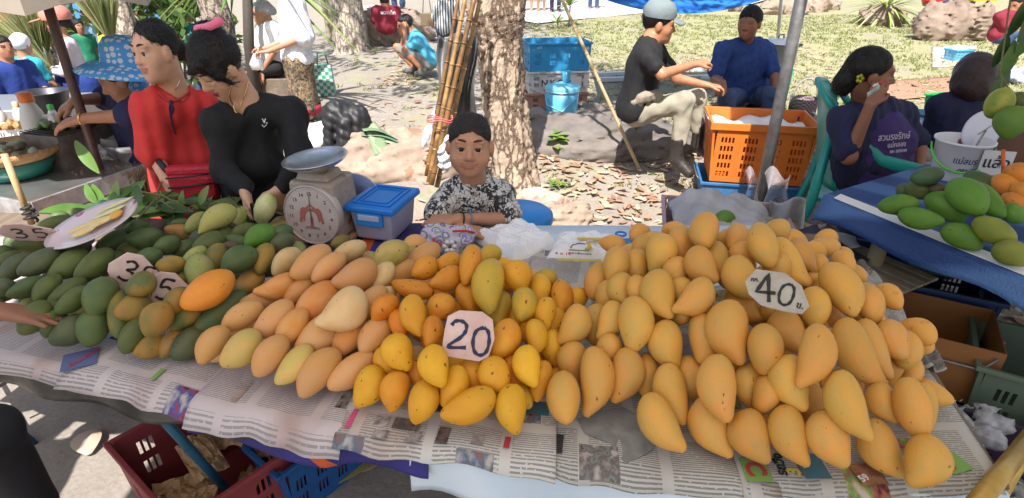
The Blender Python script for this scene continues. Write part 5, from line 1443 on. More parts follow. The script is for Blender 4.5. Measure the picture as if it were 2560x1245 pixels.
# --- peelings beside the woman in black
for i, (px, py, c, rz) in enumerate(((690, 570, 1, .4), (712, 566, 0, -.3), (725, 548, 2, .8), (700, 556, 0, 1.2))):
    k = MB().sheet(lambda u, v: Vector(((u-.5)*.10, (v-.5)*.03*(1-abs(u-.5)), .012*math.sin(3.14*u) + .004*math.cos(6*v))), 8, 4)
    o = k.build('mango_peel', m_sl[c], None, True, solid=.002); o.location = WZ(px, py, .80); o.rotation_euler = (.2, .1, rz)
    tag(o, ['curled yellow mango peel beside the scale', 'pale mango peel by the peeling hands', 'orange mango peel nearest the scale dial', 'twisted pale peel above the green mangoes'][i], 'peel', 'peelings')
# --- crates and litter under the table
m_redc = mat('crate_red', (.29, .045, .05), .55, var=(.23, .035, .04), vscale=10); m_bluec = mat('crate_blue', (.012, .10, .30), .5, var=(.01, .08, .24), vscale=10)
def panel(k, p0, ux, uz, wd, hg, holes, th, ax):
    # wall with real slots: a grid of quads leaving the slots open, given thickness along ax
    us = sorted({0, wd} | {h[0] for h in holes} | {h[2] for h in holes}); vs = sorted({0, hg} | {h[1] for h in holes} | {h[3] for h in holes})
    isin = lambda a, b: any(h[0] < a < h[2] and h[1] < b < h[3] for h in holes)
    for i in range(len(us)-1):
        for j in range(len(vs)-1):
            if isin((us[i]+us[i+1])/2, (vs[j]+vs[j+1])/2): continue
            q = [p0 + ux*a + uz*b for a, b in ((us[i], vs[j]), (us[i+1], vs[j]), (us[i+1], vs[j+1]), (us[i], vs[j+1]))]
            k.add(q + [p + ax*th for p in q], [(0, 1, 2, 3), (7, 6, 5, 4), (0, 4, 5, 1), (1, 5, 6, 2), (2, 6, 7, 3), (3, 7, 4, 0)])
def slots(wd, hg, nc, nr, cw, rh, v0, n=4, sp=.6):
    out = []
    for c in range(nc):
        cx = wd*(c+.5)/nc
        for r in range(nr):
            for i in range(n):
                x = cx + (i-(n-1)/2)*cw; out.append((x-cw*sp/2, v0+r*rh*1.6, x+cw*sp/2, v0+r*rh*1.6+rh))
    return out
def crate(name, label, loc, rz, w, d, h, m, tilt=None, group=None, rim=.018, inset=.02, pat=None, cat='crate', rimm=None):
    t = thing(name, label, cat, loc, rz, group); X, Y, Zv = Vector((1, 0, 0)), Vector((0, 1, 0)), Vector((0, 0, 1))
    nc, nr, cw, rh, v0, n = pat or (3, 3, .016, h*.11, h*.2, 4); iz = inset/h
    k = MB(); hh = h - .004
    panel(k, Vector((-w/2+inset, -d/2+inset, 0)), X, (Zv - Y*iz), w-2*inset, hh, slots(w-2*inset, hh, nc, nr, cw, rh, v0, n), .004, Y)
    panel(k, Vector((-w/2+inset, d/2-inset, 0)), X, (Zv + Y*iz), w-2*inset, hh, slots(w-2*inset, hh, nc, nr, cw, rh, v0, n), .004, -Y)
    nd = max(1, round(nc*d/w))
    panel(k, Vector((-w/2+inset, -d/2+inset, 0)), Y, (Zv - X*iz), d-2*inset, hh, slots(d-2*inset, hh, nd, nr, cw, rh, v0, n), .004, X)
    panel(k, Vector((w/2-inset, -d/2+inset, 0)), Y, (Zv + X*iz), d-2*inset, hh, slots(d-2*inset, hh, nd, nr, cw, rh, v0, n), .004, -X)
    for sx in (-1, 1):
        for sy in (-1, 1):                         # corner posts
            x0, y0 = sx*(w/2-inset), sy*(d/2-inset); x1, y1 = sx*(w/2), sy*(d/2); e = .014
            k.add([(x0, y0, 0), (x0-sx*e, y0, 0), (x0-sx*e, y0-sy*e, 0), (x0, y0-sy*e, 0), (x1, y1, h-.003), (x1-sx*e, y1, h-.003), (x1-sx*e, y1-sy*e, h-.003), (x1, y1-sy*e, h-.003)], [(0, 1, 2, 3), (4, 5, 6, 7), (0, 1, 5, 4), (1, 2, 6, 5), (2, 3, 7, 6), (3, 0, 4, 7)])
    k.box((-w/2+inset, -d/2+inset, 0), (w/2-inset, d/2-inset, .006)); k.build('crate_body', m, t)
    k = MB(); e = .012
    for lo, hi in (((-w/2-e, -d/2-e, h-rim), (w/2+e, -d/2+.004, h)), ((-w/2-e, d/2-.004, h-rim), (w/2+e, d/2+e, h)), ((-w/2-e, -d/2+.004, h-rim), (-w/2+.004, d/2-.004, h-.001)), ((w/2-.004, -d/2+.004, h-rim), (w/2+e, d/2-.004, h-.001))): k.box(lo, hi)
    k.build('rim', rimm or m, t, bevel=.003)
    return t
def hoop(t, w, d, h, m, side):                # wire carrying hoop lying over a rim
    MB().tube([(side*(w/2+.012), -d*.32, h-.01), (side*(w/2+.03), -d*.30, h+.012), (side*(w/2+.03), d*.30, h+.012), (side*(w/2+.012), d*.32, h-.01)], .004, 8).build('wire_handle', m, t, True)
rc = Vector((-.98, 1.62, 0))
crate('red_crate', 'dark red plastic crate of paper bags under the mango table', (-.88, 1.43, .0), R(-38), .46, .62, .30, m_redc, pat=(3, 2, .018, .05, .12, 3), inset=.015)
crate('blue_crate', 'blue plastic crate beside the red crate under the table', (-.61, 1.50, 0), R(-38), .18, .52, .26, m_bluec, pat=(2, 2, .014, .05, .05, 3), inset=.03)
m_kraft = mat('kraft_paper', (.42, .25, .12), .7, var=(.50, .32, .17), vscale=8, bump=.3, bscale=30)
rr = random.Random(9)
for i in range(14):
    a, b = rr.uniform(.05, .10), rr.uniform(.04, .075); ph = rr.uniform(0, 6)
    k = MB().sheet(lambda u, v: Vector(((u-.5)*a*2, (v-.5)*b*2, .03*abs(math.sin(4*u+ph))*math.cos(3*v+ph) + .016*abs(math.sin(9*u+7*v+ph)) - .010*abs(math.cos(13*v-6*u+ph)))), 14, 12)
    o = k.build('paper_bag', m_kraft, None, False, solid=.002); lx, ly = rr.uniform(-.15, .16), rr.uniform(-.25, .25); mm = TM((-.88, 1.43, .08+.011*i), R(-38)) @ TM((lx, ly, 0), rr.uniform(0, 3.1), rr.uniform(-.9, .9), rr.uniform(-.8, .8)); o.matrix_world = mm
    tag(o, 'crumpled brown paper bag, %s from the bottom in the dark red crate' % ORD[i], 'paper bag', 'paper bags in the red crate')
k = MB(); leaf_geo(k, (0, 0, 0), (.4, .6, .05), (0, 0, 1), .26, .06, .05, .15, 10); o = k.build('fallen_leaf', mat('big_leaf', (.20, .16, .05), .6, var=(.12, .20, .03), vscale=9), None, True, solid=.001); o.location = WG(830, 1225) + Vector((0, 0, .02)); tag(o, 'large green and brown fallen leaf on the ground under the table', 'leaf')
for i, (px, py, s, rz) in enumerate(((250, 1000, .10, .3), (225, 1125, .10, 2.2), (905, 1180, .07, .4), (200, 985, .05, 1.2), (920, 1130, .06, 1.8))):
    k = MB(); leaf_geo(k, (-s/2, 0, .006), (1, 0, .1), (0, 0, 1), s*1.5, s*.5, .12, .35); o = k.build('fallen_leaf', lm[(0, 3, 1, 3, 1)[i]], None, True, solid=.001); o.location = WG(px, py) + Vector((0, 0, .008)); o.rotation_euler = (0, 0, rz)
    tag(o, ['broad tan fallen leaf on sunny ground at the table leg', 'curled dry leaf in the leg shadow at lower left', 'small brown leaf beside the big green leaf', 'pale scrap of leaf on sunny ground', 'torn pale leaf under the navy cloth'][i], 'leaf', 'leaves under the table')
o = MB().tube([WG(0, 985) + Vector((-.25, .0, .33)), WG(80, 1105) + Vector((0, 0, .012))], .008, 8); o.tube([WG(80, 1105) + Vector((-.13, .0, .20)), WG(80, 1105) + Vector((.12, .28, .30))], .006, 8); o = o.build('rusty_prop', mat('rusty_leg', (.10, .06, .04), .6), None, True); tag(o, 'thin rusty folding prop at the lower left', 'prop')

# ------------------------------------------------------------------ the people
def cloth(name, col, var=None, **k): return mat('cloth_' + name, col, .85, var=var or tuple(c*.8 for c in col), vscale=k.pop('vscale', 6), bump=k.pop('bump', .75), bscale=k.pop('bscale', 15), **k)
def side_child(ex, name, k, m, smooth=True, **kw):
    root, base, M = ex; o = k.build(name, m, root, smooth, **kw); o.location = tuple(-base); return o
def local(ex, head, hs): 
    root, base, M = ex; return lambda x, y, z: Vector(V3(head) + M @ (V3((x, y, z)) * hs))
m_redb = cloth('red', (.60, .035, .030), (.50, .03, .028)); m_blk = cloth('black', (.006, .006, .008), (.009, .009, .011)); m_navyc = cloth('navy', (.012, .015, .060)); 
# --- woman in red blouse
hd = W(390, 130, 2.2)
J = dict(head=hd, hw=.84, yaw=-24, pitch=2, roll=3, neck=W(440, 236, 2.25), shr=W(380, 266, 2.17), shl=W(528, 256, 2.31), hip=W(455, 560, 2.33), elr=W(384, 380, 2.14), wrr=W(415, 446, 2.07), ell=W(545, 390, 2.36), wrl=W(520, 470, 2.25), base=(-1.18, 2.33, 0))
J['hpr'] = J['hip'] + Vector((-.08, 0, 0)); J['hpl'] = J['hip'] + Vector((.08, 0, 0)); J['knr'] = Vector((-1.25, 2.35, .42)); J['knl'] = Vector((-1.08, 2.38, .42)); J['anr'] = Vector((-1.25, 2.4, .05)); J['anl'] = Vector((-1.08, 2.42, .05))
hairp = [('e', (0, -.018, .035), (.0765, .095, .0835)), ('e', (0, .100, -.030), (.084, .082, .104), 1), ('e', (.0, -.108, -.005), (.045, .040, .045), 0, .03), ('e', (0, .02, -.085), (.11, .07, .06), 1)]
ex = person('woman in a red blouse with hair tied back and red waist pouch', J, .0055, 'a', 'w', True, m_redb, 1.25, m_blk, 2, hairp=hairp, handR=((.35, -.25, -.9), (.6, .8, 0), (.7, -.6, 0), 1.0, .25), bust=1.0, loose=.006, fold=.007, sshirt=1.15, eye=True, hs=.96, seed=2)
L = local(ex, hd, .96)
side_child(ex, 'neck_trim', MB().tube(smooth_path([snap(ex, *q, .002) for q in ((396, 232), (412, 246), (428, 254), (452, 246), (474, 230))]), .0042, 6), mat('trim_red', (.40, .03, .03), .7))
side_child(ex, 'neck_tie', MB().tube([snap(ex, *q) for q in ((428, 250), (424, 272), (430, 310), (440, 336))], [.005, .004, .003, .002], 8).tube([snap(ex, *q) for q in ((426, 256), (433, 272), (428, 284))], .004, 8), m_navyc)
side_child(ex, 'necklace', MB().tube([snap(ex, *q) for q in ((450, 200), (444, 214), (438, 226))], .0016, 6), mat('silver', (.75, .72, .65), .25, metal=1))
pq = thing('waist_pouch', 'red quilted waist pouch with two black zips on the woman in red', 'pouch', W(488, 466, 2.06), R(8)); m_pch = mat('pouch_red', (.46, .012, .03), .55, bump=.5, bscale=120)
MB().frus((-.085, -.035, -.085), (.085, .03, .06), .006).build('bag', m_pch, pq, bevel=.02)
MB().box((-.082, -.030, .052), (.085, .02, .085)).build('flap', m_pch, pq, bevel=.01)
for z in (.055, .018): MB().tube([(-.078, -.040, z-.006), (0, -.042, z-.001), (.078, -.040, z+.006)], .0035, 6).build('zip', mat('zip_black', (.012, .012, .013), .4), pq, True)
MB().tube([(-.08, -.01, .07), (-.16, .10, .10)], .012, 8).tube([(.08, -.01, .07), (.14, .10, .09)], .012, 8).build('strap', mat('strap_black', (.012, .012, .012), .7), pq, True)
# --- woman in black peeling a mango
hd = W(545, 166, 2.0)
J = dict(head=hd, hw=.92, yaw=-32, pitch=34, roll=-6, neck=W(608, 246, 2.07), shr=W(548, 300, 1.99), shl=W(728, 276, 2.08), hip=W(640, 570, 2.18), elr=W(556, 425, 1.95), wrr=W(612, 470, 1.87), ell=W(752, 400, 2.0), wrl=W(706, 468, 1.88), base=(-.87, 2.2, 0))
J['hpr'] = J['hip'] + Vector((-.08, 0, 0)); J['hpl'] = J['hip'] + Vector((.08, 0, 0)); J['knr'] = Vector((-.95, 2.25, .42)); J['knl'] = Vector((-.78, 2.25, .42)); J['anr'] = Vector((-.95, 2.3, .05)); J['anl'] = Vector((-.78, 2.3, .05))
hairp = [('e', (0, -.016, .036), (.083, .099, .090)), ('e', (0, .105, -.058), (.076, .078, .092), 1), ('c', (-.05, .072, .074), (.050, .083, .030), .015, .010), ('c', (.0, .080, .070), (.070, .056, .004), .014, .009), ('c', (-.03, .078, .072), (-.066, .062, .012), .014, .009), ('c', (.070, .035, .04), (.079, .018, -.07), .014, .006), ('c', (-.062, .06, .045), (-.078, .028, -.06), .014, .006), ('e', (0, .03, -.095), (.11, .08, .06), 1)]
ex = person('woman in a black v-neck top peeling a mango, pink bow in hair', J, .0055, 'a', 'w', True, m_blk, 1.98, m_blk, 2, hairp=hairp, hairw=[((520, 82, 2.03), (.045, .045, .040)), ((535, 98, 2.03), (.040, .040, .03))], handR=((.15, -.35, -.9), (.8, .2, 0), (.5, -.8, .2), .95, .55), handL=((-.45, -.25, -.8), (-.6, .5, .2), (-.3, -.9, 0), .95, .6), lips=LIP2(), bust=1.0, fold=.0035, sshirt=.95, eye=2, hs=.95, seed=6, vneck=[q for yy in (1.92, 1.95, 1.98, 2.01, 2.04) for q in ((W(566, 225, yy), W(596, 302, yy), .016, .006), (W(640, 215, yy), W(596, 302, yy), .016, .006), (W(604, 225, yy), W(596, 290, yy), .040, .006))])
L = local(ex, hd, 1.0); m_bow = mat('pink_bow', (.80, .16, .28), .8, bump=.3, bscale=200, sheen=.4)
P = [pc(W(494, 72, 1.985), W(522, 66, 1.975), .013, .011, 0, .008), pc(W(526, 66, 1.975), W(548, 54, 1.985), .011, .015, 0, .008), pe(V3(W(524, 66, 1.972)), (.012, .012, .012), 0, .006)]
o = solid('hair_bow', P, .004, m_bow, ex[0]); o.location = tuple(-ex[1])
side_child(ex, 'necklace', MB().tube(smooth_path([snap(ex, *q) for q in ((580, 212), (574, 236), (582, 262), (591, 282), (602, 260), (614, 230), (622, 200))]), .0020, 6), mat('gold', (.80, .50, .20), .25, metal=1))
N_e = obj('emblem', text_mesh('V,', .022, .0004, .0006), mat('print_white', (.7, .7, .7), .7), ex[0]); N_e.matrix_local = Matrix.Translation(-Vector(ex[1])) @ TM(snap(ex, 662, 303, .004), rx=R(80))
side_child(ex, 'emblem', MB().tube([snap(ex, *q) for q in ((655, 312), (660, 318), (666, 312))], .0016, 5), MATS['print_white'])
# the neck opening of her top, showing skin
mg = MB().lathe([(0, -.06), (.022, -.045), (.034, -.01), (.034, .02), (.02, .05), (0, .06)], 14); o = mg.build('peeled_mango', mat('peeled', (.62, .60, .30), .4, var=(.40, .48, .14), vscale=18, bump=.4, bscale=20), None, True)
o.matrix_world = TM(W(662, 522, 1.80), rz=.5, ry=R(28)); tag(o, 'half peeled pale green mango held in the hands of the woman in black', 'mango')
kn = thing('peeling_knife', 'small black peeling knife in the hands of the woman in black', 'knife', W(632, 522, 1.80), .3); MB().box((-.006, -.006, -.05), (.006, .006, .02)).build('handle', mat('knife_black', (.012, .012, .012), .4), kn, bevel=.002); MB().box((-.0008, -.010, -.11), (.0008, .006, -.05)).build('blade', m_stl, kn)
# --- boy
hd = W(1175, 366, 1.92)
J = dict(head=hd, yaw=3, pitch=-6, roll=-3, thin=.86, neck=W(1183, 450, 1.985), shr=W(1126, 490, 1.985), shl=W(1248, 484, 2.02), hip=W(1190, 650, 2.10), elr=W(1086, 545, 1.90), wrr=W(1148, 570, 1.83), ell=W(1276, 548, 1.93), wrl=W(1146, 546, 1.845), base=(-.12, 2.10, 0))
J['hpr'] = J['hip'] + Vector((-.06, 0, -.02)); J['hpl'] = J['hip'] + Vector((.06, 0, -.02)); J['knr'] = J['hip'] + Vector((-.10, -.26, -.06)); J['knl'] = J['hip'] + Vector((.12, -.26, -.06)); J['anr'] = J['knr'] + Vector((0, .05, -.34)); J['anl'] = J['knl'] + Vector((0, .05, -.34))
m_print = mat('printed_shirt', (.62, .60, .57), .85); N, L_, p = nodes(m_print); t = N.new('ShaderNodeTexCoord')
def noisecol(sc_, sz=(1, 1, 1), det=3):
    mp = N.new('ShaderNodeMapping'); mp.inputs['Scale'].default_value = sz; L_.new(t.outputs['Object'], mp.inputs[0]); n = N.new('ShaderNodeTexNoise'); n.inputs['Scale'].default_value = sc_; n.inputs['Detail'].default_value = det; n.inputs['Distortion'].default_value = 1.5; L_.new(mp.outputs[0], n.inputs[0]); return n.outputs[0]
vo = N.new('ShaderNodeTexVoronoi'); vo.distance = 'CHEBYCHEV'; vo.feature = 'F1'; vo.inputs['Scale'].default_value = 42; L_.new(t.outputs['Object'], vo.inputs[0])
v2 = N.new('ShaderNodeTexVoronoi'); v2.feature = 'DISTANCE_TO_EDGE'; v2.inputs['Scale'].default_value = 48; L_.new(t.outputs['Object'], v2.inputs[0])
c1 = N.new('ShaderNodeValToRGB'); c1.color_ramp.interpolation = 'CONSTANT'; e = c1.color_ramp.elements; e[0].color = (.03, .03, .035, 1); e[1].position = .30; e[1].color = (.62, .60, .57, 1)
for ps, cc in ((.42, (.20, .19, .18)), (.50, (.64, .62, .60)), (.70, (.34, .27, .22)), (.80, (.04, .04, .045)), (.92, (.6, .58, .55))): k = e.new(ps); k.color = (*cc, 1)
sp = N.new('ShaderNodeSeparateColor'); L_.new(vo.outputs['Color'], sp.inputs[0]); L_.new(sp.outputs[0], c1.inputs[0])
c2 = N.new('ShaderNodeMath'); c2.operation = 'LESS_THAN'; c2.inputs[1].default_value = .045; L_.new(v2.outputs[0], c2.inputs[0])
c3 = N.new('ShaderNodeMath'); c3.operation = 'GREATER_THAN'; c3.inputs[1].default_value = .56; L_.new(noisecol(55), c3.inputs[0])
mx = N.new('ShaderNodeMix'); mx.data_type = 'RGBA'; L_.new(c2.outputs[0], mx.inputs[0]); L_.new(c1.outputs[0], mx.inputs[6]); mx.inputs[7].default_value = (.025, .025, .03, 1)
m3 = N.new('ShaderNodeMix'); m3.data_type = 'RGBA'; L_.new(c3.outputs[0], m3.inputs[0]); L_.new(mx.outputs[2], m3.inputs[6]); m3.inputs[7].default_value = (.60, .58, .56, 1); L_.new(m3.outputs[2], p.inputs['Base Color'])
hairp = [('e', (0, -.014, .038), (.077, .094, .082)), ('e', (0, .098, -.037), (.086, .075, .098), 1), ('e', (0, .015, -.07), (.12, .075, .062), 1)]
ex = person('small boy in a black and white printed shirt leaning on the table', J, .0048, 'd', 'c', True, m_print, .86, m_navyc, 1.2, hairp=hairp, hair=mat('hair_buzz', (.016, .013, .012), .7, var=(.03, .024, .02), vscale=120, bump=.4, bscale=320), handR=((.95, -.25, -.10), (0, .1, -1), (.2, -.9, .2), .80, .12), handL=((-.95, -.02, -.05), (0, 0, -1), (-.1, -.9, .3), .80, .14), eye=True, hs=.93, loose=.006, fold=.004, sshirt=1.15, depth=.95, seed=8, strand=(4200, .011, .003))
m_band = mat('wrist_black', (.015, .015, .018), .6)
for (w_, e_, f_, c) in (('wrl', 'ell', .06, m_band), ('wrl', 'ell', .20, mat('wrist_blue', (.06, .22, .42), .5)), ('wrr', 'elr', .08, mat('wrist_tan', (.55, .40, .28), .6))):
    a_, b_ = Vector(J[w_]), Vector(J[e_]); side_child(ex, 'wristband', MB().loop(a_.lerp(b_, f_), b_-a_, .0225+.010*f_, .0028), c)
for s in (-1, 1):        # the open collar
    k = MB().sheet(lambda u, v: W(1183 + s*(6+44*u), 462 + 40*(1-u)*v*1.6 - 6*u + 8*v, 1.925 + .03*u), 5, 5); side_child(ex, 'collar', k, m_print, solid=.003)
st = thing('plastic_stool', 'blue round plastic stool behind the boy at his side', 'stool', Vector((.03, 2.42, .02))); st.scale = (1, 1, 1.38)
m_stool = mat('stool_blue', (.015, .22, .62), .35)
MB().lathe([(0, .425), (.135, .43), (.155, .42), (.160, .40), (.150, .385), (0, .39)], 32).build('seat', m_stool, st, True)
for i in range(4):
    a = math.pi/4 + i*math.pi/2; MB().tube([(.10*math.cos(a), .10*math.sin(a), .40), (.16*math.cos(a), .16*math.sin(a), 0)], [.028, .020], 8).build('leg', m_stool, st, True)
# --- generic standing or simply posed people
def stand(label, hx, hy, y, yaw, shirt, pants, hair=None, hairp=H_SHORT, sk='b', kind='m', sleeve=.6, arms='down', h=.013, ht=None, skirt=None, seed=1, extra=None, shoes=None, group=None, pitch=0, head=True, hscale=1, lean=0):
    P = W(hx, hy, y); g = gz(P.x, P.y); HT = ht or (P.z - g) / .925; s = HT / 1.6
    f = Vector((math.sin(R(yaw)), -math.cos(R(yaw)), 0)); rgt = Vector((f.y, -f.x, 0)) * 1
    b = Vector((P.x, P.y, g)); at = lambda r_, fw, z: b + rgt*r_*s + f*(fw + lean*max(0, z-.8))*s + Vector((0, 0, z*s))
    J = dict(head=at(0, .03, 1.48), yaw=yaw, pitch=pitch, neck=at(0, 0, 1.33), shl=at(-.165, 0, 1.29), shr=at(.165, 0, 1.29), hip=at(0, 0, .88), hpl=at(-.085, 0, .86), hpr=at(.085, 0, .86), knl=at(-.09, .02, .46), knr=at(.09, .02, .46), anl=at(-.09, 0, .07), anr=at(.09, 0, .07), tol=at(-.10, .14, .03), tor=at(.10, .14, .03), base=b)
    if arms == 'down': J.update(ell=at(-.22, -.02, 1.03), elr=at(.22, -.02, 1.03), wrl=at(-.23, .06, .80), wrr=at(.23, .06, .80)); hl = ((*(f*.2 + Vector((0, 0, -1))),), tuple(rgt), tuple(f), s, .3); hr = ((*(f*.2 + Vector((0, 0, -1))),), tuple(-rgt), tuple(f), s, .3)
    else:
        J.update(ell=at(-.22, .06, 1.03), elr=at(.22, .06, 1.03), wrl=at(-.10, .28, 1.02), wrr=at(.10, .28, 1.00)); hl = (tuple(f), (0, 0, -1), tuple(rgt), s, .4); hr = (tuple(f), (0, 0, -1), tuple(-rgt), s, .4)
    return person(label, J, h, sk, kind, False, shirt, sleeve, pants, 1.95, skirt=(skirt[0], at(0, 0, skirt[1])) if skirt else None, hair=hair, hairp=hairp, handL=hl, handR=hr, hs=s*1.0, seed=seed, shoes=shoes, group=group), J, s
m_wfl = cloth('white_floral', (.72, .71, .74), (.66, .65, .70), vscale=20, spots=((.36, .30, .45), 75, .62)); m_white = cloth('white', (.74, .74, .74)); m_sarong = cloth('sarong', (.07, .055, .045), (.34, .23, .12), vscale=24, spots=((.03, .025, .025), 60, .55))
m_cyan = cloth('cyan', (.08, .42, .62)); m_teal = cloth('teal', (.02, .33, .40)); m_grn = cloth('green', (.015, .22, .12)); m_yel = cloth('yellow', (.62, .50, .06)); m_khaki = cloth('khaki', (.32, .28, .19)); m_maroon = cloth('maroon', (.22, .012, .03)); m_jean = cloth('jeans', (.035, .06, .14), (.05, .08, .17)); m_pinkw = cloth('pink_white', (.66, .56, .62)); m_roy = cloth('royal', (.012, .04, .22)); m_beige = cloth('beige', (.31, .28, .22), (.26, .235, .18)); m_gry = cloth('grey_shorts', (.22, .22, .20)); m_dblue = cloth('dark_blue', (.012, .035, .17), (.02, .055, .22), vscale=30); m_purp = cloth('purple_apron', (.045, .022, .14), (.036, .018, .11)); m_stripe = mat('striped_cloth', (.6, .6, .6), .85)
N, L_, p = nodes(m_stripe); t = N.new('ShaderNodeTexCoord'); wv = N.new('ShaderNodeTexWave'); wv.inputs['Scale'].default_value = 9; L_.new(t.outputs['Object'], wv.inputs[0]); cr = N.new('ShaderNodeValToRGB'); cr.color_ramp.interpolation = 'CONSTANT'; cr.color_ramp.elements[0].color = (.05, .06, .06, 1); cr.color_ramp.elements[1].position = .45; cr.color_ramp.elements[1].color = (.62, .62, .62, 1); L_.new(wv.outputs[0], cr.inputs[0]); L_.new(cr.outputs[0], p.inputs['Base Color'])
m_greyh = mat('hair_grey', (.42, .42, .43), .6, var=(.30, .30, .31), vscale=60)
# --- woman in floral shirt and sarong (her head is above the frame)
y0 = 5.55
J = dict(head=W(705, -52, y0), yaw=-70, pitch=12, neck=W(725, -14, y0), shl=W(738, 8, y0-.13), shr=W(728, 4, y0+.14), hip=W(745, 150, y0), ell=W(762, 92, y0-.17), wrl=W(672, 128, y0-.16), elr=W(735, 90, y0+.15), wrr=W(668, 120, y0+.02), hpl=W(750, 160, y0-.07), hpr=W(748, 160, y0+.07), knl=W(765, 225, y0-.07), knr=W(765, 225, y0+.07), anl=W(775, 290, y0-.06), anr=W(785, 288, y0+.06), tol=W(750, 300, y0-.08), tor=W(760, 297, y0+.05), base=(*W(775, 300, y0).xy, gz(*W(775, 300, y0).xy)))
ex = person('elderly woman in white floral shirt and patterned sarong, head out of frame', J, .009, 'd', 'w', False, m_wfl, 1.02, None, hairp=H_BACK, hair=m_greyh, skirt=(m_sarong, W(762, 262, y0)), handL=((-1, .1, -.1), (0, 0, -1), (.1, 1, .2), 1, .5), handR=((-1, -.1, 0), (0, 0, -1), (.1, -1, .2), 1, .5), loose=.025, sshirt=1.3, fold=.005, hs=.98, seed=12)
P_ = W(762, 268, y0); side_child(ex, 'hem_band', MB().lathe([(.150, -.045), (.150, .030)], 24, TM(P_)), mat('hem_red', (.36, .02, .05), .8), solid=.006)
bgp = MB().lathe([(0, -.09), (.05, -.08), (.065, -.03), (.03, .03), (.012, .06)], 14).build('plastic_bag', mat('thin_bag', (.62, .62, .62), .3, alpha=.55), None, True); bgp.location = W(640, 150, y0-.12); tag(bgp, 'thin white plastic bag in the hands of the floral shirt woman', 'bag')
# --- grey haired woman seated behind her
y0 = 6.1
J = dict(head=W(655, 32, y0), yaw=-58, pitch=8, neck=W(672, 58, y0), shl=W(682, 72, y0-.13), shr=W(655, 70, y0+.12), hip=W(690, 165, y0+.05), ell=W(690, 120, y0-.16), wrl=W(655, 178, y0-.14), elr=W(650, 115, y0+.1), wrr=W(630, 172, y0-.05), hpl=W(690, 168, y0-.08), hpr=W(688, 168, y0+.1), knl=W(640, 178, y0-.1), knr=W(640, 176, y0+.08), anl=W(650, 255, y0-.1), anr=W(648, 252, y0+.08), base=(*W(690, 165, y0).xy, gz(*W(690, 165, y0).xy)))
person('grey haired woman in a white shirt sitting behind the floral shirt woman', J, .010, 'd', 'w', False, m_white, .9, m_blk, 1.9, hairp=H_BACK, hair=m_greyh, handL=((-.3, -.2, -.9), (0, 1, 0), (-1, 0, 0), 1, .4), handR=((-.3, -.2, -.9), (0, 1, 0), (-1, 0, 0), 1, .4), hs=1.0, loose=.012, seed=13)
# --- squatting man in light blue shirt
y0 = 7.6
J = dict(head=W(1012, 62, y0), yaw=-62, pitch=10, neck=W(1030, 84, y0), shl=W(1040, 100, y0-.16), shr=W(1028, 96, y0+.16), hip=W(1074, 156, y0), ell=W(1018, 122, y0-.18), wrl=W(1012, 82, y0-.12), elr=W(1005, 118, y0+.12), wrr=W(1012, 80, y0+.05), hpl=W(1070, 160, y0-.09), hpr=W(1068, 160, y0+.09), knl=W(1014, 126, y0-.17), knr=W(992, 118, y0+.12), anl=W(1058, 176, y0-.16), anr=W(1035, 170, y0+.12), tol=W(1042, 184, y0-.22), tor=W(1018, 178, y0+.08), base=(*W(1060, 185, y0).xy, gz(*W(1060, 185, y0).xy)))
person('man in a light blue shirt squatting with chin on hand', J, .010, 'b', 'm', False, m_cyan, .62, m_gry, .9, hairp=H_SHORT, handL=((-.1, .1, 1), (.3, .6, 0), (-.8, -.5, 0), 1, .6), handR=((-.1, .1, 1), (.3, -.6, 0), (-.8, .5, 0), 1, .6), shoes=(mat('sandal', (.10, .095, .09), .7), 0), hs=1.02, loose=.012, seed=14)
# --- seated man with cap
y0 = 4.05
J = dict(head=W(1648, 62, y0+.05), yaw=78, pitch=6, neck=W(1622, 104, y0), shr=W(1616, 138, y0-.17), shl=W(1640, 128, y0+.19), hip=W(1588, 275, y0), elr=W(1655, 186, y0-.26), wrr=W(1738, 160, y0-.08), ell=W(1690, 196, y0+.2), wrl=W(1768, 213, y0+.16), hpr=W(1600, 282, y0-.09), hpl=W(1605, 275, y0+.10), knr=W(1712, 252, y0-.16), knl=W(1742, 246, y0+.14), anr=W(1692, 388, y0-.18), anl=W(1745, 352, y0+.12), tor=W(1722, 432, y0-.24), tol=W(1782, 390, y0+.06), base=(*W(1640, 430, y0).xy, gz(*W(1640, 430, y0).xy)))
m_boot = mat('boot_leather', (.022, .018, .016), .45, var=(.04, .033, .03), vscale=14, bump=.3, bscale=60)
ex = person('man in a grey cap, black t-shirt and beige trousers sitting on a rock', J, .0075, 'b', 'm', True, m_blk, .62, m_beige, 1.72, hairp=H_SHORT, handR=((.75, .3, .1), (0, .3, -1), (.2, -.9, .3), 1.05, .9), handL=((.9, -.1, -.1), (0, 0, -1), (.2, -1, .2), 1.05, .7), shoes=(m_boot, 1), hs=1.06, loose=.006, fold=.005, seed=15)
L = local(ex, J['head'], 1.06); m_cap = cloth('cap', (.17, .21, .22))
hm_ = Matrix.Translation(Vector(J['head'])) @ Matrix(ex[2].tolist()).to_4x4()
side_child(ex, 'cap', MB().lathe([(.092, .0), (.098, .03), (.092, .065), (.070, .098), (.035, .115), (.008, .120), (0, .124)], 24, hm_ @ TM((0, -.012, .045)) @ Matrix.Diagonal((1, 1.14, 1, 1))), m_cap)
side_child(ex, 'cap_brim', MB().sheet(lambda u, v: hm_ @ Vector(((u-.5)*.165*(1-.35*v*v), .085 + .085*v*(1-(2*u-1)**2*.35), .054 - .022*v - .018*(2*u-1)**2)), 10, 6), m_cap, solid=.005)
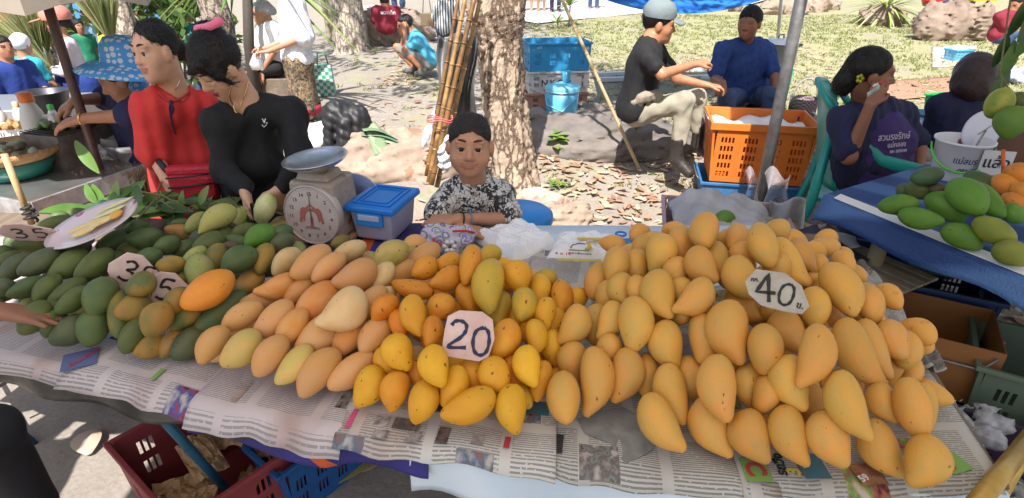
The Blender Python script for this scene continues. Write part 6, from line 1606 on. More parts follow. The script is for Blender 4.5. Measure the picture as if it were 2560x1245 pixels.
o = solid('tool_pouch', [pe(V3(W(1612, 244, y0-.17)), (.06, .03, .045), 0, .02), pe(V3(W(1640, 240, y0-.16)), (.05, .03, .04), 0, .02), pe(V3(W(1592, 258, y0-.16)), (.045, .03, .03), 0, .02)], .009, cloth('pouch', (.25, .21, .165)), ex[0], wob(.004, 40, 4)); o.location = tuple(-ex[1])
# --- seated man in dark blue shirt
y0 = 4.95
J = dict(head=W(1874, 58, y0-.1), yaw=-38, pitch=4, roll=0, neck=W(1862, 104, y0), shr=W(1806, 124, y0-.10), shl=W(1912, 124, y0+.10), hip=W(1868, 232, y0+.10), elr=W(1788, 196, y0-.16), wrr=W(1806, 206, y0-.40), ell=W(1938, 195, y0-.1), wrl=W(1940, 268, y0-.25), hpr=W(1848, 240, y0+.05), hpl=W(1890, 240, y0+.1), knr=W(1818, 246, y0-.36), knl=W(1926, 238, y0-.28), anr=W(1828, 345, y0-.42), anl=W(1918, 335, y0-.30), tor=W(1810, 365, y0-.55), tol=W(1918, 352, y0-.48), base=(*W(1868, 330, y0).xy, gz(*W(1868, 330, y0).xy)))
person('man in a dark blue shirt and jeans sitting facing the capped man', J, .008, 'c', 'm', True, m_dblue, .75, m_jean, 1.9, hairp=H_SHORT, handR=((-.3, -.8, -.3), (0, 0, -1), (-1, 0, 0), 1.05, .6), handL=((0, -.3, -1), (-1, 0, 0), (0, -1, 0), 1.05, .4), shoes=(m_boot, 0), hs=1.08, loose=.012, fold=.005, seed=16)
# --- woman on the teal chair
y0 = 3.0
J = dict(head=W(2176, 186, y0-.05), yaw=72, pitch=2, roll=0, neck=W(2160, 262, y0), shr=W(2108, 300, y0-.12), shl=W(2256, 286, y0+.16), hip=W(2190, 520, y0+.06), elr=W(2122, 392, y0-.22), wrr=W(2176, 262, y0-.24), ell=W(2296, 370, y0+.1), wrl=W(2300, 450, y0-.10), base=(*W(2190, 520, y0).xy, 0))
J['hpr'] = J['hip'] + Vector((-.04, -.09, 0)); J['hpl'] = J['hip'] + Vector((.04, .09, 0)); J['knr'] = J['hip'] + Vector((.36, -.20, 0)); J['knl'] = J['hip'] + Vector((.38, .0, 0)); J['anr'] = J['knr'] + Vector((0, 0, -.38)); J['anl'] = J['knl'] + Vector((0, 0, -.38))
hairp = [('e', (0, -.018, .036), (.081, .098, .087)), ('e', (0, .100, -.040), (.082, .082, .102), 1), ('e', (0, -.095, -.045), (.050, .050, .062), 0, .04), ('e', (0, .02, -.095), (.11, .07, .06), 1)]
ex = person('woman in a purple apron and navy shirt sitting on the teal chair', J, .0065, 'c', 'w', True, m_navyc, .75, m_blk, 1.9, hairp=hairp, handR=((.35, .15, .9), (.3, .8, 0), (.9, -.2, 0), .95, .8), handL=((.2, -.3, -.9), (-1, 0, 0), (0, -1, 0), .95, .3), bust=1.1, loose=.012, fold=.005, hs=1.09, seed=17, apron=(m_purp, (('สวนรงรักษ์', .046, 2236, 342), ('แม่กลอง', .034, 2242, 362), ('081-3070340', .020, 2246, 378)), mat('print_lilac', (.52, .48, .60), .8)))
L = local(ex, J['head'], 1.09); k = MB()
for i in range(5): a = i*1.2566; k.lathe([(0, 0), (.011, .002), (0, .004)], 10, TM(L(.083, -.055, -.01), rz=R(10), rx=R(80)) @ TM((.014*math.cos(a), .014*math.sin(a), 0)))
side_child(ex, 'hair_clip', k, mat('clip_yellow', (.45, .42, .02), .4)); 
bn = MB().sheet(lambda u, v: W(2168 + 32*u, 232 - 22*u + 12*v, y0 - .29 + .01*math.sin(6*u)), 6, 3).build('banknote', mat('banknote', (.42, .50, .46), .7, var=(.30, .40, .36), vscale=40), None, True, solid=.0012); tag(bn, 'folded banknote in the hand of the woman in the purple apron', 'banknote')
lp = thing('marker_tube', 'small red and white tube held at the cheek of apron woman', 'tube', W(2190, 212, y0-.29)); MB().tube([(-.012, 0, -.006), (.008, 0, .004)], .006, 8).build('tube_body', mat('tube_white', (.7, .68, .68), .4), lp, True); MB().tube([(.008, 0, .004), (.034, 0, .020)], .006, 8).build('tube_cap', mat('tube_red', (.50, .03, .06), .4), lp, True)
# --- woman seen from behind on the right
y0 = 3.3
J = dict(head=W(2432, 190, y0), yaw=165, pitch=6, neck=W(2420, 236, y0), shr=W(2492, 262, y0+.02), shl=W(2352, 262, y0), hip=W(2410, 430, y0-.02), elr=W(2520, 340, y0+.05), wrr=W(2500, 380, y0+.2), ell=W(2334, 345, y0+.04), wrl=W(2360, 380, y0+.2), base=(*W(2410, 430, y0).xy, .05))
hairp = [('e', (0, -.018, .020), (.098, .108, .105)), ('e', (0, -.03, -.05), (.10, .09, .085), 0, .04), ('e', (0, .115, -.04), (.08, .085, .11), 1)]
person('dark haired woman in a navy shirt seen from behind at right', J, .0085, 'c', 'w', False, m_navyc, .95, m_blk, hairp=hairp, hair=mat('hair_reddish', (.022, .010, .010), .4, var=(.05, .02, .02), vscale=50, bump=.5, bscale=120), hs=1.05, loose=.012, seed=18)
# --- woman with the big blue hat grilling
y0 = 2.75
J = dict(head=W(306, 196, y0), yaw=-62, pitch=22, neck=W(335, 236, y0+.06), shl=W(362, 262, y0-.02), shr=W(300, 250, y0+.22), hip=W(390, 480, y0+.15), ell=W(330, 288, y0-.22), wrl=W(206, 296, y0-.26), elr=W(262, 246, y0+.20), wrr=W(190, 250, y0+.02), base=(*W(390, 480, y0+.15).xy, 0))
J['hpr'] = J['hip'] + Vector((0, .09, 0)); J['hpl'] = J['hip'] + Vector((0, -.09, 0)); J['knr'] = J['hip'] + Vector((-.05, .1, -.4)); J['knl'] = J['hip'] + Vector((-.05, -.1, -.4)); J['anr'] = J['knr'] + Vector((0, 0, -.36)); J['anl'] = J['knl'] + Vector((0, 0, -.36))
ex = person('woman in a blue dotted sun hat and navy shirt grilling at left', J, .0075, 'b', 'w', True, m_navyc, .95, m_blk, 1.9, hairp=H_BACK, handL=((-1, -.1, -.25), (0, .2, -1), (0, .9, .3), 1, .35), handR=((-.8, -.3, -.5), (0, .2, -1), (0, -.9, .3), 1, .6), hs=1.0, loose=.014, fold=.005, seed=19)
m_hat = mat('hat_dots', (.06, .26, .62), .85); N, L_, p = nodes(m_hat); t = N.new('ShaderNodeTexCoord'); vo = N.new('ShaderNodeTexVoronoi'); vo.inputs['Scale'].default_value = 36; vo.inputs['Randomness'].default_value = .35; L_.new(t.outputs['Object'], vo.inputs[0])
cr = N.new('ShaderNodeValToRGB'); cr.color_ramp.interpolation = 'CONSTANT'; cr.color_ramp.elements[0].color = (.58, .66, .76, 1); cr.color_ramp.elements[1].position = .40; cr.color_ramp.elements[1].color = (.08, .34, .72, 1); L_.new(vo.outputs['Distance'], cr.inputs[0]); L_.new(cr.outputs[0], p.inputs['Base Color'])
hm_ = TM(W(318, 166, y0-.01), rz=R(0), rx=R(-4), ry=R(8))
k = MB(); k.lathe([(.205, -.030), (.16, -.002), (.105, .012), (.100, .03), (.098, .085), (.080, .118), (.04, .13), (0, .132)], 40, hm_); side_child(ex, 'sun_hat', k, m_hat, solid=.005)
side_child(ex, 'neck_flap', MB().sheet(lambda u, v: W(328 + 48*u + 6*math.sin(9*v), 182 + 62*v - 10*u, y0 - .11 + .16*u + .02*math.sin(7*u)), 8, 8), m_hat, solid=.004)
side_child(ex, 'bracelet', MB().tube([W(207, 296, y0-.26) + Vector((0, .027*math.cos(a), .027*math.sin(a))) for a in np.linspace(0, 6.28, 16)], .004, 6), MATS['gold'])
# --- people further left and behind
(ex, J, s) = stand('woman in white head scarf and turquoise shirt seen from behind', 48, 112, 4.7, 165, m_teal, m_jean, hairp=[('e', (0, -.01, .03), (.088, .102, .098)), ('e', (0, .10, -.05), (.075, .075, .09), 1)], hair=m_white, kind='w', sleeve=.65, arms='front', h=.010, seed=21)
side_child(ex, 'apron_strap', MB().tube([Vector(J['shr']) + Vector((0, -.09, .05)), Vector(J['neck']) * .4 + Vector(J['hip']) * .6 + Vector((-.02, -.135, 0)), Vector(J['hip']) + Vector((.18, -.10, .02))], .018, 8), cloth('lilac', (.34, .32, .60)))
(ex, J, s) = stand('woman in a salmon cap, pale pink shirt and blue apron', 150, 60, 4.9, -62, m_pinkw, m_navyc, hairp=H_TAIL, kind='w', sleeve=1.6, arms='front', h=.010, seed=22)
L = local(ex, J['head'], s); hm_ = Matrix.Translation(Vector(J['head'])) @ Matrix(ex[2].tolist()).to_4x4(); m_sal = cloth('salmon', (.62, .22, .17))
side_child(ex, 'cap', MB().lathe([(.092, .0), (.098, .03), (.090, .065), (.066, .095), (.03, .11), (0, .115)], 20, hm_ @ TM((0, -.012, .035)) @ Matrix.Diagonal((1, 1.12, 1, 1))), m_sal)
side_child(ex, 'cap_brim', MB().sheet(lambda u, v: hm_ @ Vector(((u-.5)*.16*(1-.35*v*v), .085 + .08*v, .045 - .02*v)), 8, 4), m_sal, solid=.005)
hp = Vector(J['hip']); side_child(ex, 'apron', MB().lathe([(.150, .10), (.165, .0), (.180, -.25), (.19, -.50)], 24, TM(hp) @ Matrix.Diagonal((1, .85, 1, 1))), m_roy, solid=.006)
stand('man in a navy shirt cut by the left edge of the picture', 6, 118, 4.4, 60, m_roy, m_navyc, sleeve=.9, h=.012, seed=23, arms='front')
stand('boy in a green shirt standing behind the grass brooms', 194, 66, 7.2, 60, m_grn, m_blk, h=.014, seed=24)
stand('man in a pale blue shirt far behind the brooms', 214, 36, 8.8, 30, cloth('sky', (.20, .36, .55)), m_jean, h=.016, seed=25)
stand('man in a yellow shirt with dark hair behind the green shirt boy', 246, 38, 8.3, -40, m_yel, m_navyc, h=.016, seed=26)
stand('dark haired man in the far crowd beside the green banner', 56, 78, 9.5, 10, cloth('brown', (.20, .14, .10)), m_jean, h=.018, seed=27)
stand('woman with short black hair in the far crowd at left', 22, 92, 9.0, 40, cloth('violet', (.18, .12, .30)), m_jean, h=.018, seed=28, hairp=H_BOB, kind='w')
stand('man in a red shirt among the branches behind red blouse woman', 354, 26, 8.5, -60, m_maroon, m_jean, h=.016, seed=29)
stand('woman with a long ponytail and turquoise shirt seen from behind', 465, 40, 7.6, 170, m_teal, m_jean, hairp=H_TAIL, kind='w', h=.014, seed=30)
# people whose heads are above the frame, known by feet
def legs(label, fx, fy, yaw, ht, shirt, pants, seed, sk='b', sleeve=.6, skirt=None, group=None, lean=0, h=.016):
    g = WG(fx, fy); q = Vector((g.x, g.y, g.z + ht*.925)); d = q - Vector((0, 0, CAMH)); dep = d.y*math.cos(PITCH) - d.z*math.sin(PITCH)
    hx = 1280 + FPX*d.x/dep; hy = 622.5 - FPX*(d.y*math.sin(PITCH) + d.z*math.cos(PITCH))/dep
    return stand(label, hx, hy, g.y, yaw, shirt, pants, h=h, ht=ht, seed=seed, sk=sk, sleeve=sleeve, skirt=skirt, group=group, lean=lean)
legs('person in a navy top and khaki trousers behind the pale tree', 832, 112, 140, 1.62, m_navyc, m_khaki, 31, h=.012)
legs('person in a lavender shirt and dark jeans behind the red shirt man', 1000, 62, 20, 1.6, cloth('lavender', (.55, .55, .68)), m_jean, 32)
legs('bare legged walker on the far path beside the tree trunk', 1320, 30, 10, 1.6, m_white, None, 33, sk='d')
legs('walker in dark trousers on the far path behind the plant', 1388, 34, -20, 1.65, m_roy, m_navyc, 34)
legs('bare legged person in shorts on the far path', 1352, 30, 30, 1.62, m_pinkw, None, 35)
legs('walker in blue jeans on the far path near the blue tarpaulin', 1483, 24, 0, 1.65, m_white, m_jean, 36)
legs('person in blue jeans standing behind the red basins', 2345, 40, 10, 1.6, m_white, m_jean, 37)
legs('person in black trousers behind the big brown rock', 2398, 62, 0, 1.62, m_grn, m_blk, 38)
# --- man in red with his back to us, sitting far behind
y0 = 10.2
J = dict(head=W(962, 4, y0), yaw=175, pitch=5, neck=W(965, 18, y0), shr=W(990, 24, y0), shl=W(940, 24, y0), hip=W(966, 72, y0), ell=W(936, 48, y0), elr=W(994, 48, y0), wrl=W(945, 66, y0+.2), wrr=W(985, 66, y0+.2), base=(*W(966, 72, y0).xy, gz(*W(966, 72, y0).xy)))
ex = person('man in a dark red shirt with white lettering, back turned', J, .014, 'b', 'm', False, m_maroon, 1.6, m_jean, hairp=H_SHORT, hs=1, loose=.015, seed=40)
o = obj('back_print', text_mesh('พวงเต็ก', .075, .0004, .0006), MATS['print_white'], ex[0]); o.matrix_local = Matrix.Translation(-Vector(ex[1])) @ TM(W(970, 32, y0-.155), rx=R(85))
y0 = 8.3
J = dict(head=W(1120, -22, y0), yaw=-150, pitch=25, neck=W(1118, 4, y0), shr=W(1138, 12, y0), shl=W(1098, 14, y0), hip=W(1112, 72, y0), ell=W(1090, 45, y0), elr=W(1150, 42, y0), wrl=W(1100, 60, y0+.2), wrr=W(1135, 55, y0+.25), hpr=W(1120, 74, y0), hpl=W(1104, 74, y0), knr=W(1140, 62, y0+.25), knl=W(1100, 66, y0+.25), anr=W(1142, 100, y0+.2), anl=W(1104, 104, y0+.2), base=(*W(1112, 90, y0).xy, gz(*W(1112, 90, y0).xy)))
person('person in a black and white striped shirt sitting behind the bamboo', J, .014, 'b', 'w', False, m_stripe, .9, m_jean, 1.9, hairp=H_BACK, hs=1, loose=.015, seed=41)
y0 = 8.6
J = dict(head=W(2540, 8, y0), yaw=-60, pitch=20, neck=W(2528, 28, y0), shr=W(2500, 40, y0-.1), shl=W(2540, 40, y0+.12), hip=W(2498, 92, y0), elr=W(2512, 66, y0-.15), wrr=W(2545, 78, y0-.1), ell=W(2545, 66, y0+.1), wrl=W(2556, 80, y0), hpr=W(2500, 94, y0-.08), hpl=W(2504, 94, y0+.08), knr=W(2532, 84, y0-.12), knl=W(2536, 84, y0+.1), anr=W(2512, 112, y0-.12), anl=W(2516, 112, y0+.1), base=(*W(2498, 95, y0).xy, gz(*W(2498, 95, y0).xy)))
person('man in a dark red shirt crouching by the yellow crate at right', J, .014, 'b', 'm', False, m_maroon, .9, m_jean, hairp=H_SHORT, hs=1, loose=.015, seed=42)
# --- customer at the left edge: a hand over the mangoes and a dark trouser leg
J = dict(head=Vector((-2.05, .68, 1.60)), yaw=150, pitch=20, neck=Vector((-2.02, .66, 1.44)), shl=Vector((-2.18, .66, 1.38)), shr=Vector((-1.86, .74, 1.36)), hip=Vector((-1.72, .52, .92)), ell=Vector((-2.30, 1.10, 1.06)), wrl=Vector((-2.1, 1.2, .98)), elr=Vector((-1.80, 1.0, 1.10)), wrr=W(-8, 778, 1.17), hpl=Vector((-1.80, .52, .90)), hpr=Vector((-1.58, .54, .90)), knl=Vector((-1.72, 1.05, .48)), knr=W(-35, 1085, .93), anl=Vector((-1.70, 1.15, .06)), anr=W(95, 1262, 1.02), base=Vector((-1.6, .9, 0)))
person('customer in dark trousers at left edge, reaching for green mangoes', J, .007, 'c', 'w', False, m_blk, .9, mat('trousers_dark', (.008, .008, .012), .85), 1.98, hairp=H_SHORT, handR=((.95, .10, -.22), (.05, -.2, -1), (.1, .3, .9), .95, .12), hs=1, seed=43, feet=False)

# ------------------------------------------------------------------ trees
def bark_mat(name, a, b, c):
    m = mat(name, a, .9); N, L, p = nodes(m); t = N.new('ShaderNodeTexCoord'); mp = N.new('ShaderNodeMapping'); mp.inputs['Scale'].default_value = (1, 1, .42); L.new(t.outputs['Object'], mp.inputs[0])
    n = N.new('ShaderNodeTexNoise'); n.inputs['Scale'].default_value = 13; n.inputs['Detail'].default_value = 7; n.inputs['Roughness'].default_value = .7; L.new(mp.outputs[0], n.inputs[0])
    v = N.new('ShaderNodeTexVoronoi'); v.feature = 'DISTANCE_TO_EDGE'; v.inputs['Scale'].default_value = 15; 
    ad = N.new('ShaderNodeMix'); ad.data_type = 'VECTOR'; ad.inputs[0].default_value = .12; L.new(mp.outputs[0], ad.inputs[4]); L.new(n.outputs['Color'], ad.inputs[5]); L.new(ad.outputs[1], v.inputs[0])
    cr = N.new('ShaderNodeValToRGB'); e = cr.color_ramp.elements; e[0].position = .3; e[0].color = (*a, 1); e[1].position = .62; e[1].color = (*b, 1); L.new(n.outputs[0], cr.inputs[0])
    ed = N.new('ShaderNodeValToRGB'); ed.color_ramp.elements[0].color = (0, 0, 0, 1); ed.color_ramp.elements[1].position = .10; ed.color_ramp.elements[1].color = (1, 1, 1, 1); L.new(v.outputs[0], ed.inputs[0])
    mx = N.new('ShaderNodeMix'); mx.data_type = 'RGBA'; L.new(ed.outputs[0], mx.inputs[0]); mx.inputs[6].default_value = (*c, 1); L.new(cr.outputs[0], mx.inputs[7]); L.new(mx.outputs[2], p.inputs['Base Color'])
    hm = N.new('ShaderNodeMath'); hm.operation = 'MULTIPLY_ADD'; hm.inputs[1].default_value = .6; L.new(ed.outputs[0], hm.inputs[0]); L.new(n.outputs[0], hm.inputs[2])
    b_ = N.new('ShaderNodeBump'); b_.inputs['Strength'].default_value = .9; b_.inputs['Distance'].default_value = .03; L.new(hm.outputs[0], b_.inputs['Height']); L.new(b_.outputs[0], p.inputs['Normal']); return m
m_bark = bark_mat('bark_tan', (.36, .26, .185), (.54, .42, .32), (.22, .135, .085)); m_bark2 = bark_mat('bark_pale', (.42, .34, .27), (.56, .48, .40), (.27, .20, .15)); m_bark3 = bark_mat('bark_grey', (.27, .21, .17), (.40, .33, .27), (.15, .11, .09))
m_fol = [mat('foliage_a', (.055, .11, .025), .5, transl=.35), mat('foliage_b', (.09, .15, .03), .5, transl=.35)]
def trunk_mesh(path, n=56, seg=90, rough=.03, seed=0, flare=.35):
    r = np.random.default_rng(seed); pts = [Vector(p[:3]) for p in path]; rs = [p[3] for p in path]; V = []; ph = r.uniform(0, 6, 20)
    for i in range(seg+1):
        t = i/seg*(len(pts)-1); k = min(len(pts)-2, int(t)); u = t-k; u2 = u*u*(3-2*u); c = pts[k].lerp(pts[k+1], u); rad = rs[k]+(rs[k+1]-rs[k])*u2; z = c.z
        for j in range(n):
            a = 2*math.pi*j/n
            d = .5*math.sin(3*a+ph[0]+1.2*z) + .35*math.sin(5*a+ph[1]-2.3*z) + .5*math.sin(9*a+ph[2]+2.1*math.sin(3.1*z+ph[3])) * math.sin(6*z+ph[4]+2*math.sin(2*a)) + .55*math.sin(14*a+ph[5]+3*math.sin(4.3*z)) * math.sin(9*z+ph[6]+3*math.sin(3*a+ph[7])) + r.normal(0, .22)
            fl = flare*max(0, 1-i/seg*7)**2*(1+.5*math.sin(4*a+ph[8]))
            q = rad*(1+fl) + rough*d*.45; V.append((c.x+q*math.cos(a), c.y+q*math.sin(a), z))
    F = [(i*n+j, i*n+(j+1) % n, (i+1)*n+(j+1) % n, (i+1)*n+j) for i in range(seg) for j in range(n)]; return fast_mesh(V, F)
def crown_mesh(center, rad, n, size, seed, nclump=40):
    r = np.random.default_rng(seed); cs = []
    while len(cs) < nclump:
        p = r.uniform(-1, 1, 3)
        if p @ p < 1 and p @ p > .12: cs.append(V3(center) + p * V3(rad))
    cs = np.array(cs); V = np.zeros((n, 4, 3)); ci = r.integers(nclump, size=n); c = cs[ci] + r.normal(0, 1, (n, 3)) * (.20*np.array(rad))*.55
    d = r.normal(0, 1, (n, 3)); d[:, 2] -= .6; d /= np.linalg.norm(d, axis=1)[:, None]; u = r.normal(0, 1, (n, 3)); s = np.cross(d, u); s /= np.linalg.norm(s, axis=1)[:, None]
    L = size*r.uniform(.7, 1.3, n)[:, None]; V[:, 0] = c; V[:, 1] = c+d*L*.5+s*L*.22; V[:, 2] = c+d*L; V[:, 3] = c+d*L*.5-s*L*.22
    return fast_mesh(V.reshape(-1, 3), np.arange(4*n).reshape(-1, 4), r.integers(2, size=n), False)
def tree(label, path, bark, crown, seed, rough=.03, limbs=None, name='tree', seg=90):
    t = thing(name, label, 'tree', Vector(path[0][:3])); b = Vector(path[0][:3]); 
    obj('trunk', trunk_mesh([(p[0]-b.x, p[1]-b.y, p[2]-b.z, p[3]) for p in path], seed=seed, rough=rough, seg=seg), bark, t)
    for lb_ in limbs or []: MB().tube([Vector(q[:3])-b for q in lb_], [q[3] for q in lb_], 9).build('limb', bark, t, True)
    if crown: obj('crown', crown_mesh(V3(crown[0])-V3(b), crown[1], crown[2], crown[3], seed), m_fol, t)
    return t
g = WG(1288, 470); px4 = lambda x, y, yy, r: (*W(x, y, yy), r); Y = g.y
top = W(1238, -60, Y)
tree('tan flaky barked tree standing right behind the boy', [(g.x, Y, g.z-.1, .190), px4(1280, 400, Y, .152), px4(1258, 250, Y, .140), px4(1246, 120, Y, .148), px4(1238, 20, Y, .185), (top.x, Y, 2.2, .19), (top.x-.05, Y+.1, 3.4, .14)], m_bark, ((top.x, Y+.4, 4.6), (2.2, 2.0, 1.2), 2600, .16), 3, .045,
     [[px4(1205, 60, Y-.1, .05), px4(1185, 40, Y-.16, .03), px4(1165, 25, Y-.2, .008)], [px4(1215, 130, Y-.12, .03), px4(1190, 118, Y-.17, .012), px4(1160, 112, Y-.2, .004)], [(top.x, Y, 2.6, .10), (top.x+.9, Y+.5, 3.8, .05), (top.x+1.5, Y+.8, 4.4, .02)], [(top.x, Y, 2.8, .09), (top.x-1, Y+.3, 4.0, .04), (top.x-1.5, Y+.5, 4.6, .02)]], seg=150)
g = WG(880, 128); Y = g.y
tree('pale smooth barked tree behind the rocks', [(g.x, Y, g.z-.1, .30), px4(878, 80, Y, .27), px4(868, 10, Y, .24), (W(862, 0, Y).x, Y, 3.0, .20)], m_bark2, ((g.x, Y+.5, 5.2), (3, 2.6, 1.3), 2200, .2), 5, .02)
g = WG(545, 118); Y = 6.6; b = W(545, 150, Y)
tree('grey tree trunk behind the woman in black', [(b.x, Y, gz(b.x, Y)-.1, .17), px4(548, 60, Y, .15), px4(530, 0, Y, .14), (W(520, -40, Y).x, Y, 3.0, .12)], m_bark3, ((b.x, Y+.5, 5.0), (2.0, 1.6, 1), 1200, .2), 7, .02)
Y = 7.0; b = W(335, 130, Y)
tree('leaning pale tree trunk beside the grass brooms', [(b.x, Y, gz(b.x, Y)-.1, .13), px4(318, 80, Y, .12), px4(300, 10, Y, .11), (W(290, -40, Y).x, Y, 3.0, .10)], m_bark2, ((b.x-.5, Y+.5, 4.8), (1.8, 1.6, .9), 900, .2), 8, .015)
# --- shrubs, palms, spiky plants
def bush(label, c, rad, n, size, seed, name='shrub', mats=None):
    t = thing(name, label, 'shrub', Vector((c[0], c[1], gz(c[0], c[1])))); b = V3(t.location)
    obj('foliage', crown_mesh(V3(c)-b, rad, n, size, seed, 25), mats or m_fol, t); k = MB(); r = random.Random(seed)
    for i in range(9): k.tube([(0, 0, 0), (r.uniform(-.5, .5)*rad[0], r.uniform(-.5, .5)*rad[1], c[2]-b[2]), (r.uniform(-1, 1)*rad[0], r.uniform(-1, 1)*rad[1], (c[2]-b[2])*1.5)], [.02, .012, .004], 5)
    k.build('stem', m_bark3, t, True); return t
p = W(410, 20, 7.6); bush('twiggy green shrub behind the woman in red', (p.x, p.y, p.z-.1), (.9, .5, .7), 900, .15, 11)
p = W(320, 5, 9.0); bush('dark green shrub behind the leaning trunk', (p.x, p.y, p.z), (1.2, .6, .8), 900, .16, 12)
p = W(120, 20, 12.0); bush('far green tree foliage at the left edge of the market', (p.x, p.y, p.z+.2), (2.5, .8, 1.0), 900, .25, 13)
def spiky(label, base, n, L, w, seed, mats, name='spiky_plant', stem=0, droop=.8, up=.9):
    t = thing(name, label, 'plant', base); r = random.Random(seed)
    if stem: MB().tube([(0, 0, -.02), (.01, 0, stem)], [.02, .015], 8).build('stem', m_bark3, t, True)
    for i in range(n):
        a = r.uniform(0, 6.28); e = r.uniform(.15, 1.35)*up; d = Vector((math.cos(a)*math.cos(e), math.sin(a)*math.cos(e), math.sin(e))); k = MB()
        leaf_geo(k, (0, 0, stem), d, (-math.cos(a)*math.sin(e), -math.sin(a)*math.sin(e), math.cos(e)), L*r.uniform(.7, 1.15), w, droop*r.uniform(.4, 1.1), .3, 8).build('leaf', mats[i % len(mats)], t, True)
    return t
m_spk = [mat('spk_a', (.20, .30, .05), .45, transl=.25), mat('spk_b', (.34, .40, .12), .45, transl=.25), mat('spk_c', (.11, .22, .04), .45, transl=.2)]
g = WG(1422, 68); spiky('spiky dracaena plant on a thin stem by the far path', g, 34, .45, .022, 3, m_spk, stem=.42, droop=.35)
g = WG(1392, 72); spiky('small low dracaena plant left of the taller one', g, 18, .28, .018, 4, m_spk, stem=.12, droop=.3)
g = WG(2205, 62); spiky('pale striped grassy plant on the boulder at upper right', g + Vector((0, 0, .22)), 90, .75, .026, 5, [m_spk[1], m_spk[0], mat('spk_d', (.50, .52, .28), .45, transl=.25)], stem=.02, droop=1.1)
for i, (px, py, n, L) in enumerate(((1385, 385, 24, .10), (1590, 388, 14, .10), (1270, 420, 10, .06), (1400, 470, 14, .06))):
    t = thing('weed', ['leafy green weed at the foot of the dark rock', 'small weed beside the leaning stick', 'green sprout on the tan tree trunk base', 'low weed on leaf litter right of the boy'][i], 'weed', WG(px, py)); r = random.Random(i)
    for j in range(n):
        k = MB(); a = r.uniform(0, 6.28); leaf_geo(k, (r.uniform(-.05, .05), r.uniform(-.04, .04), r.uniform(.02, .18) if i < 2 else .03), (math.cos(a), math.sin(a), .35), (0, 0, 1), L*r.uniform(.6, 1.1), L*.3, .3, .2, 4).build('leaf', m_spk[(0, 2)[j % 2]], t, True)
g = W(622, 175, 5.9); pl_ = thing('palm', 'young palm with long drooping fronds left of the seated women', 'palm', Vector((g.x, g.y, gz(g.x, g.y))))
b = Vector(pl_.location); MB().tube([(0, 0, -.05), W(622, 110, 5.9)-b, W(618, -30, 5.9)-b], [.07, .05, .045], 10).build('trunk', mat('palm_dark', (.05, .04, .032), .8, bump=.5, bscale=30), pl_, True)
r = random.Random(4)
for i in range(26):
    a = r.uniform(0, 6.28); k = MB(); leaf_geo(k, W(618, -30, 5.9)-b + Vector((0, 0, .2*r.random())), (math.cos(a), math.sin(a)*.6, .5), (0, 0, 1), r.uniform(.45, .75), .026, r.uniform(1.0, 1.7), .3, 10).build('frond', m_spk[i % 3], pl_, True)
# --- grass brooms
m_brm = [mat('broom_a', (.30, .32, .12), .7, transl=.2), mat('broom_b', (.42, .40, .20), .7, transl=.2), mat('broom_c', (.22, .27, .09), .7, transl=.2)]
def broom(label, base, d, L, spread, n, seed):
    t = thing('grass_broom', label, 'broom', base, group='grass brooms for sale'); r = np.random.default_rng(seed); d = Vector(d).normalized(); k = [[], [], []]; V = []; Q = []; MI = []
    s = d.orthogonal().normalized(); w = d.cross(s)
    for i in range(n):
        a = r.uniform(0, 6.28); e = r.uniform(0, spread); q = (d + (s*math.cos(a) + w*math.sin(a))*e).normalized(); l = L*r.uniform(.7, 1.1); p = q*l; p.z -= .25*l*e; m_ = q*l*.5; z = r.uniform(.004, .009); o = q.cross(Vector((r.normal(), r.normal(), r.normal()))).normalized()*z
        b = len(V); V += [tuple(-o*.5), tuple(o*.5), tuple(m_+o), tuple(m_-o), tuple(p)]; Q += [(b, b+1, b+2, b+3), (b+3, b+2, b+4, b+4)]; MI += [i % 3, i % 3]
    V = np.array(V); me = pyd(V, [tuple(dict.fromkeys(q)) for q in Q]); me.polygons.foreach_set('material_index', MI); obj('bristles', me, m_brm, t)
    MB().tube([(0, 0, 0), tuple(d*-.5)], .02, 8).build('handle', mat('cane', (.42, .30, .14), .6), t, True); return t
for i, (px, py, y, d, L, sp) in enumerate(((128, 168, 5.4, (-.5, -.1, .55), .62, .5), (110, 150, 5.5, (-.2, -.1, .8), .6, .5), (132, 190, 5.2, (-.75, -.2, .25), .6, .45), (228, 175, 5.2, (.75, -.2, .05), .5, .4), (272, 100, 6.0, (-.15, -.1, .95), .65, .28), (285, 120, 6.1, (.1, 0, .95), .7, .25), (120, 130, 5.6, (.1, 0, .9), .5, .5))):
    broom(['green grass broom spread left of the salmon cap woman', 'upright green grass broom behind the white scarf', 'low spreading grass broom beside the turquoise shirt', 'grass broom tuft right of the pale pink shirt', 'tall upright grass broom by the leaning trunk', 'yellowish tall broom right by leaning trunk', 'upper grass broom below the blue tents'][i], W(px, py, y), d, L, sp, 260, i)
# --- umbrella of the grill stall (beige edge at the top left, brown pole)
pa, pb_ = W(205, 285, 2.62), W(118, 10, 2.62); dv = (pb_-pa).normalized(); tp = pb_ + dv*.75; ft = pa - dv*((pa.z+.0)/dv.z)
um = thing('market_umbrella', 'beige market umbrella on a brown pole over the grill', 'umbrella', Vector((ft.x, ft.y, 0))); b = Vector(um.location)
MB().tube([ft-b, tp-b], .020, 12).build('pole', m_brown, um, True)
m_umb = mat('umbrella_cloth', (.46, .40, .33), .85, var=(.40, .34, .28), vscale=5, transl=.15); k = MB(); n = 8; V = [tp-b]; 
rim = []
for i in range(n*4):
    a = 2*math.pi*i/(n*4); rad = .62*(1-.05*math.sin(math.pi*((i % 4)/4))); rim.append(Vector((tp.x-.22+rad*math.cos(a), tp.y+rad*math.sin(a), 1.585 + .04*math.sin(math.pi*((i % 4)/4)))) - b)
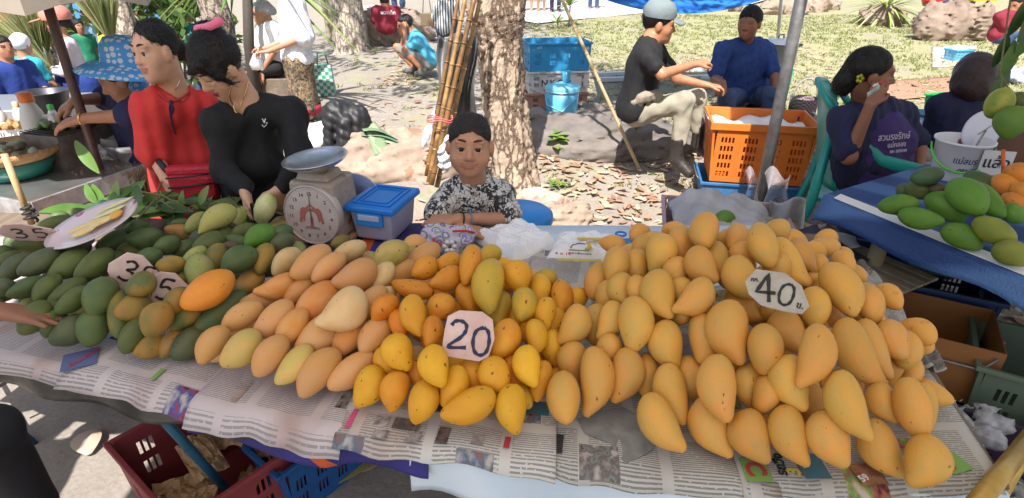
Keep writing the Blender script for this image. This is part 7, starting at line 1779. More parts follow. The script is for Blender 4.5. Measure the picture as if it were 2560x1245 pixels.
k.add(V+rim+[p-Vector((0, 0, .13)) for p in rim], [(0, 1+i, 1+(i+1) % 32) for i in range(32)] + [(1+i, 33+i, 33+(i+1) % 32, 1+(i+1) % 32) for i in range(32)]); k.build('canopy', m_umb, um, solid=.004)
for i in range(n): MB().tube([tp-b-Vector((0, 0, .02)), rim[i*4]+Vector((0, 0, -.01))], .006, 6).build('rib', m_brown, um, True)
# --- grill counter at left
m_stn = mat('counter_steel', (.46, .46, .47), .33, metal=.85, var=(.36, .34, .33), vscale=7, bump=.05, bscale=20); m_orl = mat('orange_leg', (.62, .09, .02), .45)
A = WZ(74, 506, .74); B = WZ(384, 400, .74); off = (WZ(-20, 425, .74)-A); off = off.normalized()*.62; off.z = 0
ct = thing('grill_counter', 'stainless steel counter on orange legs at the left stall', 'counter', Vector((A.x, A.y, 0))); b = Vector(ct.location)
ang = math.atan2((B-A).y, (B-A).x); Lc = (B-A).length; cm = TM((0, 0, 0), ang)
MB().box((0, 0, .715), (Lc, .62, .74), cm).build('counter_top', m_stn, ct, bevel=.004); MB().box((0, -.012, .66), (Lc, .0, .742), cm).build('apron_edge', mat('edge_alu', (.55, .55, .56), .45, metal=.6, var=(.35, .32, .30), vscale=16), ct, bevel=.002)
MB().box((-.012, 0, .66), (0, .62, .741), cm).build('apron_edge', MATS['edge_alu'], ct, bevel=.002)
for (x, y, x2, y2) in ((.10, .04, .02, -.02), (.25, .04, .42, .10), (Lc-.1, .05, Lc-.05, 0), (.1, .55, .05, .6), (Lc-.1, .55, Lc-.05, .6)): MB().tube([cm @ Vector((x, y, .715)), cm @ Vector((x2, y2, 0))], .014, 10).build('leg', m_orl, ct, True)
MB().tube([cm @ Vector((Lc+.0, .0, .70)), cm @ Vector((Lc+.05, -.03, 0))], .012, 8).build('leg', MATS['edge_alu'], ct, True)
cw = lambda x, y, z=.74: b + cm @ Vector((x, y, z))
bp_ = WZ(50, 590, 0.0)
MB().tube([W(10, 385, 1.95), W(80, 560, 1.95)], .011, 10).build('bamboo_post', mat('bamboo_tan', (.48, .36, .18), .5, var=(.36, .26, .12), vscale=12), None, True); tag(bpy.data.objects['bamboo_post'], 'thin tan bamboo post tied at the left end of the table', 'post')
k = MB()
for i in range(3): c0 = W(72+4*i, 530+12*i, 1.93); k.tube([c0+Vector((.018*math.cos(a), .018*math.sin(a), .004*a)) for a in np.linspace(0, 6.3, 12)], .005, 6)
k.tube([W(78, 540, 1.92), W(95, 538, 1.9)], .005, 6); k = k.build('tie', mat('black_tie', (.012, .012, .012), .6), None, True); tag(k, 'black rubber tie knotted round the bamboo post', 'tie')
gr = WZ(195, 400, .74); gt = thing('charcoal_grill', 'square steel charcoal grill with leaf parcels on top', 'grill', gr, ang+.05)
m_grl = mat('grill_steel', (.26, .23, .21), .5, metal=.6, var=(.16, .12, .10), vscale=12)
k = MB(); k.frus((-.14, -.12, 0), (.14, -.112, .16), .0); k.frus((-.14, .112, 0), (.14, .12, .16), .0); k.box((-.14, -.112, 0), (-.132, .112, .16)); k.box((.132, -.112, 0), (.14, .112, .16)); k.box((-.132, -.112, 0), (.132, .112, .03)); k.build('grill_box', m_grl, gt)
for i in range(13): x = -.125+i*.021; MB().tube([(x, -.13, .165), (x, .13, .165)], .0028, 6).build('grate_bar', mat('grate', (.05, .045, .04), .5, metal=.5), gt, True)
m_bl = [mat('banana_leaf', (.10, .17, .04), .5, var=(.16, .20, .06), vscale=12), mat('banana_leaf_burnt', (.12, .11, .04), .6, var=(.06, .06, .03), vscale=15)]
for i in range(9):
    P = [pe((0, 0, 0), (.075, .022, .014), 0, .01)]; a = random.uniform(-.3, .3); o = solid('leaf_parcel', P, .007, m_bl[i % 3 == 2], None, wob(.003, 60, i)); o.matrix_world = TM(gr + Vector((-.11+.028*i, random.uniform(-.03, .03), .178 + .012*(i % 2))), rz=ang + 1.1 + a, ry=random.uniform(-.2, .2))
    tag(o, 'charred banana leaf parcel, %s from left on the charcoal grill' % ORD[i], 'leaf parcel', 'leaf parcels on the grill')
k = MB(); leaf_geo(k, W(188, 352, 2.48), (.45, -.35, -.55), (0, -1, .6), .17, .026, .15, .2, 10); o = k.build('long_leaf', mat('fresh_leaf', (.11, .22, .035), .45, transl=.25), None, True); tag(o, 'long fresh green leaf hanging off the grill edge', 'leaf')
# woven tray with parcels
tc_ = WZ(45, 432, .75); wt = thing('woven_tray', 'round woven bamboo tray on a green basin at the left edge', 'tray', tc_); m_wick = mat('wicker', (.42, .26, .11), .7, var=(.28, .16, .07), vscale=40, bump=.6, bscale=120)
MB().lathe([(0, .075), (.14, .085), (.19, .12), (.20, .125), (.20, .10), (.15, .065), (0, .06)], 32).build('tray', m_wick, wt, True); MB().lathe([(0, 0), (.13, 0), (.165, .07), (.155, .07), (.12, .01)], 32).build('basin', mat('basin_green', (.02, .16, .12), .4), wt, True)
for i in range(10):
    r_ = random.uniform(.02, .13); a = i*.63; o = solid('leaf_parcel', [pe((0, 0, 0), (.045, .02, .015), 0, .01)], .008, mat('old_parcel', (.16, .17, .10), .6, var=(.10, .08, .05), vscale=20) if i % 2 else mat('pale_parcel', (.26, .30, .20), .6), None, wob(.003, 60, i)); o.matrix_world = TM(tc_ + Vector((r_*math.cos(a), r_*math.sin(a), .105 + .012*(i % 3))), rz=random.uniform(0, 3), rx=random.uniform(-.4, .4)); tag(o, 'small %s leaf parcel, %s counterclockwise from the right on the woven tray' % (('pale', 'dark')[i % 2], ORD[i]), 'leaf parcel', 'leaf parcels on the tray')
# jug, fry basket, bottles
jg = WZ(112, 372, .74); jt = thing('plastic_jug', 'tall translucent plastic jug with an orange cap', 'jug', jg); m_jug = mat('jug_plastic', (.66, .63, .58), .3, sss=.2, trans=.15)
MB().lathe([(0, 0), (.055, 0), (.06, .02), (.058, .15), (.045, .20), (.030, .235), (.030, .25), (0, .25)], 24).build('body', m_jug, jt, True); MB().lathe([(.034, .245), (.034, .285), (.02, .292), (0, .293)], 20).build('cap', mat('cap_orange', (.70, .16, .02), .4), jt, True)
MB().tube([(.05, 0, .17), (.105, 0, .18), (.11, 0, .10), (.056, 0, .06)], .009, 8).build('handle', m_jug, jt, True)
fb = WZ(28, 352, .74); ft_ = thing('serving_basket', 'white plastic basket of fried food at the left edge', 'basket', fb, .3); m_wpl = mat('white_plastic', (.66, .64, .62), .4)
k = MB(); panel(k, Vector((-.15, -.10, 0)), Vector((1, 0, 0)), Vector((0, 0, 1)), .30, .08, slots(.30, .08, 8, 2, .012, .022, .012, 2), .004, Vector((0, 1, 0))); panel(k, Vector((-.15, .10, 0)), Vector((1, 0, 0)), Vector((0, 0, 1)), .30, .08, slots(.30, .08, 8, 2, .012, .022, .012, 2), .004, Vector((0, -1, 0))); panel(k, Vector((.15, -.10, 0)), Vector((0, 1, 0)), Vector((0, 0, 1)), .20, .08, slots(.20, .08, 5, 2, .012, .022, .012, 2), .004, Vector((-1, 0, 0))); panel(k, Vector((-.15, -.10, 0)), Vector((0, 1, 0)), Vector((0, 0, 1)), .20, .08, slots(.20, .08, 5, 2, .012, .022, .012, 2), .004, Vector((1, 0, 0))); k.box((-.15, -.1, 0), (.15, .1, .005)); k.build('basket_body', m_wpl, ft_)
for i in range(8):
    o = solid('fried_piece', [pe((0, 0, 0), (.04, .022, .02), 0, .01), pe((.03, .01, .01), (.02, .018, .015), 0, .01)], .008, mat('fried', (.30, .15, .05), .55, var=(.44, .26, .10), vscale=30, bump=.5, bscale=60), None, wob(.005, 70, i)); o.matrix_world = TM(fb + Vector((-.10+.03*i, random.uniform(-.05, .05), .075)), rz=random.uniform(0, 3), ry=random.uniform(-.6, .6)); tag(o, 'golden brown fried piece, %s from left in the white basket' % ORD[i], 'fried food', 'fried pieces in the basket')
for i, (px, py, c, s) in enumerate(((16, 300, (.60, .15, .25), 1), (62, 292, (.62, .42, .25), 1), (148, 300, (.5, .55, .45), .9))):
    bt = thing('sauce_bottle', ['small bottle with a pink cap on the left counter', 'small bottle with a tan cap on the left counter', 'clear bottle with a green cap beside the jug'][i], 'bottle', WZ(px, py+30, .74), group='sauce bottles'); MB().lathe([(0, 0), (.03*s, 0), (.032*s, .09), (.02*s, .12), (.012*s, .13)], 16).build('bottle_body', m_jug, bt, True); MB().lathe([(.016, .128), (.016, .155), (0, .16)], 14).build('bottle_cap', mat('bcap%d' % i, c if i < 2 else (.05, .45, .08), .4), bt, True)
cl = WZ(338, 392, .74); ctn = thing('steel_colander', 'perforated steel colander in a clear bag on the counter', 'colander', cl); MB().lathe([(0, 0), (.07, .0), (.105, .05), (.12, .085), (.126, .085), (.110, .048), (.075, -.004)], 28).build('bowl', m_stl, ctn, True)
o = solid('clear_bag', [pe((0, 0, .03), (.10, .07, .05), 0, .02), pe((.05, .03, .06), (.06, .05, .04), 0, .02)], .009, mat('clear_bag', (.70, .70, .70), .15, alpha=.45, bump=.6, bscale=40), None, wob(.010, 45, 3)); o.matrix_world = TM(cl + Vector((-.16, -.02, .0))); tag(o, 'crumpled clear plastic bag left of the steel colander', 'bag')
# dried root bundles and pots behind the table
m_root = mat('roots', (.20, .12, .06), .85, var=(.30, .20, .11), vscale=30)
for i, (px, py) in enumerate(((235, 470), (318, 458), (358, 450))):
    c0 = WZ(px, py, .66); t = thing('root_bundle', ['loose bundle of dry roots under the counter edge', 'dry root bundle in the middle behind the leaves', 'tied root bundle next to the red blouse'][i], 'roots', c0, group='bundles of dry roots'); k = MB(); r = random.Random(i)
    for j in range(60): a = r.uniform(0, 6.28); q = r.uniform(.02, .07); k.tube([(q*math.cos(a)*.6, q*math.sin(a)*.6, -.06), (q*math.cos(a), q*math.sin(a), r.uniform(0, .04)), (q*1.3*math.cos(a+.5), q*1.3*math.sin(a+.5), r.uniform(.04, .09))], .0028, 4)
    k.build('root', m_root, t, True)
for i, (px, py) in enumerate(((290, 480), (325, 470))): o = MB().lathe([(0, 0), (.05, 0), (.065, .07), (.07, .08), (.06, .08)], 18).build('clay_pot', mat('clay', (.42, .15, .07), .8), None, True); o.location = WZ(px, py+10, .60); tag(o, ['small clay pot behind the mango leaves', 'second small clay pot nearer the red blouse'][i], 'pot', 'clay pots')
o = MB().box((-.35, -.14, 0), (.35, .14, .60)).build('side_shelf', m_wood, None, bevel=.006); o.location = Vector((*WZ(300, 476, .6).xy, 0)); o.rotation_euler = (0, 0, .1); tag(o, 'dark wooden shelf behind the mango leaves', 'shelf')
kp = W(130, 262, 3.4); o = MB().lathe([(0, 0), (.10, 0), (.125, .14), (.13, .145), (.118, .14), (.09, .02)], 22).build('black_pot', mat('pot_dark', (.05, .05, .06), .4, metal=.5), None, True); o.location = WZ(128, 290, .80); tag(o, 'dark cooking pot behind the jug at the left stall', 'pot')
o = MB().box((-.9, -.25, 0), (.4, .25, .78)).build('back_counter', mat('counter_back', (.42, .42, .43), .4, metal=.7), None, bevel=.01); q = WZ(60, 262, .78); o.location = Vector((q.x-.1, q.y+.1, 0)); o.rotation_euler = (0, 0, .12); tag(o, 'steel counter further back at the left stall', 'counter')
o = MB().lathe([(0, 0), (.13, 0), (.16, .24), (.165, .25), (.15, .25), (.12, .01)], 20).build('teal_bin', mat('bin_teal', (.03, .16, .16), .5), None, True); o.location = Vector((*W(298, 345, 2.9).xy, .35)); tag(o, 'teal plastic bin below the arm of the grilling woman', 'bin')
o = MB().lathe([(.12, 0), (.12, .35)], 16).build('bin_stand', m_wood, None); o.location = Vector((*W(298, 345, 2.9).xy, 0)); tag(o, 'round stand under the teal bin', 'stand')
# banner and tents far left
bn_ = W(42, 60, 10.5); bt = thing('banner', 'green banner with a red oval and yellow Thai price lettering', 'banner', bn_, R(-10)); MB().box((-.42, -.01, -.20), (.36, .01, .16)).build('cloth', mat('banner_green', (.02, .16, .05), .6), bt)
o = MB().lathe([(0, 0), (.24, 0)], 28, Matrix.Rotation(R(90), 4, 'X') @ Matrix.Diagonal((1, .72, 1, 1))).build('red_oval', mat('banner_red', (.45, .02, .02), .6), bt); o.location = (-.24, -.016, .0)
for (s_, x, z, sz, c) in (('กาง', -.24, .02, .17, (.70, .68, .2)), ('5', .17, .05, .20, (.70, .60, .05)), ('บาท', .17, -.11, .11, (.70, .60, .05))): o = obj('lettering', text_mesh(s_, sz, .001, .003), mat('banner_y%d' % int(c[2]*100), c, .6), bt); o.location = (x, -.022, z); o.rotation_euler = (R(90), 0, 0)
for x in (-.4, .34): MB().tube([(x, .03, .15), (x, .03, -1.3)], .015, 8).build('post', m_pole, bt, True)
def tent(label, px, py, y, w, hgt, col, seed):
    c = W(px, py, y); g_ = gz(c.x, c.y); t = thing('market_tent', label, 'tent', Vector((c.x, c.y, g_))); zt = c.z-g_; k = MB(); k.add([(-w, -w*.8, zt-hgt), (w, -w*.8, zt-hgt), (w, w*.8, zt-hgt), (-w, w*.8, zt-hgt), (0, 0, zt+hgt*.6)], [(0, 1, 4), (1, 2, 4), (2, 3, 4), (3, 0, 4)]); k.build('roof', mat('tent_%d' % seed, col, .7, transl=.3), t, solid=.01)
    for x in (-w, w):
        for y_ in (-w*.8, w*.8): MB().tube([(x, y_, 0), (x, y_, zt-hgt)], .02, 8).build('post', m_pole, t, True)
tent('pale blue market tent roof behind the crowd at far left', 100, 62, 14, 1.2, .25, (.30, .48, .66), 1); tent('bright blue market tent further right behind the crowd', 200, 22, 15, 1.6, .22, (.05, .22, .55), 2); tent('white tent behind the green banner', 10, 40, 16, 1.5, .3, (.6, .62, .64), 3)
# ------------------------------------------------------------------ rocks
m_rk1 = mat('rock_sand', (.235, .175, .135), .9, var=(.35, .27, .21), vscale=5, bump=.7, bscale=10, spots=((.26, .15, .09), 6, .64)); m_rk2 = mat('rock_dark', (.115, .10, .09), .9, var=(.20, .17, .15), vscale=4, bump=.9, bscale=9, stretch=(1, 1, 3)); m_rk3 = mat('rock_brown', (.19, .135, .10), .9, var=(.28, .21, .165), vscale=4, bump=.7, bscale=9)
def rock(label, prims, m, h=.022, amp=.03, f=7, seed=0, group=None):
    o = solid('rock', prims, h, m, None, lambda P, a=wob(amp, f, seed), b=wob(amp*.4, f*3.2, seed+1, sz=2.2), c=wob(amp*.16, f*9, seed+2): a(P)+b(P)+c(P)); return tag(o, label, 'rock', group)
def G_(px, py, dz=0): g = WG(px, py); return V3((g.x, g.y, g.z+dz))
a = G_(965, 455); rock('long flat sandstone boulder behind the scale', [pe(a+V3((-.02, .40, .04)), (.52, .42, .20), 0, .06, head_frame(8)), pe(a+V3((.30, .32, .05)), (.34, .32, .19), 0, .06), pe(a+V3((-.32, .36, .05)), (.26, .30, .21), 0, .06)], m_rk1, .02, .024, 7, 3)
a = G_(1430, 402); RB = a; rock('big dark grey slab rock that the capped man sits on', [pe(a+V3((.05, .55, .03)), (.80, .58, .23), 0, .05, head_frame(-14)), pe(a+V3((.55, .30, .04)), (.55, .34, .19), 0, .05), pe(a+V3((-.42, .40, .03)), (.30, .42, .18), 0, .05)], m_rk2, .022, .028, 6, 5)
a = G_(985, 112); rock('pale boulder beside the squatting man', [pe(a+V3((.05, .3, .2)), (.55, .38, .34), 0, .1), pe(a+V3((-.25, .35, .25)), (.3, .3, .32), 0, .1)], m_rk1, .035, .05, 5, 7)
for i, (px, py, r_) in enumerate(((1425, 570, .13), (1345, 520, .12), (1375, 545, .07), (850, 120, .10))): a = G_(px, py); rock(['pale round stone lying just behind the table', 'pink stone at the foot of the tan tree', 'small stone between stool and pale stone', 'stone beside the pale tree'][i], [pe(a+V3((0, .08, .03)), (r_*1.3, r_, r_*.75), 0, .03)], m_rk1 if i != 1 else mat('rock_pink', (.52, .38, .32), .9, var=(.42, .29, .23), vscale=8, bump=.6, bscale=14), .014, .014, 14, 10+i)
for i, (px, py, s) in enumerate(((1925, 38, 1.0), (1985, 36, 1.2), (2035, 30, 1.3), (2085, 26, .8), (1330, 6, .8), (1840, 30, .7))): a = G_(px, py); rock(['grey stone of the far border left of the post', 'stone of the far border right of the post', 'large stone of the far border', 'smaller stone at the right end of the far border', 'stone by the far path near the trunk', 'low stone right of the blue tarpaulin'][i], [pe(a+V3((0, .15, .12)), (.32*s, .26*s, .24*s), 0, .08)], m_rk1, .04, .05, 6, 20+i, 'stones of the far border')
a = G_(2205, 66); rock('brown boulder under the striped grassy plant', [pe(a+V3((0, .25, .18)), (.42, .35, .30), 0, .1), pe(a+V3((.25, .2, .16)), (.25, .28, .26), 0, .1)], m_rk3, .03, .04, 6, 31)
a = G_(2412, 105); rock('big square brown rock below the yellow crate', [pe(a+V3((-.05, .40, .28)), (.56, .40, .40), 0, .1), pe(a+V3((.30, .35, .26)), (.36, .36, .36), 0, .1), pe(a+V3((-.35, .35, .24)), (.26, .3, .34), 0, .1)], m_rk3, .035, .05, 5, 33)
# ------------------------------------------------------------------ things behind the boy
# puffer jacket
jk = W(868, 320, 4.45); m_puf = mat('puffer_black', (.014, .014, .016), .55, bump=.25, bscale=30); c = V3(jk)
def quilt(P):
    u = (P[:, 2]-c[2])*1.0 + .55*(P[:, 0]-c[0]); return -.010*np.abs(np.sin(u*44 + 9*(P[:, 1]-c[1]))) + wob(.006, 30, 2)(P)
o = solid('jacket', [pe(c+V3((-.02, 0, .05)), (.12, .09, .17), 0, .05, head_frame(20, 0, 20)), pe(c+V3((.06, -.02, -.04)), (.10, .09, .14), 0, .05), pc(c+V3((-.10, -.05, .08)), c+V3((-.15, -.10, -.16)), .055, .045, 0, .03), pc(c+V3((.02, -.09, .06)), c+V3((-.04, -.13, -.20)), .055, .05, 0, .03), pe(c+V3((.10, .0, .05)), (.08, .08, .12), 0, .05), pe(c+V3((-.06, 0, .16)), (.06, .06, .06), 0, .04)], .011, m_puf, None, quilt); tag(o, 'black quilted puffer jacket lying on the sandstone boulder', 'jacket')
bl = thing('banana_leaves', 'folded green banana leaves right of the black jacket', 'leaves', W(935, 330, 4.4)); m_bn = [mat('bleaf_a', (.20, .30, .16), .5, transl=.2), mat('bleaf_b', (.34, .42, .26), .5, transl=.2), mat('bleaf_c', (.10, .20, .13), .5)]
for i in range(7):
    a = -.3+i*.25; k = MB().sheet(lambda u, v: Vector(((u-.3)*.30, (v-.5)*.12, .015*i*.4 + .05*math.sin(3*u+i)*(1-u) - .10*u)), 8, 4); o = k.build('leaf_sheet', m_bn[i % 3], bl, True, solid=.003, rot=(0, .1, a-.8))
o = MB().sheet(lambda u, v: Vector(((u-.5)*.22, (v-.5)*.25, .012*math.sin(7*u)*math.sin(5*v))), 8, 8).build('white_cloth', mat('white_sheet', (.72, .72, .72), .8), None, True, solid=.004); o.location = W(800, 335, 4.5); o.rotation_euler = (R(35), 0, .2); tag(o, 'white cloth hanging between the jacket and the woman in black', 'cloth')
o = solid('plastic_bag', [pe(V3(W(1072, 345, 4.1)), (.05, .05, .09), 0, .03), pe(V3(W(1090, 300, 4.05)), (.03, .03, .06), 0, .03)], .010, mat('crinkled_bag', (.66, .66, .66), .35, bump=.6, bscale=40), None, wob(.012, 40, 5)); tag(o, 'crinkled white plastic bag on the boulder left of bamboo poles', 'bag')
o = solid('plastic_bag', [pe(V3(W(1112, 400, 3.2)), (.035, .03, .07), 0, .03), pc(V3(W(1105, 372, 3.2)), V3(W(1118, 340, 3.2)), .012, .008, 0, .02)], .008, MATS['crinkled_bag'], None, wob(.008, 50, 6)); tag(o, 'white plastic bag hanging on the bamboo beside the boy', 'bag')
# bamboo poles
m_bam = [mat('bamboo_amber', (.24, .12, .035), .4, var=(.07, .035, .015), vscale=9, coat=.2), mat('bamboo_light', (.38, .22, .08), .4, var=(.12, .06, .02), vscale=9, coat=.2)]
def bamboo(label, a, b_, r0, r1, m, seed, n=9, group='bamboo poles against the tree'):
    t = thing('bamboo_pole', label, 'pole', a, group=group); b_ = b_-a; MB().tube([Vector((0, 0, 0)).lerp(b_, i/12) for i in range(13)], [r0+(r1-r0)*i/12 for i in range(13)], 12).build('cane', m, t, True)
    for i in range(n): q = b_*((i+.6)/n); d = b_.normalized()*.006; MB().tube([q-d, q, q+d], [r0*.98, r0*1.12, r0*.98], 12).build('node', m, t, True)
for i, (x0, y0, x1, y1, yy, r_, m_) in enumerate(((1072, 455, 1168, -30, 3.35, .016, 1), (1078, 462, 1192, -30, 3.32, .017, 0), (1092, 468, 1205, -20, 3.38, .016, 1), (1066, 440, 1150, -30, 3.45, .014, 0), (1100, 420, 1185, 60, 3.42, .013, 0))):
    bamboo(['thick pale bamboo pole in front of the bundle', 'dark bamboo pole in the middle of the bundle', 'bamboo pole on the right side of the bundle', 'thin dark bamboo pole at the left of the bundle', 'short thin bamboo pole behind the bundle'][i], W(x0, y0, yy-.02), W(x1, y1, yy+.25), r_, r_*.8, m_bam[m_], i)
k = MB()
for dz in (0, .012): k.tube([W(1100, 300, 3.38)+Vector((.075*math.cos(a), .05*math.sin(a), dz+.01*math.sin(3*a))) for a in np.linspace(0, 6.3, 20)], .004, 6)
tag(k.build('red_string', mat('string_red', (.55, .12, .12), .7), None, True), 'reddish string tied round the bamboo poles', 'string')
# black plastic sheet hung behind bamboo
def tarp_fn(u, v):
    x = 1098 + 92*u + 10*math.sin(7*v)*(u-.5) - 8*v*(1-u); y_ = 88 + (195+25*math.sin(3*u))*v + 8*math.sin(9*u); return W(x, y_, 3.62 + .06*math.sin(9*u+2*v) + .04*math.cos(5*v) + .10*v*(u-.5))
tag(MB().sheet(tarp_fn, 20, 20).build('black_sheet', mat('sheet_black', (.075, .075, .077), .42, var=(.11, .11, .11), vscale=6, bump=.3, bscale=20), None, True, solid=.004), 'dark grey plastic sheet hanging behind the bamboo poles', 'plastic sheet')
# green woven bag
gb_ = WG(822, 238); t = thing('woven_bag', 'green and white woven plastic bag beside the sarong', 'bag', gb_, .2); m_wov = mat('woven_green', (.55, .52, .45), .7); N, L, p = nodes(m_wov); tt = N.new('ShaderNodeTexCoord'); ck = N.new('ShaderNodeTexChecker'); ck.inputs['Scale'].default_value = 26; ck.inputs['Color1'].default_value = (.56, .54, .46, 1); ck.inputs['Color2'].default_value = (.03, .32, .24, 1); L.new(tt.outputs['Object'], ck.inputs[0]); L.new(ck.outputs[0], p.inputs['Base Color'])
MB().frus((-.11, -.06, 0), (.07, .06, .34), -.015).build('bag_body', m_wov, t, bevel=.01); MB().tube([(-.08, 0, .33), (-.06, 0, .47), (.02, 0, .47), (.04, 0, .33)], .008, 8).build('handle', MATS['basin_green'], t, True)
# crate stack
m_wcr = mat('crate_white', (.55, .54, .54), .55, var=(.45, .44, .43), vscale=8, spots=((.30, .28, .26), 12, .62)); m_bcr = mat('crate_blue2', (.02, .20, .42), .5, var=(.03, .26, .50), vscale=8, spots=((.45, .50, .52), 9, .66)); m_brc = mat('crate_brown', (.28, .13, .10), .6, var=(.34, .18, .14), vscale=8)
cp = WG(1372, 286); cp = Vector((cp.x + .06, cp.y + .2, cp.z)); hz_ = .205
for i, (m_, lab) in enumerate(((m_brc, 'faded brown plastic crate at the bottom of the stack'), (m_wcr, 'white plastic crate marked N.K 999 in the stack'), (m_bcr, 'blue plastic crate on top of the white one'))):
    t = crate('plastic_crate', lab, cp + Vector((0, 0, hz_*i)), R(6+2*i), .60, .40, hz_ if i < 2 else .26, m_, group='crate stack behind the tan tree', pat=(4, 2, .014, .04, .06, 4), inset=.012)
    if i == 1:
        MB().box((-.16, -.215, .05), (.22, -.208, .155)).build('name_plate', m_wcr, t); o = obj('lettering', text_mesh('N.K 999', .085, .0006, .0012), m_markb, t); o.location = (-.03, -.2165, .10); o.rotation_euler = (R(90), 0, 0)
    if i > 0: hoop(t, .60, .40, hz_ if i < 2 else .26, m_pole, 1); hoop(t, .60, .40, hz_ if i < 2 else .26, m_pole, -1)
# cooler bucket
cb = W(1404, 292, 5.15); m_cool = mat('cooler_blue', (.10, .42, .66), .4, var=(.14, .48, .70), vscale=5); t = thing('cooler_bucket', 'light blue insulated bucket with lid and handle on dark rock', 'bucket', cb, R(-20))
MB().lathe([(0, 0), (.130, 0), (.136, .02), (.142, .235), (.13, .24), (0, .24)], 36).build('bucket_body', m_cool, t, True); MB().lathe([(.150, .235), (.152, .262), (.148, .275), (.10, .288), (.06, .30), (0, .302), ], 36).build('lid', mat('cooler_lid', (.16, .50, .72), .4), t, True); MB().lathe([(.146, .228), (.152, .232), (.152, .238), (.146, .240)], 36).build('steel_band', m_stl, t, True)
MB().tube([(-.148, -.02, .21), (-.09, -.16, .13), (.05, -.175, .09), (.15, -.04, .20)], .009, 8).build('handle', m_cool, t, True); MB().lathe([(.03, 0), (.04, .10), (.036, .10), (.028, .008), (0, .008)], 18, TM((.03, 0, .30))).build('cup', mat('cup_blue', (.06, .45, .70), .25, trans=.3), t, True)
# leaning stick and light poles
a = WG(1600, 428); bamboo('long thin tan stick leaning in front of the dark rock', a, W(1392, -30, 4.55), .014, .012, mat('stick_tan', (.50, .38, .22), .6, var=(.38, .27, .14), vscale=8), 31, 7, group=None)
o = MB().tube([WG(1944, 175) + Vector((0, .1, 0)), W(1958, -40, 5.6)], .018, 10).build('thin_pole', mat('pole_white', (.55, .55, .55), .5), None, True); tag(o, 'thin pale pole behind the seated man in blue', 'pole')
for i, (x0, y0, x1, y1) in enumerate(((1485, 196, 1760, 176), (1500, 208, 1790, 195))): A_, B_ = WG(x0, y0), WG(x1, y1); d = (B_-A_); o = MB().box((0, -.03, 0), (d.length, .03, .05)).build('metal_rail', mat('rail_white', (.62, .63, .66), .4, metal=.3), None, bevel=.004); o.location = A_ + Vector((0, 0, .02)); o.rotation_euler = (0, 0, math.atan2(d.y, d.x)); tag(o, ['upper pale metal rail lying on the grass behind the capped man', 'lower pale metal rail lying on the grass behind the capped man'][i], 'rail')
# blue tarpaulin
m_tarp = mat('tarp_blue', (.02, .17, .60), .4, transl=.45); N, L, p = nodes(m_tarp); tt = N.new('ShaderNodeTexCoord'); wv = N.new('ShaderNodeTexWave'); wv.bands_direction = 'Z'; wv.inputs['Scale'].default_value = 4.5; wv.inputs['Distortion'].default_value = .6; L.new(tt.outputs['Object'], wv.inputs[0]); cr = N.new('ShaderNodeValToRGB'); cr.color_ramp.elements[0].color = (.012, .13, .55, 1); cr.color_ramp.elements[1].color = (.05, .30, .72, 1); L.new(wv.outputs[0], cr.inputs[0]); L.new(cr.outputs[0], p.inputs['Base Color'])
tf = lambda u, v: W(1495 + 430*u + 40*v*(u-.5), 44*math.sin(math.pi*u)**.8 - 10 - 150*v*(1-.15*u), 5.9 + 1.2*v + .05*math.sin(11*u+4*v))
tag(MB().sheet(tf, 30, 14).build('blue_tarpaulin', m_tarp, None, True, solid=.003), 'sagging striped blue tarpaulin above the capped man', 'tarpaulin')
# orange crate on blue crate, with paper inside
m_orc = mat('crate_orange', (.66, .17, .02), .5, var=(.60, .15, .02), vscale=8); m_bl3 = mat('crate_blue3', (.02, .12, .30), .5, var=(.04, .16, .34), vscale=8)
ob = Vector((W(1885, 400, 3.75).x, 3.78, .30)); lo_ = Vector((ob.x-.02, ob.y, gz(ob.x, ob.y)))
t = crate('plastic_crate', 'blue plastic crate under the orange crate', lo_, R(-11), .62, .40, .297-lo_.z, m_bl3, pat=(3, 1, .018, .05, .06, 4)); hoop(t, .62, .40, .297-lo_.z, m_pole, -1)
t = crate('plastic_crate', 'orange plastic crate with slots and a white bag inside', ob, R(-11), .64, .44, .40, m_orc, pat=(4, 5, .022, .036, .04, 4), inset=.035, rim=.045); hoop(t, .64, .44, .40, m_stl, 1); hoop(t, .64, .44, .40, m_stl, -1)
o = MB().sheet(lambda u, v: Vector(((u-.5)*.57, (v-.5)*.37, .02*math.sin(8*u+3*v)*math.cos(6*v) + .015*math.sin(19*u))), 16, 12).build('white_sack', mat('sack_white', (.74, .74, .76), .6, bump=.4, bscale=30), None, True, solid=.004); o.location = ob + Vector((0, 0, .345)); o.rotation_euler = (0, 0, R(-11)); tag(o, 'white sack filling the orange crate', 'sack')
# purple crate with grey sack and clear bags, on another crate
pc0 = Vector((W(1815, 560, 2.4).x, 2.42, 0)); m_pcr = mat('crate_lilac', (.38, .27, .33), .55, var=(.30, .20, .26), vscale=8)
crate('plastic_crate', 'blue crate standing under the lilac crate behind the heap', pc0, R(-12), .52, .36, .30, m_bl3); crate('plastic_crate', 'lilac crate lined with a grey sack behind the big heap', pc0 + Vector((0, 0, .301)), R(-12), .54, .38, .29, m_pcr)
m_sack = mat('sack_grey', (.40, .40, .42), .55, var=(.32, .32, .34), vscale=6, bump=.5, bscale=25)
sk_ = MB().sheet(lambda u, v: pc0 + Vector(((u-.5)*.50*(1-.1*v), -.14 + .30*v, .545 + .05*math.sin(math.pi*u*1.2) + .06*v + .016*math.sin(11*u+5*v)*math.cos(7*v) + .008*math.sin(23*u-9*v) + .004*math.sin(41*u+31*v))), 34, 26).build('grey_sack', m_sack, None, True, solid=.004); tag(sk_, 'crumpled grey sack sticking out of the lilac crate', 'sack')
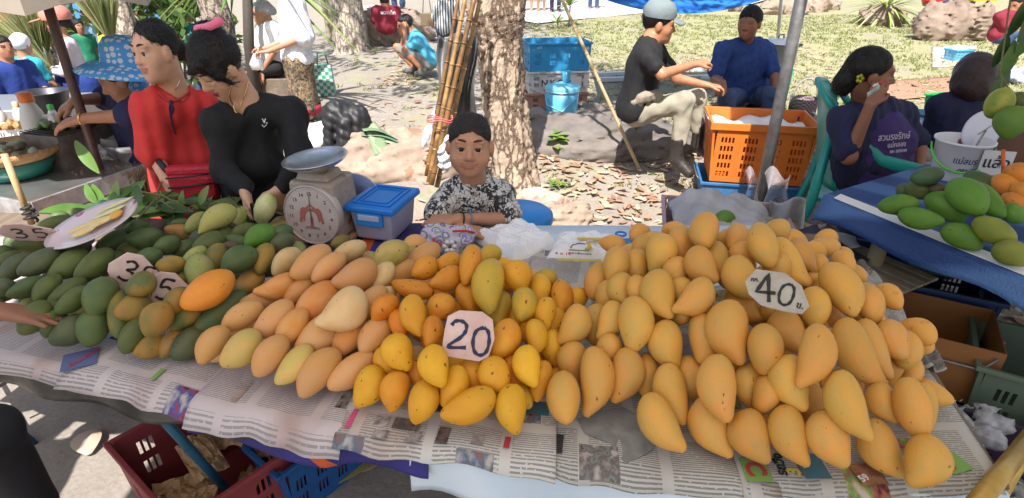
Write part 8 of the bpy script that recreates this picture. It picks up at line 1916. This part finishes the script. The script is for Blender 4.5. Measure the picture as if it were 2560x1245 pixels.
sk_ = MB().sheet(lambda u, v: W(1925 + 90*u - 10*v, 500 + 100*v + 8*math.sin(6*u), 2.5 - .15*u + .05*math.sin(8*u+3*v)), 14, 12).build('grey_sack', m_sack, None, True, solid=.004); tag(sk_, 'grey sack corner hanging right of the steel post', 'sack')
o = mango_mesh(.05, .86, .62, seed=5); o = obj('mango', o, MT['gb'], None); o.matrix_world = TM(W(1812, 550, 2.36), rz=.5) @ Matrix.Rotation(R(90), 4, 'Y') @ Matrix.Diagonal((.085, .085, .12, 1)); tag(o, 'single green mango in the grey sack behind the big heap', 'mango')
m_cbag = mat('clear_film', (.75, .72, .78), .12, alpha=.16, bump=.5, bscale=35)
for i, (x0, x1, yy) in enumerate(((1862, 1900, 2.66), (1912, 1975, 2.72))): k = MB().sheet(lambda u, v: W(x0 + (x1-x0)*u + 12*math.sin(5*v+u*3)*(.3+v), 432 + 110*v - 18*math.sin(6*u), yy + .04*math.sin(7*u+4*v) + .06*math.sin(math.pi*u)), 12, 14).build('clear_bag', m_cbag, None, True, solid=.002); tag(k, ['clear plastic bag hanging left of the steel post', 'clear plastic bag hanging right of the steel post'][i], 'bag')
# teal chair
y0 = 3.0; hc = W(2190, 520, y0+.06); cx, cy = hc.x - .06, hc.y + .02; ch = thing('plastic_chair', 'teal plastic armchair under the apron woman', 'chair', Vector((cx-.03, cy+.04, 0)), R(64)); ch.scale = (1.06, 1.0, 1.08); m_chr = mat('chair_teal', (.01, .30, .27), .35)
sz = .40
MB().sheet(lambda u, v: Vector(((u-.5)*.46, .02 + (.5-v)*-.46, sz - .02*math.sin(math.pi*u) - .015*(1-v))), 10, 10).build('seat', m_chr, ch, True, solid=.012)
MB().sheet(lambda u, v: Vector(((u-.5)*.50*(1-.12*v*v), .23 + .10*v - .10*(2*u-1)**2, sz + .06 + .48*v*(1-.10*(2*u-1)**2))), 14, 10).build('backrest', m_chr, ch, True, solid=.012)
for s in (-1, 1):
    MB().tube([(s*.235, .20, sz+.46), (s*.27, .10, sz+.36), (s*.29, -.02, sz+.26), (s*.30, -.20, sz+.235), (s*.29, -.25, sz+.20)], [.016, .026, .030, .032, .026], 10).build('armrest', m_chr, ch, True)
    MB().tube([(s*.29, -.24, sz+.21), (s*.275, -.25, sz-.05), (s*.31, -.30, 0)], [.028, .026, .022], 10).build('leg', m_chr, ch, True); MB().tube([(s*.24, .22, sz+.40), (s*.25, .24, sz-.02), (s*.29, .34, 0)], [.02, .028, .022], 10).build('leg', m_chr, ch, True)
MB().tube([(-.235, .22, sz+.44), (-.20, .30, sz+.52), (0, .34, sz+.555), (.20, .30, sz+.52), (.235, .22, sz+.44)], .017, 10).build('back_rim', m_chr, ch, True)
# pot on green stand, baskets
pp_ = WG(1940, 190); t = thing('cooking_pot', 'large aluminium cooking pot with lid behind the man in blue', 'pot', W(1940, 160, 5.75), .3); m_alu = mat('aluminium', (.55, .55, .56), .35, metal=.9)
MB().lathe([(0, 0), (.15, 0), (.165, .02), (.165, .19), (.172, .195), (0, .195)], 30).build('pot_body', m_alu, t, True); MB().lathe([(.172, .196), (.10, .225), (.02, .235), (0, .235)], 30).build('lid', m_alu, t, True); 
for s in (-1, 1): MB().tube([(s*.165, -.04, .15), (s*.225, -.04, .17), (s*.225, .04, .17), (s*.165, .04, .15)], .009, 8).build('handle', mat('handle_black', (.02, .02, .02), .5), t, True)
MB().tube([(-.03, 0, .235), (-.025, 0, .265), (.025, 0, .265), (.03, 0, .235)], .008, 8).build('handle', MATS['handle_black'], t, True)
st_h = t.location.z - gz(t.location.x, t.location.y); o = MB().lathe([(.15, 0), (.17, st_h*.9), (0, st_h-.005)], 20).build('green_stool', mat('stool_green', (.02, .35, .14), .45), None, True); o.location = (t.location.x, t.location.y, gz(t.location.x, t.location.y)); tag(o, 'round green plastic stool under the cooking pot', 'stool')
wb = WG(2000, 296); t = thing('wicker_basket', 'dark woven handbag basket with arched handle behind steel post', 'basket', wb); m_dw = mat('dark_wicker', (.07, .04, .045), .7); N, L, p = nodes(m_dw); tt = N.new('ShaderNodeTexCoord'); ck = N.new('ShaderNodeTexChecker'); ck.inputs['Scale'].default_value = 60; ck.inputs['Color1'].default_value = (.05, .03, .04, 1); ck.inputs['Color2'].default_value = (.22, .15, .15, 1); L.new(tt.outputs['Object'], ck.inputs[0]); L.new(ck.outputs[0], p.inputs['Base Color'])
MB().lathe([(0, 0), (.11, 0), (.125, .05), (.13, .20), (.12, .20), (.11, .02)], 24).build('basket_body', m_dw, t, True); MB().tube([(.12*math.cos(a), 0, .19+.19*math.sin(a)) for a in np.linspace(0, 3.14, 12)], .009, 8).build('handle', mat('basket_handle', (.30, .26, .26), .6), t, True)
crate('plastic_crate', 'dark green crate beside the legs of the man in blue', WG(1888, 300), R(5), .34, .28, .26, mat('crate_green', (.015, .16, .10), .5)); 
# ground mats and things on the right
o = MB().sheet(lambda u, v: (lambda g: Vector((g.x, g.y, g.z+.015+.006*math.sin(9*u)*math.sin(5*v))))(WG(2205 + 200*u - 10*v, 205 + 50*v - 12*u)), 12, 8).build('brown_mat', mat('mat_brown', (.36, .20, .13), .85, var=(.28, .15, .09), vscale=3, stretch=(1, 12, 1)), None, True, solid=.006); tag(o, 'reddish brown mat spread on the ground right of the apron woman', 'mat')
o = MB().sheet(lambda u, v: (lambda g: Vector((g.x, g.y, g.z+.012+.006*math.sin(7*u+3*v))))(WG(2330 + 110*u, 118 + 52*v - 6*u)), 12, 8).build('pale_mat', mat('mat_pale', (.55, .42, .36), .85), None, True, solid=.006); tag(o, 'pale pinkish mat under the blue basket', 'mat')
def basket(label, px, py, w, d, h, m, rz=0, group='small plastic baskets at right', z=None):
    g = WG(px, py); return crate('plastic_basket', label, g + Vector((0, 0, .012)), rz, w, d, h, m, pat=(4, 3, .012, h*.14, h*.2, 4), inset=.02, cat='basket', group=group)
basket('light blue plastic basket with white bag on the pale mat', 2390, 152, .30, .22, .16, mat('basket_ltblue', (.10, .38, .62), .5), .2)
o = solid('white_bundle', [pe(V3(WG(2390, 150)) + V3((0, .02, .15)), (.12, .08, .05), 0, .03)], .015, MATS['crinkled_bag'], None, wob(.012, 30, 8)); tag(o, 'white bundle in the light blue basket', 'bundle')
basket('bright green plastic basket beside the brown mat', 2338, 292, .20, .18, .20, mat('basket_green', (.01, .42, .10), .45), .3)
basket('pale teal basket at the right edge below the red shirt man', 2525, 128, .22, .2, .24, mat('basket_teal', (.12, .36, .40), .5), .2)
basket('pink slatted crate below the red basins at upper right', 2318, 78, .42, .3, .30, mat('basket_pink', (.58, .38, .40), .5), .15)
g = WG(2318, 60); t = thing('red_basin', 'bright red plastic basin standing on the pink crate', 'basin', g + Vector((.0, .05, .36)))
MB().lathe([(0, 0), (.16, 0), (.22, .12), (.235, .125), (.21, .12), (.15, .01)], 26).build('bowl', mat('basin_red', (.55, .02, .02), .4), t, True)
g = WG(2440, 100); crate('plastic_crate', 'yellow plastic crate standing on the big brown rock', Vector((g.x+.12, g.y+.42, g.z+.62)), .1, .50, .34, .28, mat('crate_yellow', (.52, .36, .04), .5), pat=(4, 3, .022, .03, .05, 4))
for i, (px, py, w_, c) in enumerate(((2452, 250, .20, (.02, .16, .16)), (2288, 300, .14, (.05, .18, .30)), (2410, 215, .16, (.5, .5, .52)))): o = MB().lathe([(0, 0), (w_*.75, 0), (w_, w_*.5), (w_*1.05, w_*.5), (w_*.95, w_*.48), (w_*.7, .01)], 24).build('plastic_basin', mat('basin_%d' % i, c, .4), None, True); o.location = WG(px, py) + Vector((0, 0, .01)); tag(o, ['dark teal basin behind the woman seen from behind', 'blue basin beside the bright green basket', 'steel bowl left of the woman seen from behind'][i], 'basin')
o = solid('cloth_heap', [pe(V3(WG(2520, 205)) + V3((0, .1, .05)), (.35, .25, .10), 0, .05)], .02, cloth('blue_white', (.20, .24, .45), (.5, .5, .58), vscale=9), None, wob(.03, 14, 3)); tag(o, 'heap of blue and white cloth at the right edge', 'cloth')
o = solid('cloth_heap', [pe(V3(WG(2272, 330)) + V3((0, .1, .06)), (.16, .14, .09), 0, .05)], .016, cloth('blue_w2', (.08, .16, .34), (.4, .44, .5), vscale=12), None, wob(.025, 20, 4)); tag(o, 'blue cloth bundle between the apron woman and the bucket', 'cloth')
# ------------------------------------------------------------------ blue table at right
z = .795; m_btarp = mat('tarp_table', (.035, .13, .40), .5, var=(.06, .20, .48), vscale=7, bump=.5, bscale=160)
N, L, p = nodes(m_btarp); tt = N.new('ShaderNodeTexCoord'); wv = N.new('ShaderNodeTexWave'); wv.bands_direction = 'DIAGONAL'; wv.inputs['Scale'].default_value = 1.6; wv.inputs['Distortion'].default_value = 1.2; L.new(tt.outputs['Object'], wv.inputs[0]); cr = N.new('ShaderNodeValToRGB'); cr.color_ramp.elements[0].position = .35; cr.color_ramp.elements[1].position = .75; cr.color_ramp.elements[0].color = (.014, .05, .19, 1); cr.color_ramp.elements[1].color = (.07, .16, .38, 1); L.new(wv.outputs[0], cr.inputs[0]); L.new(cr.outputs[0], p.inputs['Base Color'])
TP = [Vector((1.24, 2.15)), Vector((1.88, 2.52)), Vector((3.0, 2.35)), Vector((2.9, 1.2)), Vector((1.62, 1.18))]
t = table('market table under the blue tarpaulin cloth at right', [tuple(p + (Vector((2, 1.9))-p)*.03) for p in TP], [(1.42, 2.0, 1.45, 2.05, .03), (1.85, 2.4, 1.85, 2.4, .03), (2.8, 2.2, 2.8, 2.2, .03), (1.8, 1.35, 1.8, 1.35, .03)], mat('post_wood', (.26, .22, .16), .8, var=(.18, .18, .10), vscale=14), z=.78)
k = MB(); n = 5; k.add([(p.x, p.y, z) for p in TP], [tuple(range(n-1, -1, -1))[::-1]])
def hang(a, b_, d0, d1, nn=18, out=(0, 0)):
    V = []
    for i in range(nn+1):
        u = i/nn; p = a.lerp(b_, u); w = .012*math.sin(9*u)
        for j in range(5): q = j/4; V.append((p.x + out[0]*(q*.03+w*q), p.y + out[1]*(q*.03+w*q), z - (d0+(d1-d0)*u + .015*math.sin(13*u))*q))
    k.add(V, [(i*5+j, (i+1)*5+j, (i+1)*5+j+1, i*5+j+1) for i in range(nn) for j in range(4)])
hang(TP[4], TP[0], .07, .09, out=(-.9, -.4)); hang(TP[0], TP[1], .12, .05, out=(-.4, .8))
tag(k.build('blue_tablecloth', m_btarp, None, True, solid=.004), 'blue woven tarpaulin cloth on the right hand table', 'tablecloth')
ea, eb = Vector((1.245, 2.10)), Vector((1.625, 1.22)); d = (eb-ea).normalized(); nn_ = Vector((-d.y, d.x))
if nn_.x < 0: nn_ = -nn_
o = MB().add([(p.x, p.y, z+.006) for p in (ea+nn_*.01, eb+nn_*.01, eb+nn_*.075, ea+nn_*.07-d*.02)], [(0, 1, 2, 3)]).build('paper_strip', mat('strip_white', (.74, .74, .75), .6), None, solid=.002); tag(o, 'long white cardboard strip along the edge of the blue table', 'strip')
# bucket
bk = WZ(2378, 446, z) ; t = thing('white_bucket', 'white plastic bucket with bright green handle and blue Thai writing', 'bucket', bk + Vector((0, .0, .003)), R(-30)); t.scale = (.72, .72, .86); m_bk = mat('bucket_white', (.66, .64, .68), .35, sss=.15)
MB().lathe([(0, .0), (.105, 0), (.112, .01), (.140, .185), (.150, .187), (.150, .197), (.138, .197), (.106, .012), (0, .012)], 40).build('bucket_body', m_bk, t, True)
MB().tube([(.152*math.cos(a), .152*math.sin(a), .165 - .10*math.sin(a-math.pi)) for a in np.linspace(math.pi, 2*math.pi, 20)], .006, 8).build('handle', mat('handle_green', (.10, .52, .06), .35), t, True)
def on_cyl(body, sz, a0, zz, m): 
    me = text_mesh(body, sz, .0003, .0004)
    for v_ in me.vertices:
        x, y_ = v_.co.x, v_.co.y; h_ = zz+y_; rad = .112 + .028*(h_-.01)/.175 + .0016; a = a0 + x/rad; v_.co = (rad*math.cos(a), rad*math.sin(a), h_)
    return obj('lettering', me, m, t)
m_bpen = mat('blue_pen', (.03, .04, .22), .6); on_cyl('แม่สมร', .042, R(270-22+30), .115, m_bpen); on_cyl('081-308070', .034, R(270+6+30), .065, m_bpen)
MB().tube([(.04, .02, .05), (.085, .05, .24)], .006, 8).build('ladle', m_steel, t, True)
ds = W(2452, 330, 2.40); t = thing('dial_scale', 'white dial scale behind the white bucket', 'scale', Vector((ds.x, ds.y, z)), R(-18)); t.scale = (.75, .75, 1); MB().box((-.09, 0, 0), (.09, .14, .15)).build('housing', mat('scale_red', (.22, .07, .04), .5), t, bevel=.01); dm2 = TM((0, -.004, ds.z-z), rx=R(80)); MB().lathe([(.085, -.02), (.090, .004), (.078, .006), (0, .005)], 36, dm2).build('dial', mat('dial_white', (.62, .62, .72), .35), t, True); MB().box((-.0015, -.02, .008), (.0015, .065, .009), dm2 @ TM(rz=-.9)).build('pointer', ink, t)
cd_ = W(2490, 408, 2.22); t = thing('price_card', 'white card with black Thai writing behind the green mangoes', 'card', cd_, R(-14)); MB().box((-.055, -.002, -.05), (.055, .002, .05)).build('card', mat('card_white', (.62, .60, .60), .7), t); o = obj('lettering', text_mesh('แล้ว', .06, .0004, .0008), m_markb, t); o.location = (0, -.0035, 0); o.rotation_euler = (R(90), 0, 0)
o = MB().tube([W(2508, 445, 2.12), W(2508, 375, 2.14)], .007, 10).build('orange_pen', mat('pen_orange', (.68, .12, .02), .4), None, True); tag(o, 'orange stick standing before the white price card', 'stick')
o = MB().box((-.14, -.06, 0), (.14, .06, .16)).build('wooden_box', mat('box_wood', (.16, .07, .035), .6, var=(.11, .05, .025), vscale=8), None, bevel=.004); q = WZ(2515, 430, z); o.location = (q.x+.05, q.y+.12, z+.004); o.rotation_euler = (0, 0, -.3); tag(o, 'dark brown wooden box behind the white card', 'box')
m_twig = MATS['twig']
k = MB().tube([W(2520, 220, 2.05), W(2500, 180, 2.1), W(2530, -30, 2.2), W(2530, -30, 2.2) + Vector((0, 0, .85))], .003, 6); k.tube([W(2500, 232, 2.03), W(2505, 200, 2.06), W(2500, 180, 2.1)], .003, 6); tag(k.build('hanging_stalk', m_twig, None, True), 'thin stalk from which the three mangoes hang', 'stalk')
lb_ = thing('leafy_branch', 'dark green leaves hanging at the upper right corner', 'branch', W(2552, 40, 2.4)); r = random.Random(3)
for i in range(9): k = MB(); leaf_geo(k, (r.uniform(.0, .06), r.uniform(-.05, .05), r.uniform(-.22, .1)), (r.uniform(-.3, .3), r.uniform(-.3, .1), -1), (0, -1, .2), .14, .028, .2, .2, 6).build('leaf', m_leaf[i % 2], lb_, True)
# crates under and beside the blue table
m_under = [mat('crate_navy', (.012, .03, .11), .5), mat('crate_darkteal', (.02, .06, .065), .55), mat('box_orange', (.22, .085, .02), .6, var=(.24, .10, .03), vscale=6), mat('crate_olive', (.10, .14, .10), .6), mat('crate_purple', (.07, .045, .09), .6)]
u0 = Vector((1.62, 2.0, 0))
crate('plastic_crate', 'navy blue crate under the blue table', (1.62, 2.02, .30), R(-28), .50, .34, .24, m_under[0]); crate('plastic_crate', 'dark teal slotted crate on the navy crate under the table', (1.80, 2.02, .545), R(-28), .44, .32, .20, m_under[1], pat=(5, 3, .016, .03, .03, 2))
crate('plastic_crate', 'lower navy crate on the ground under the blue table', (1.62, 2.04, 0), R(-28), .50, .34, .295, m_under[0])
t = thing('cardboard_box', 'orange brown box with a wire handle under the blue table', 'box', (1.45, 1.72, .30), R(-30)); k = MB(); k.box((-.22, -.15, 0), (.22, -.146, .22)); k.box((-.22, .146, 0), (.22, .15, .22)); k.box((-.22, -.146, 0), (-.216, .146, .22)); k.box((.216, -.146, 0), (.22, .146, .22)); k.box((-.216, -.146, 0), (.216, .146, .006)); k.build('box_walls', m_under[2], t); MB().tube([(-.2, -.158, .20), (-.17, -.165, .15), (.17, -.165, .15), (.2, -.158, .20)], .004, 8).build('wire_handle', m_pole, t, True)
crate('plastic_crate', 'dark crate under the orange brown box', (1.45, 1.72, 0), R(-30), .46, .32, .295, m_under[4])
crate('plastic_crate', 'olive green crate right under the blue table edge', (1.78, 1.50, .22), R(-32), .46, .34, .26, m_under[3], pat=(3, 2, .02, .05, .06, 3)); crate('plastic_crate', 'purple crate of crumpled newspaper beside the table corner', (1.42, 1.22, .10), R(-32), .56, .40, .24, m_under[4]); crate('plastic_crate', 'dark purple crate on the ground under the olive crate', (1.78, 1.50, 0), R(-32), .46, .34, .215, m_under[4])
rr = random.Random(2)
for i in range(9):
    o = solid('paper_ball', [pe((0, 0, 0), (.06, .05, .035), 0, .02)], .010, mat('crumpled_news', (.42, .42, .44), .85, var=(.25, .25, .27), vscale=40), None, wob(.014, 45, i)); o.location = (1.22+.05*i, 1.22+rr.uniform(-.15, .15), .32+rr.uniform(0, .05)); o.rotation_euler = (rr.random(), rr.random(), rr.random()*3); tag(o, 'crumpled newspaper ball, %s from left in the purple crate' % ORD[i], 'paper', 'crumpled papers in the purple crate')
# bamboo slat bench between the tables
sb = WZ(2110, 650, .56); t = thing('slat_bench', 'low bamboo slat bench between the two tables', 'bench', Vector((sb.x, sb.y+.1, 0)), R(28))
for i in range(6): MB().box((-.14+.047*i, -.35, .55), (-.14+.047*i+.040, .35, .562)).build('slat', mat('slat_%d' % (i % 2), ((.30, .25, .18), (.36, .30, .22))[i % 2], .8, var=(.22, .18, .12), vscale=20), t, bevel=.003)
for (x, y_) in ((-.12, -.3), (.12, -.3), (-.12, .3), (.12, .3)): MB().box((x-.015, y_-.015, 0), (x+.015, y_+.015, .55)).build('leg', m_wood, t)
o = MB().sheet(lambda u, v: Vector(((u-.5)*.18, (v-.5)*.10, .012*math.sin(7*u)*math.cos(4*v))), 8, 6).build('paper_scrap', mat('scrap_white', (.55, .55, .58), .7), None, True, solid=.002); o.location = WZ(2085, 598, .58); o.rotation_euler = (.1, 0, -.3); tag(o, 'torn white paper scrap on the slat bench', 'paper')
o = MB().sheet(lambda u, v: Vector(((u-.5)*.22, (v-.5)*.30, .01*math.sin(5*u+2*v))), 10, 10).build('black_mat', mat('mat_black', (.02, .023, .04), .6), None, True, solid=.005); o.location = WZ(2045, 612, .60); o.rotation_euler = (0, 0, .3); tag(o, 'dark navy plastic mat with an eyelet behind the big heap', 'mat')
k = MB().lathe([(.008, 0), (.013, .002), (.013, .004), (.008, .004)], 16).build('eyelet', m_stl, o, True); k.location = (.03, -.01, .006)
# golden pipe at the lower right corner
a, b = W(2440, 1262, .70), W(2590, 1075, .93); o = MB().tube([a + (a-b)*.25, b], .017, 14).tube([b, Vector((b.x, b.y, 0))], .015, 12).tube([a + (a-b)*.2, Vector(((a + (a-b)*.2).x, (a + (a-b)*.2).y, 0))], .015, 12).build('golden_rail', mat('gold_paint', (.52, .34, .08), .35, metal=.5, var=(.40, .24, .06), vscale=20), None, True); tag(o, 'golden painted pipe rail at the lower right corner', 'rail')
# far things along the top edge
g = WG(925, 92); t = thing('folding_table', 'pale folding table far behind the pale tree', 'table', g); MB().box((-.35, -.2, .55), (.35, .2, .58)).build('tabletop', m_wpl, t); 
for (a_, c_) in ((-.3, .3), (.3, -.3)): MB().tube([(a_, -.18, .55), (c_*.6, -.18, 0)], .012, 8).build('leg', m_pole, t, True); MB().tube([(a_, .18, .55), (c_*.6, .18, 0)], .012, 8).build('leg', m_pole, t, True)
g = W(1068, 38, 8.6); t = thing('handbag', 'small brown handbag hanging beside the striped shirt', 'bag', g - Vector((0, 0, .14))); MB().frus((-.08, -.03, 0), (.08, .03, .17), -.01).build('bag_body', mat('bag_brown', (.16, .11, .06), .6), t, bevel=.01); MB().tube([(-.06, 0, .16), (-.04, 0, .34), (.04, 0, .34), (.06, 0, .16)], .006, 6).build('handle', MATS['bag_brown'], t, True)
g = WG(690, 215); o = MB().box((-.3, -.18, 0), (.3, .18, .36)).build('low_bench', m_wood, None, bevel=.01); q = W(690, 200, 6.15); o.location = (q.x, q.y, gz(q.x, q.y)); tag(o, 'low dark bench under the grey haired woman', 'bench')
q = W(1868, 300, 5.05); rock('rock seat under the man in the dark blue shirt', [pe((q.x, q.y, gz(q.x, q.y)+.12), (.34, .26, .22), 0, .05)], m_rk2, .03, .03, 7, 55)
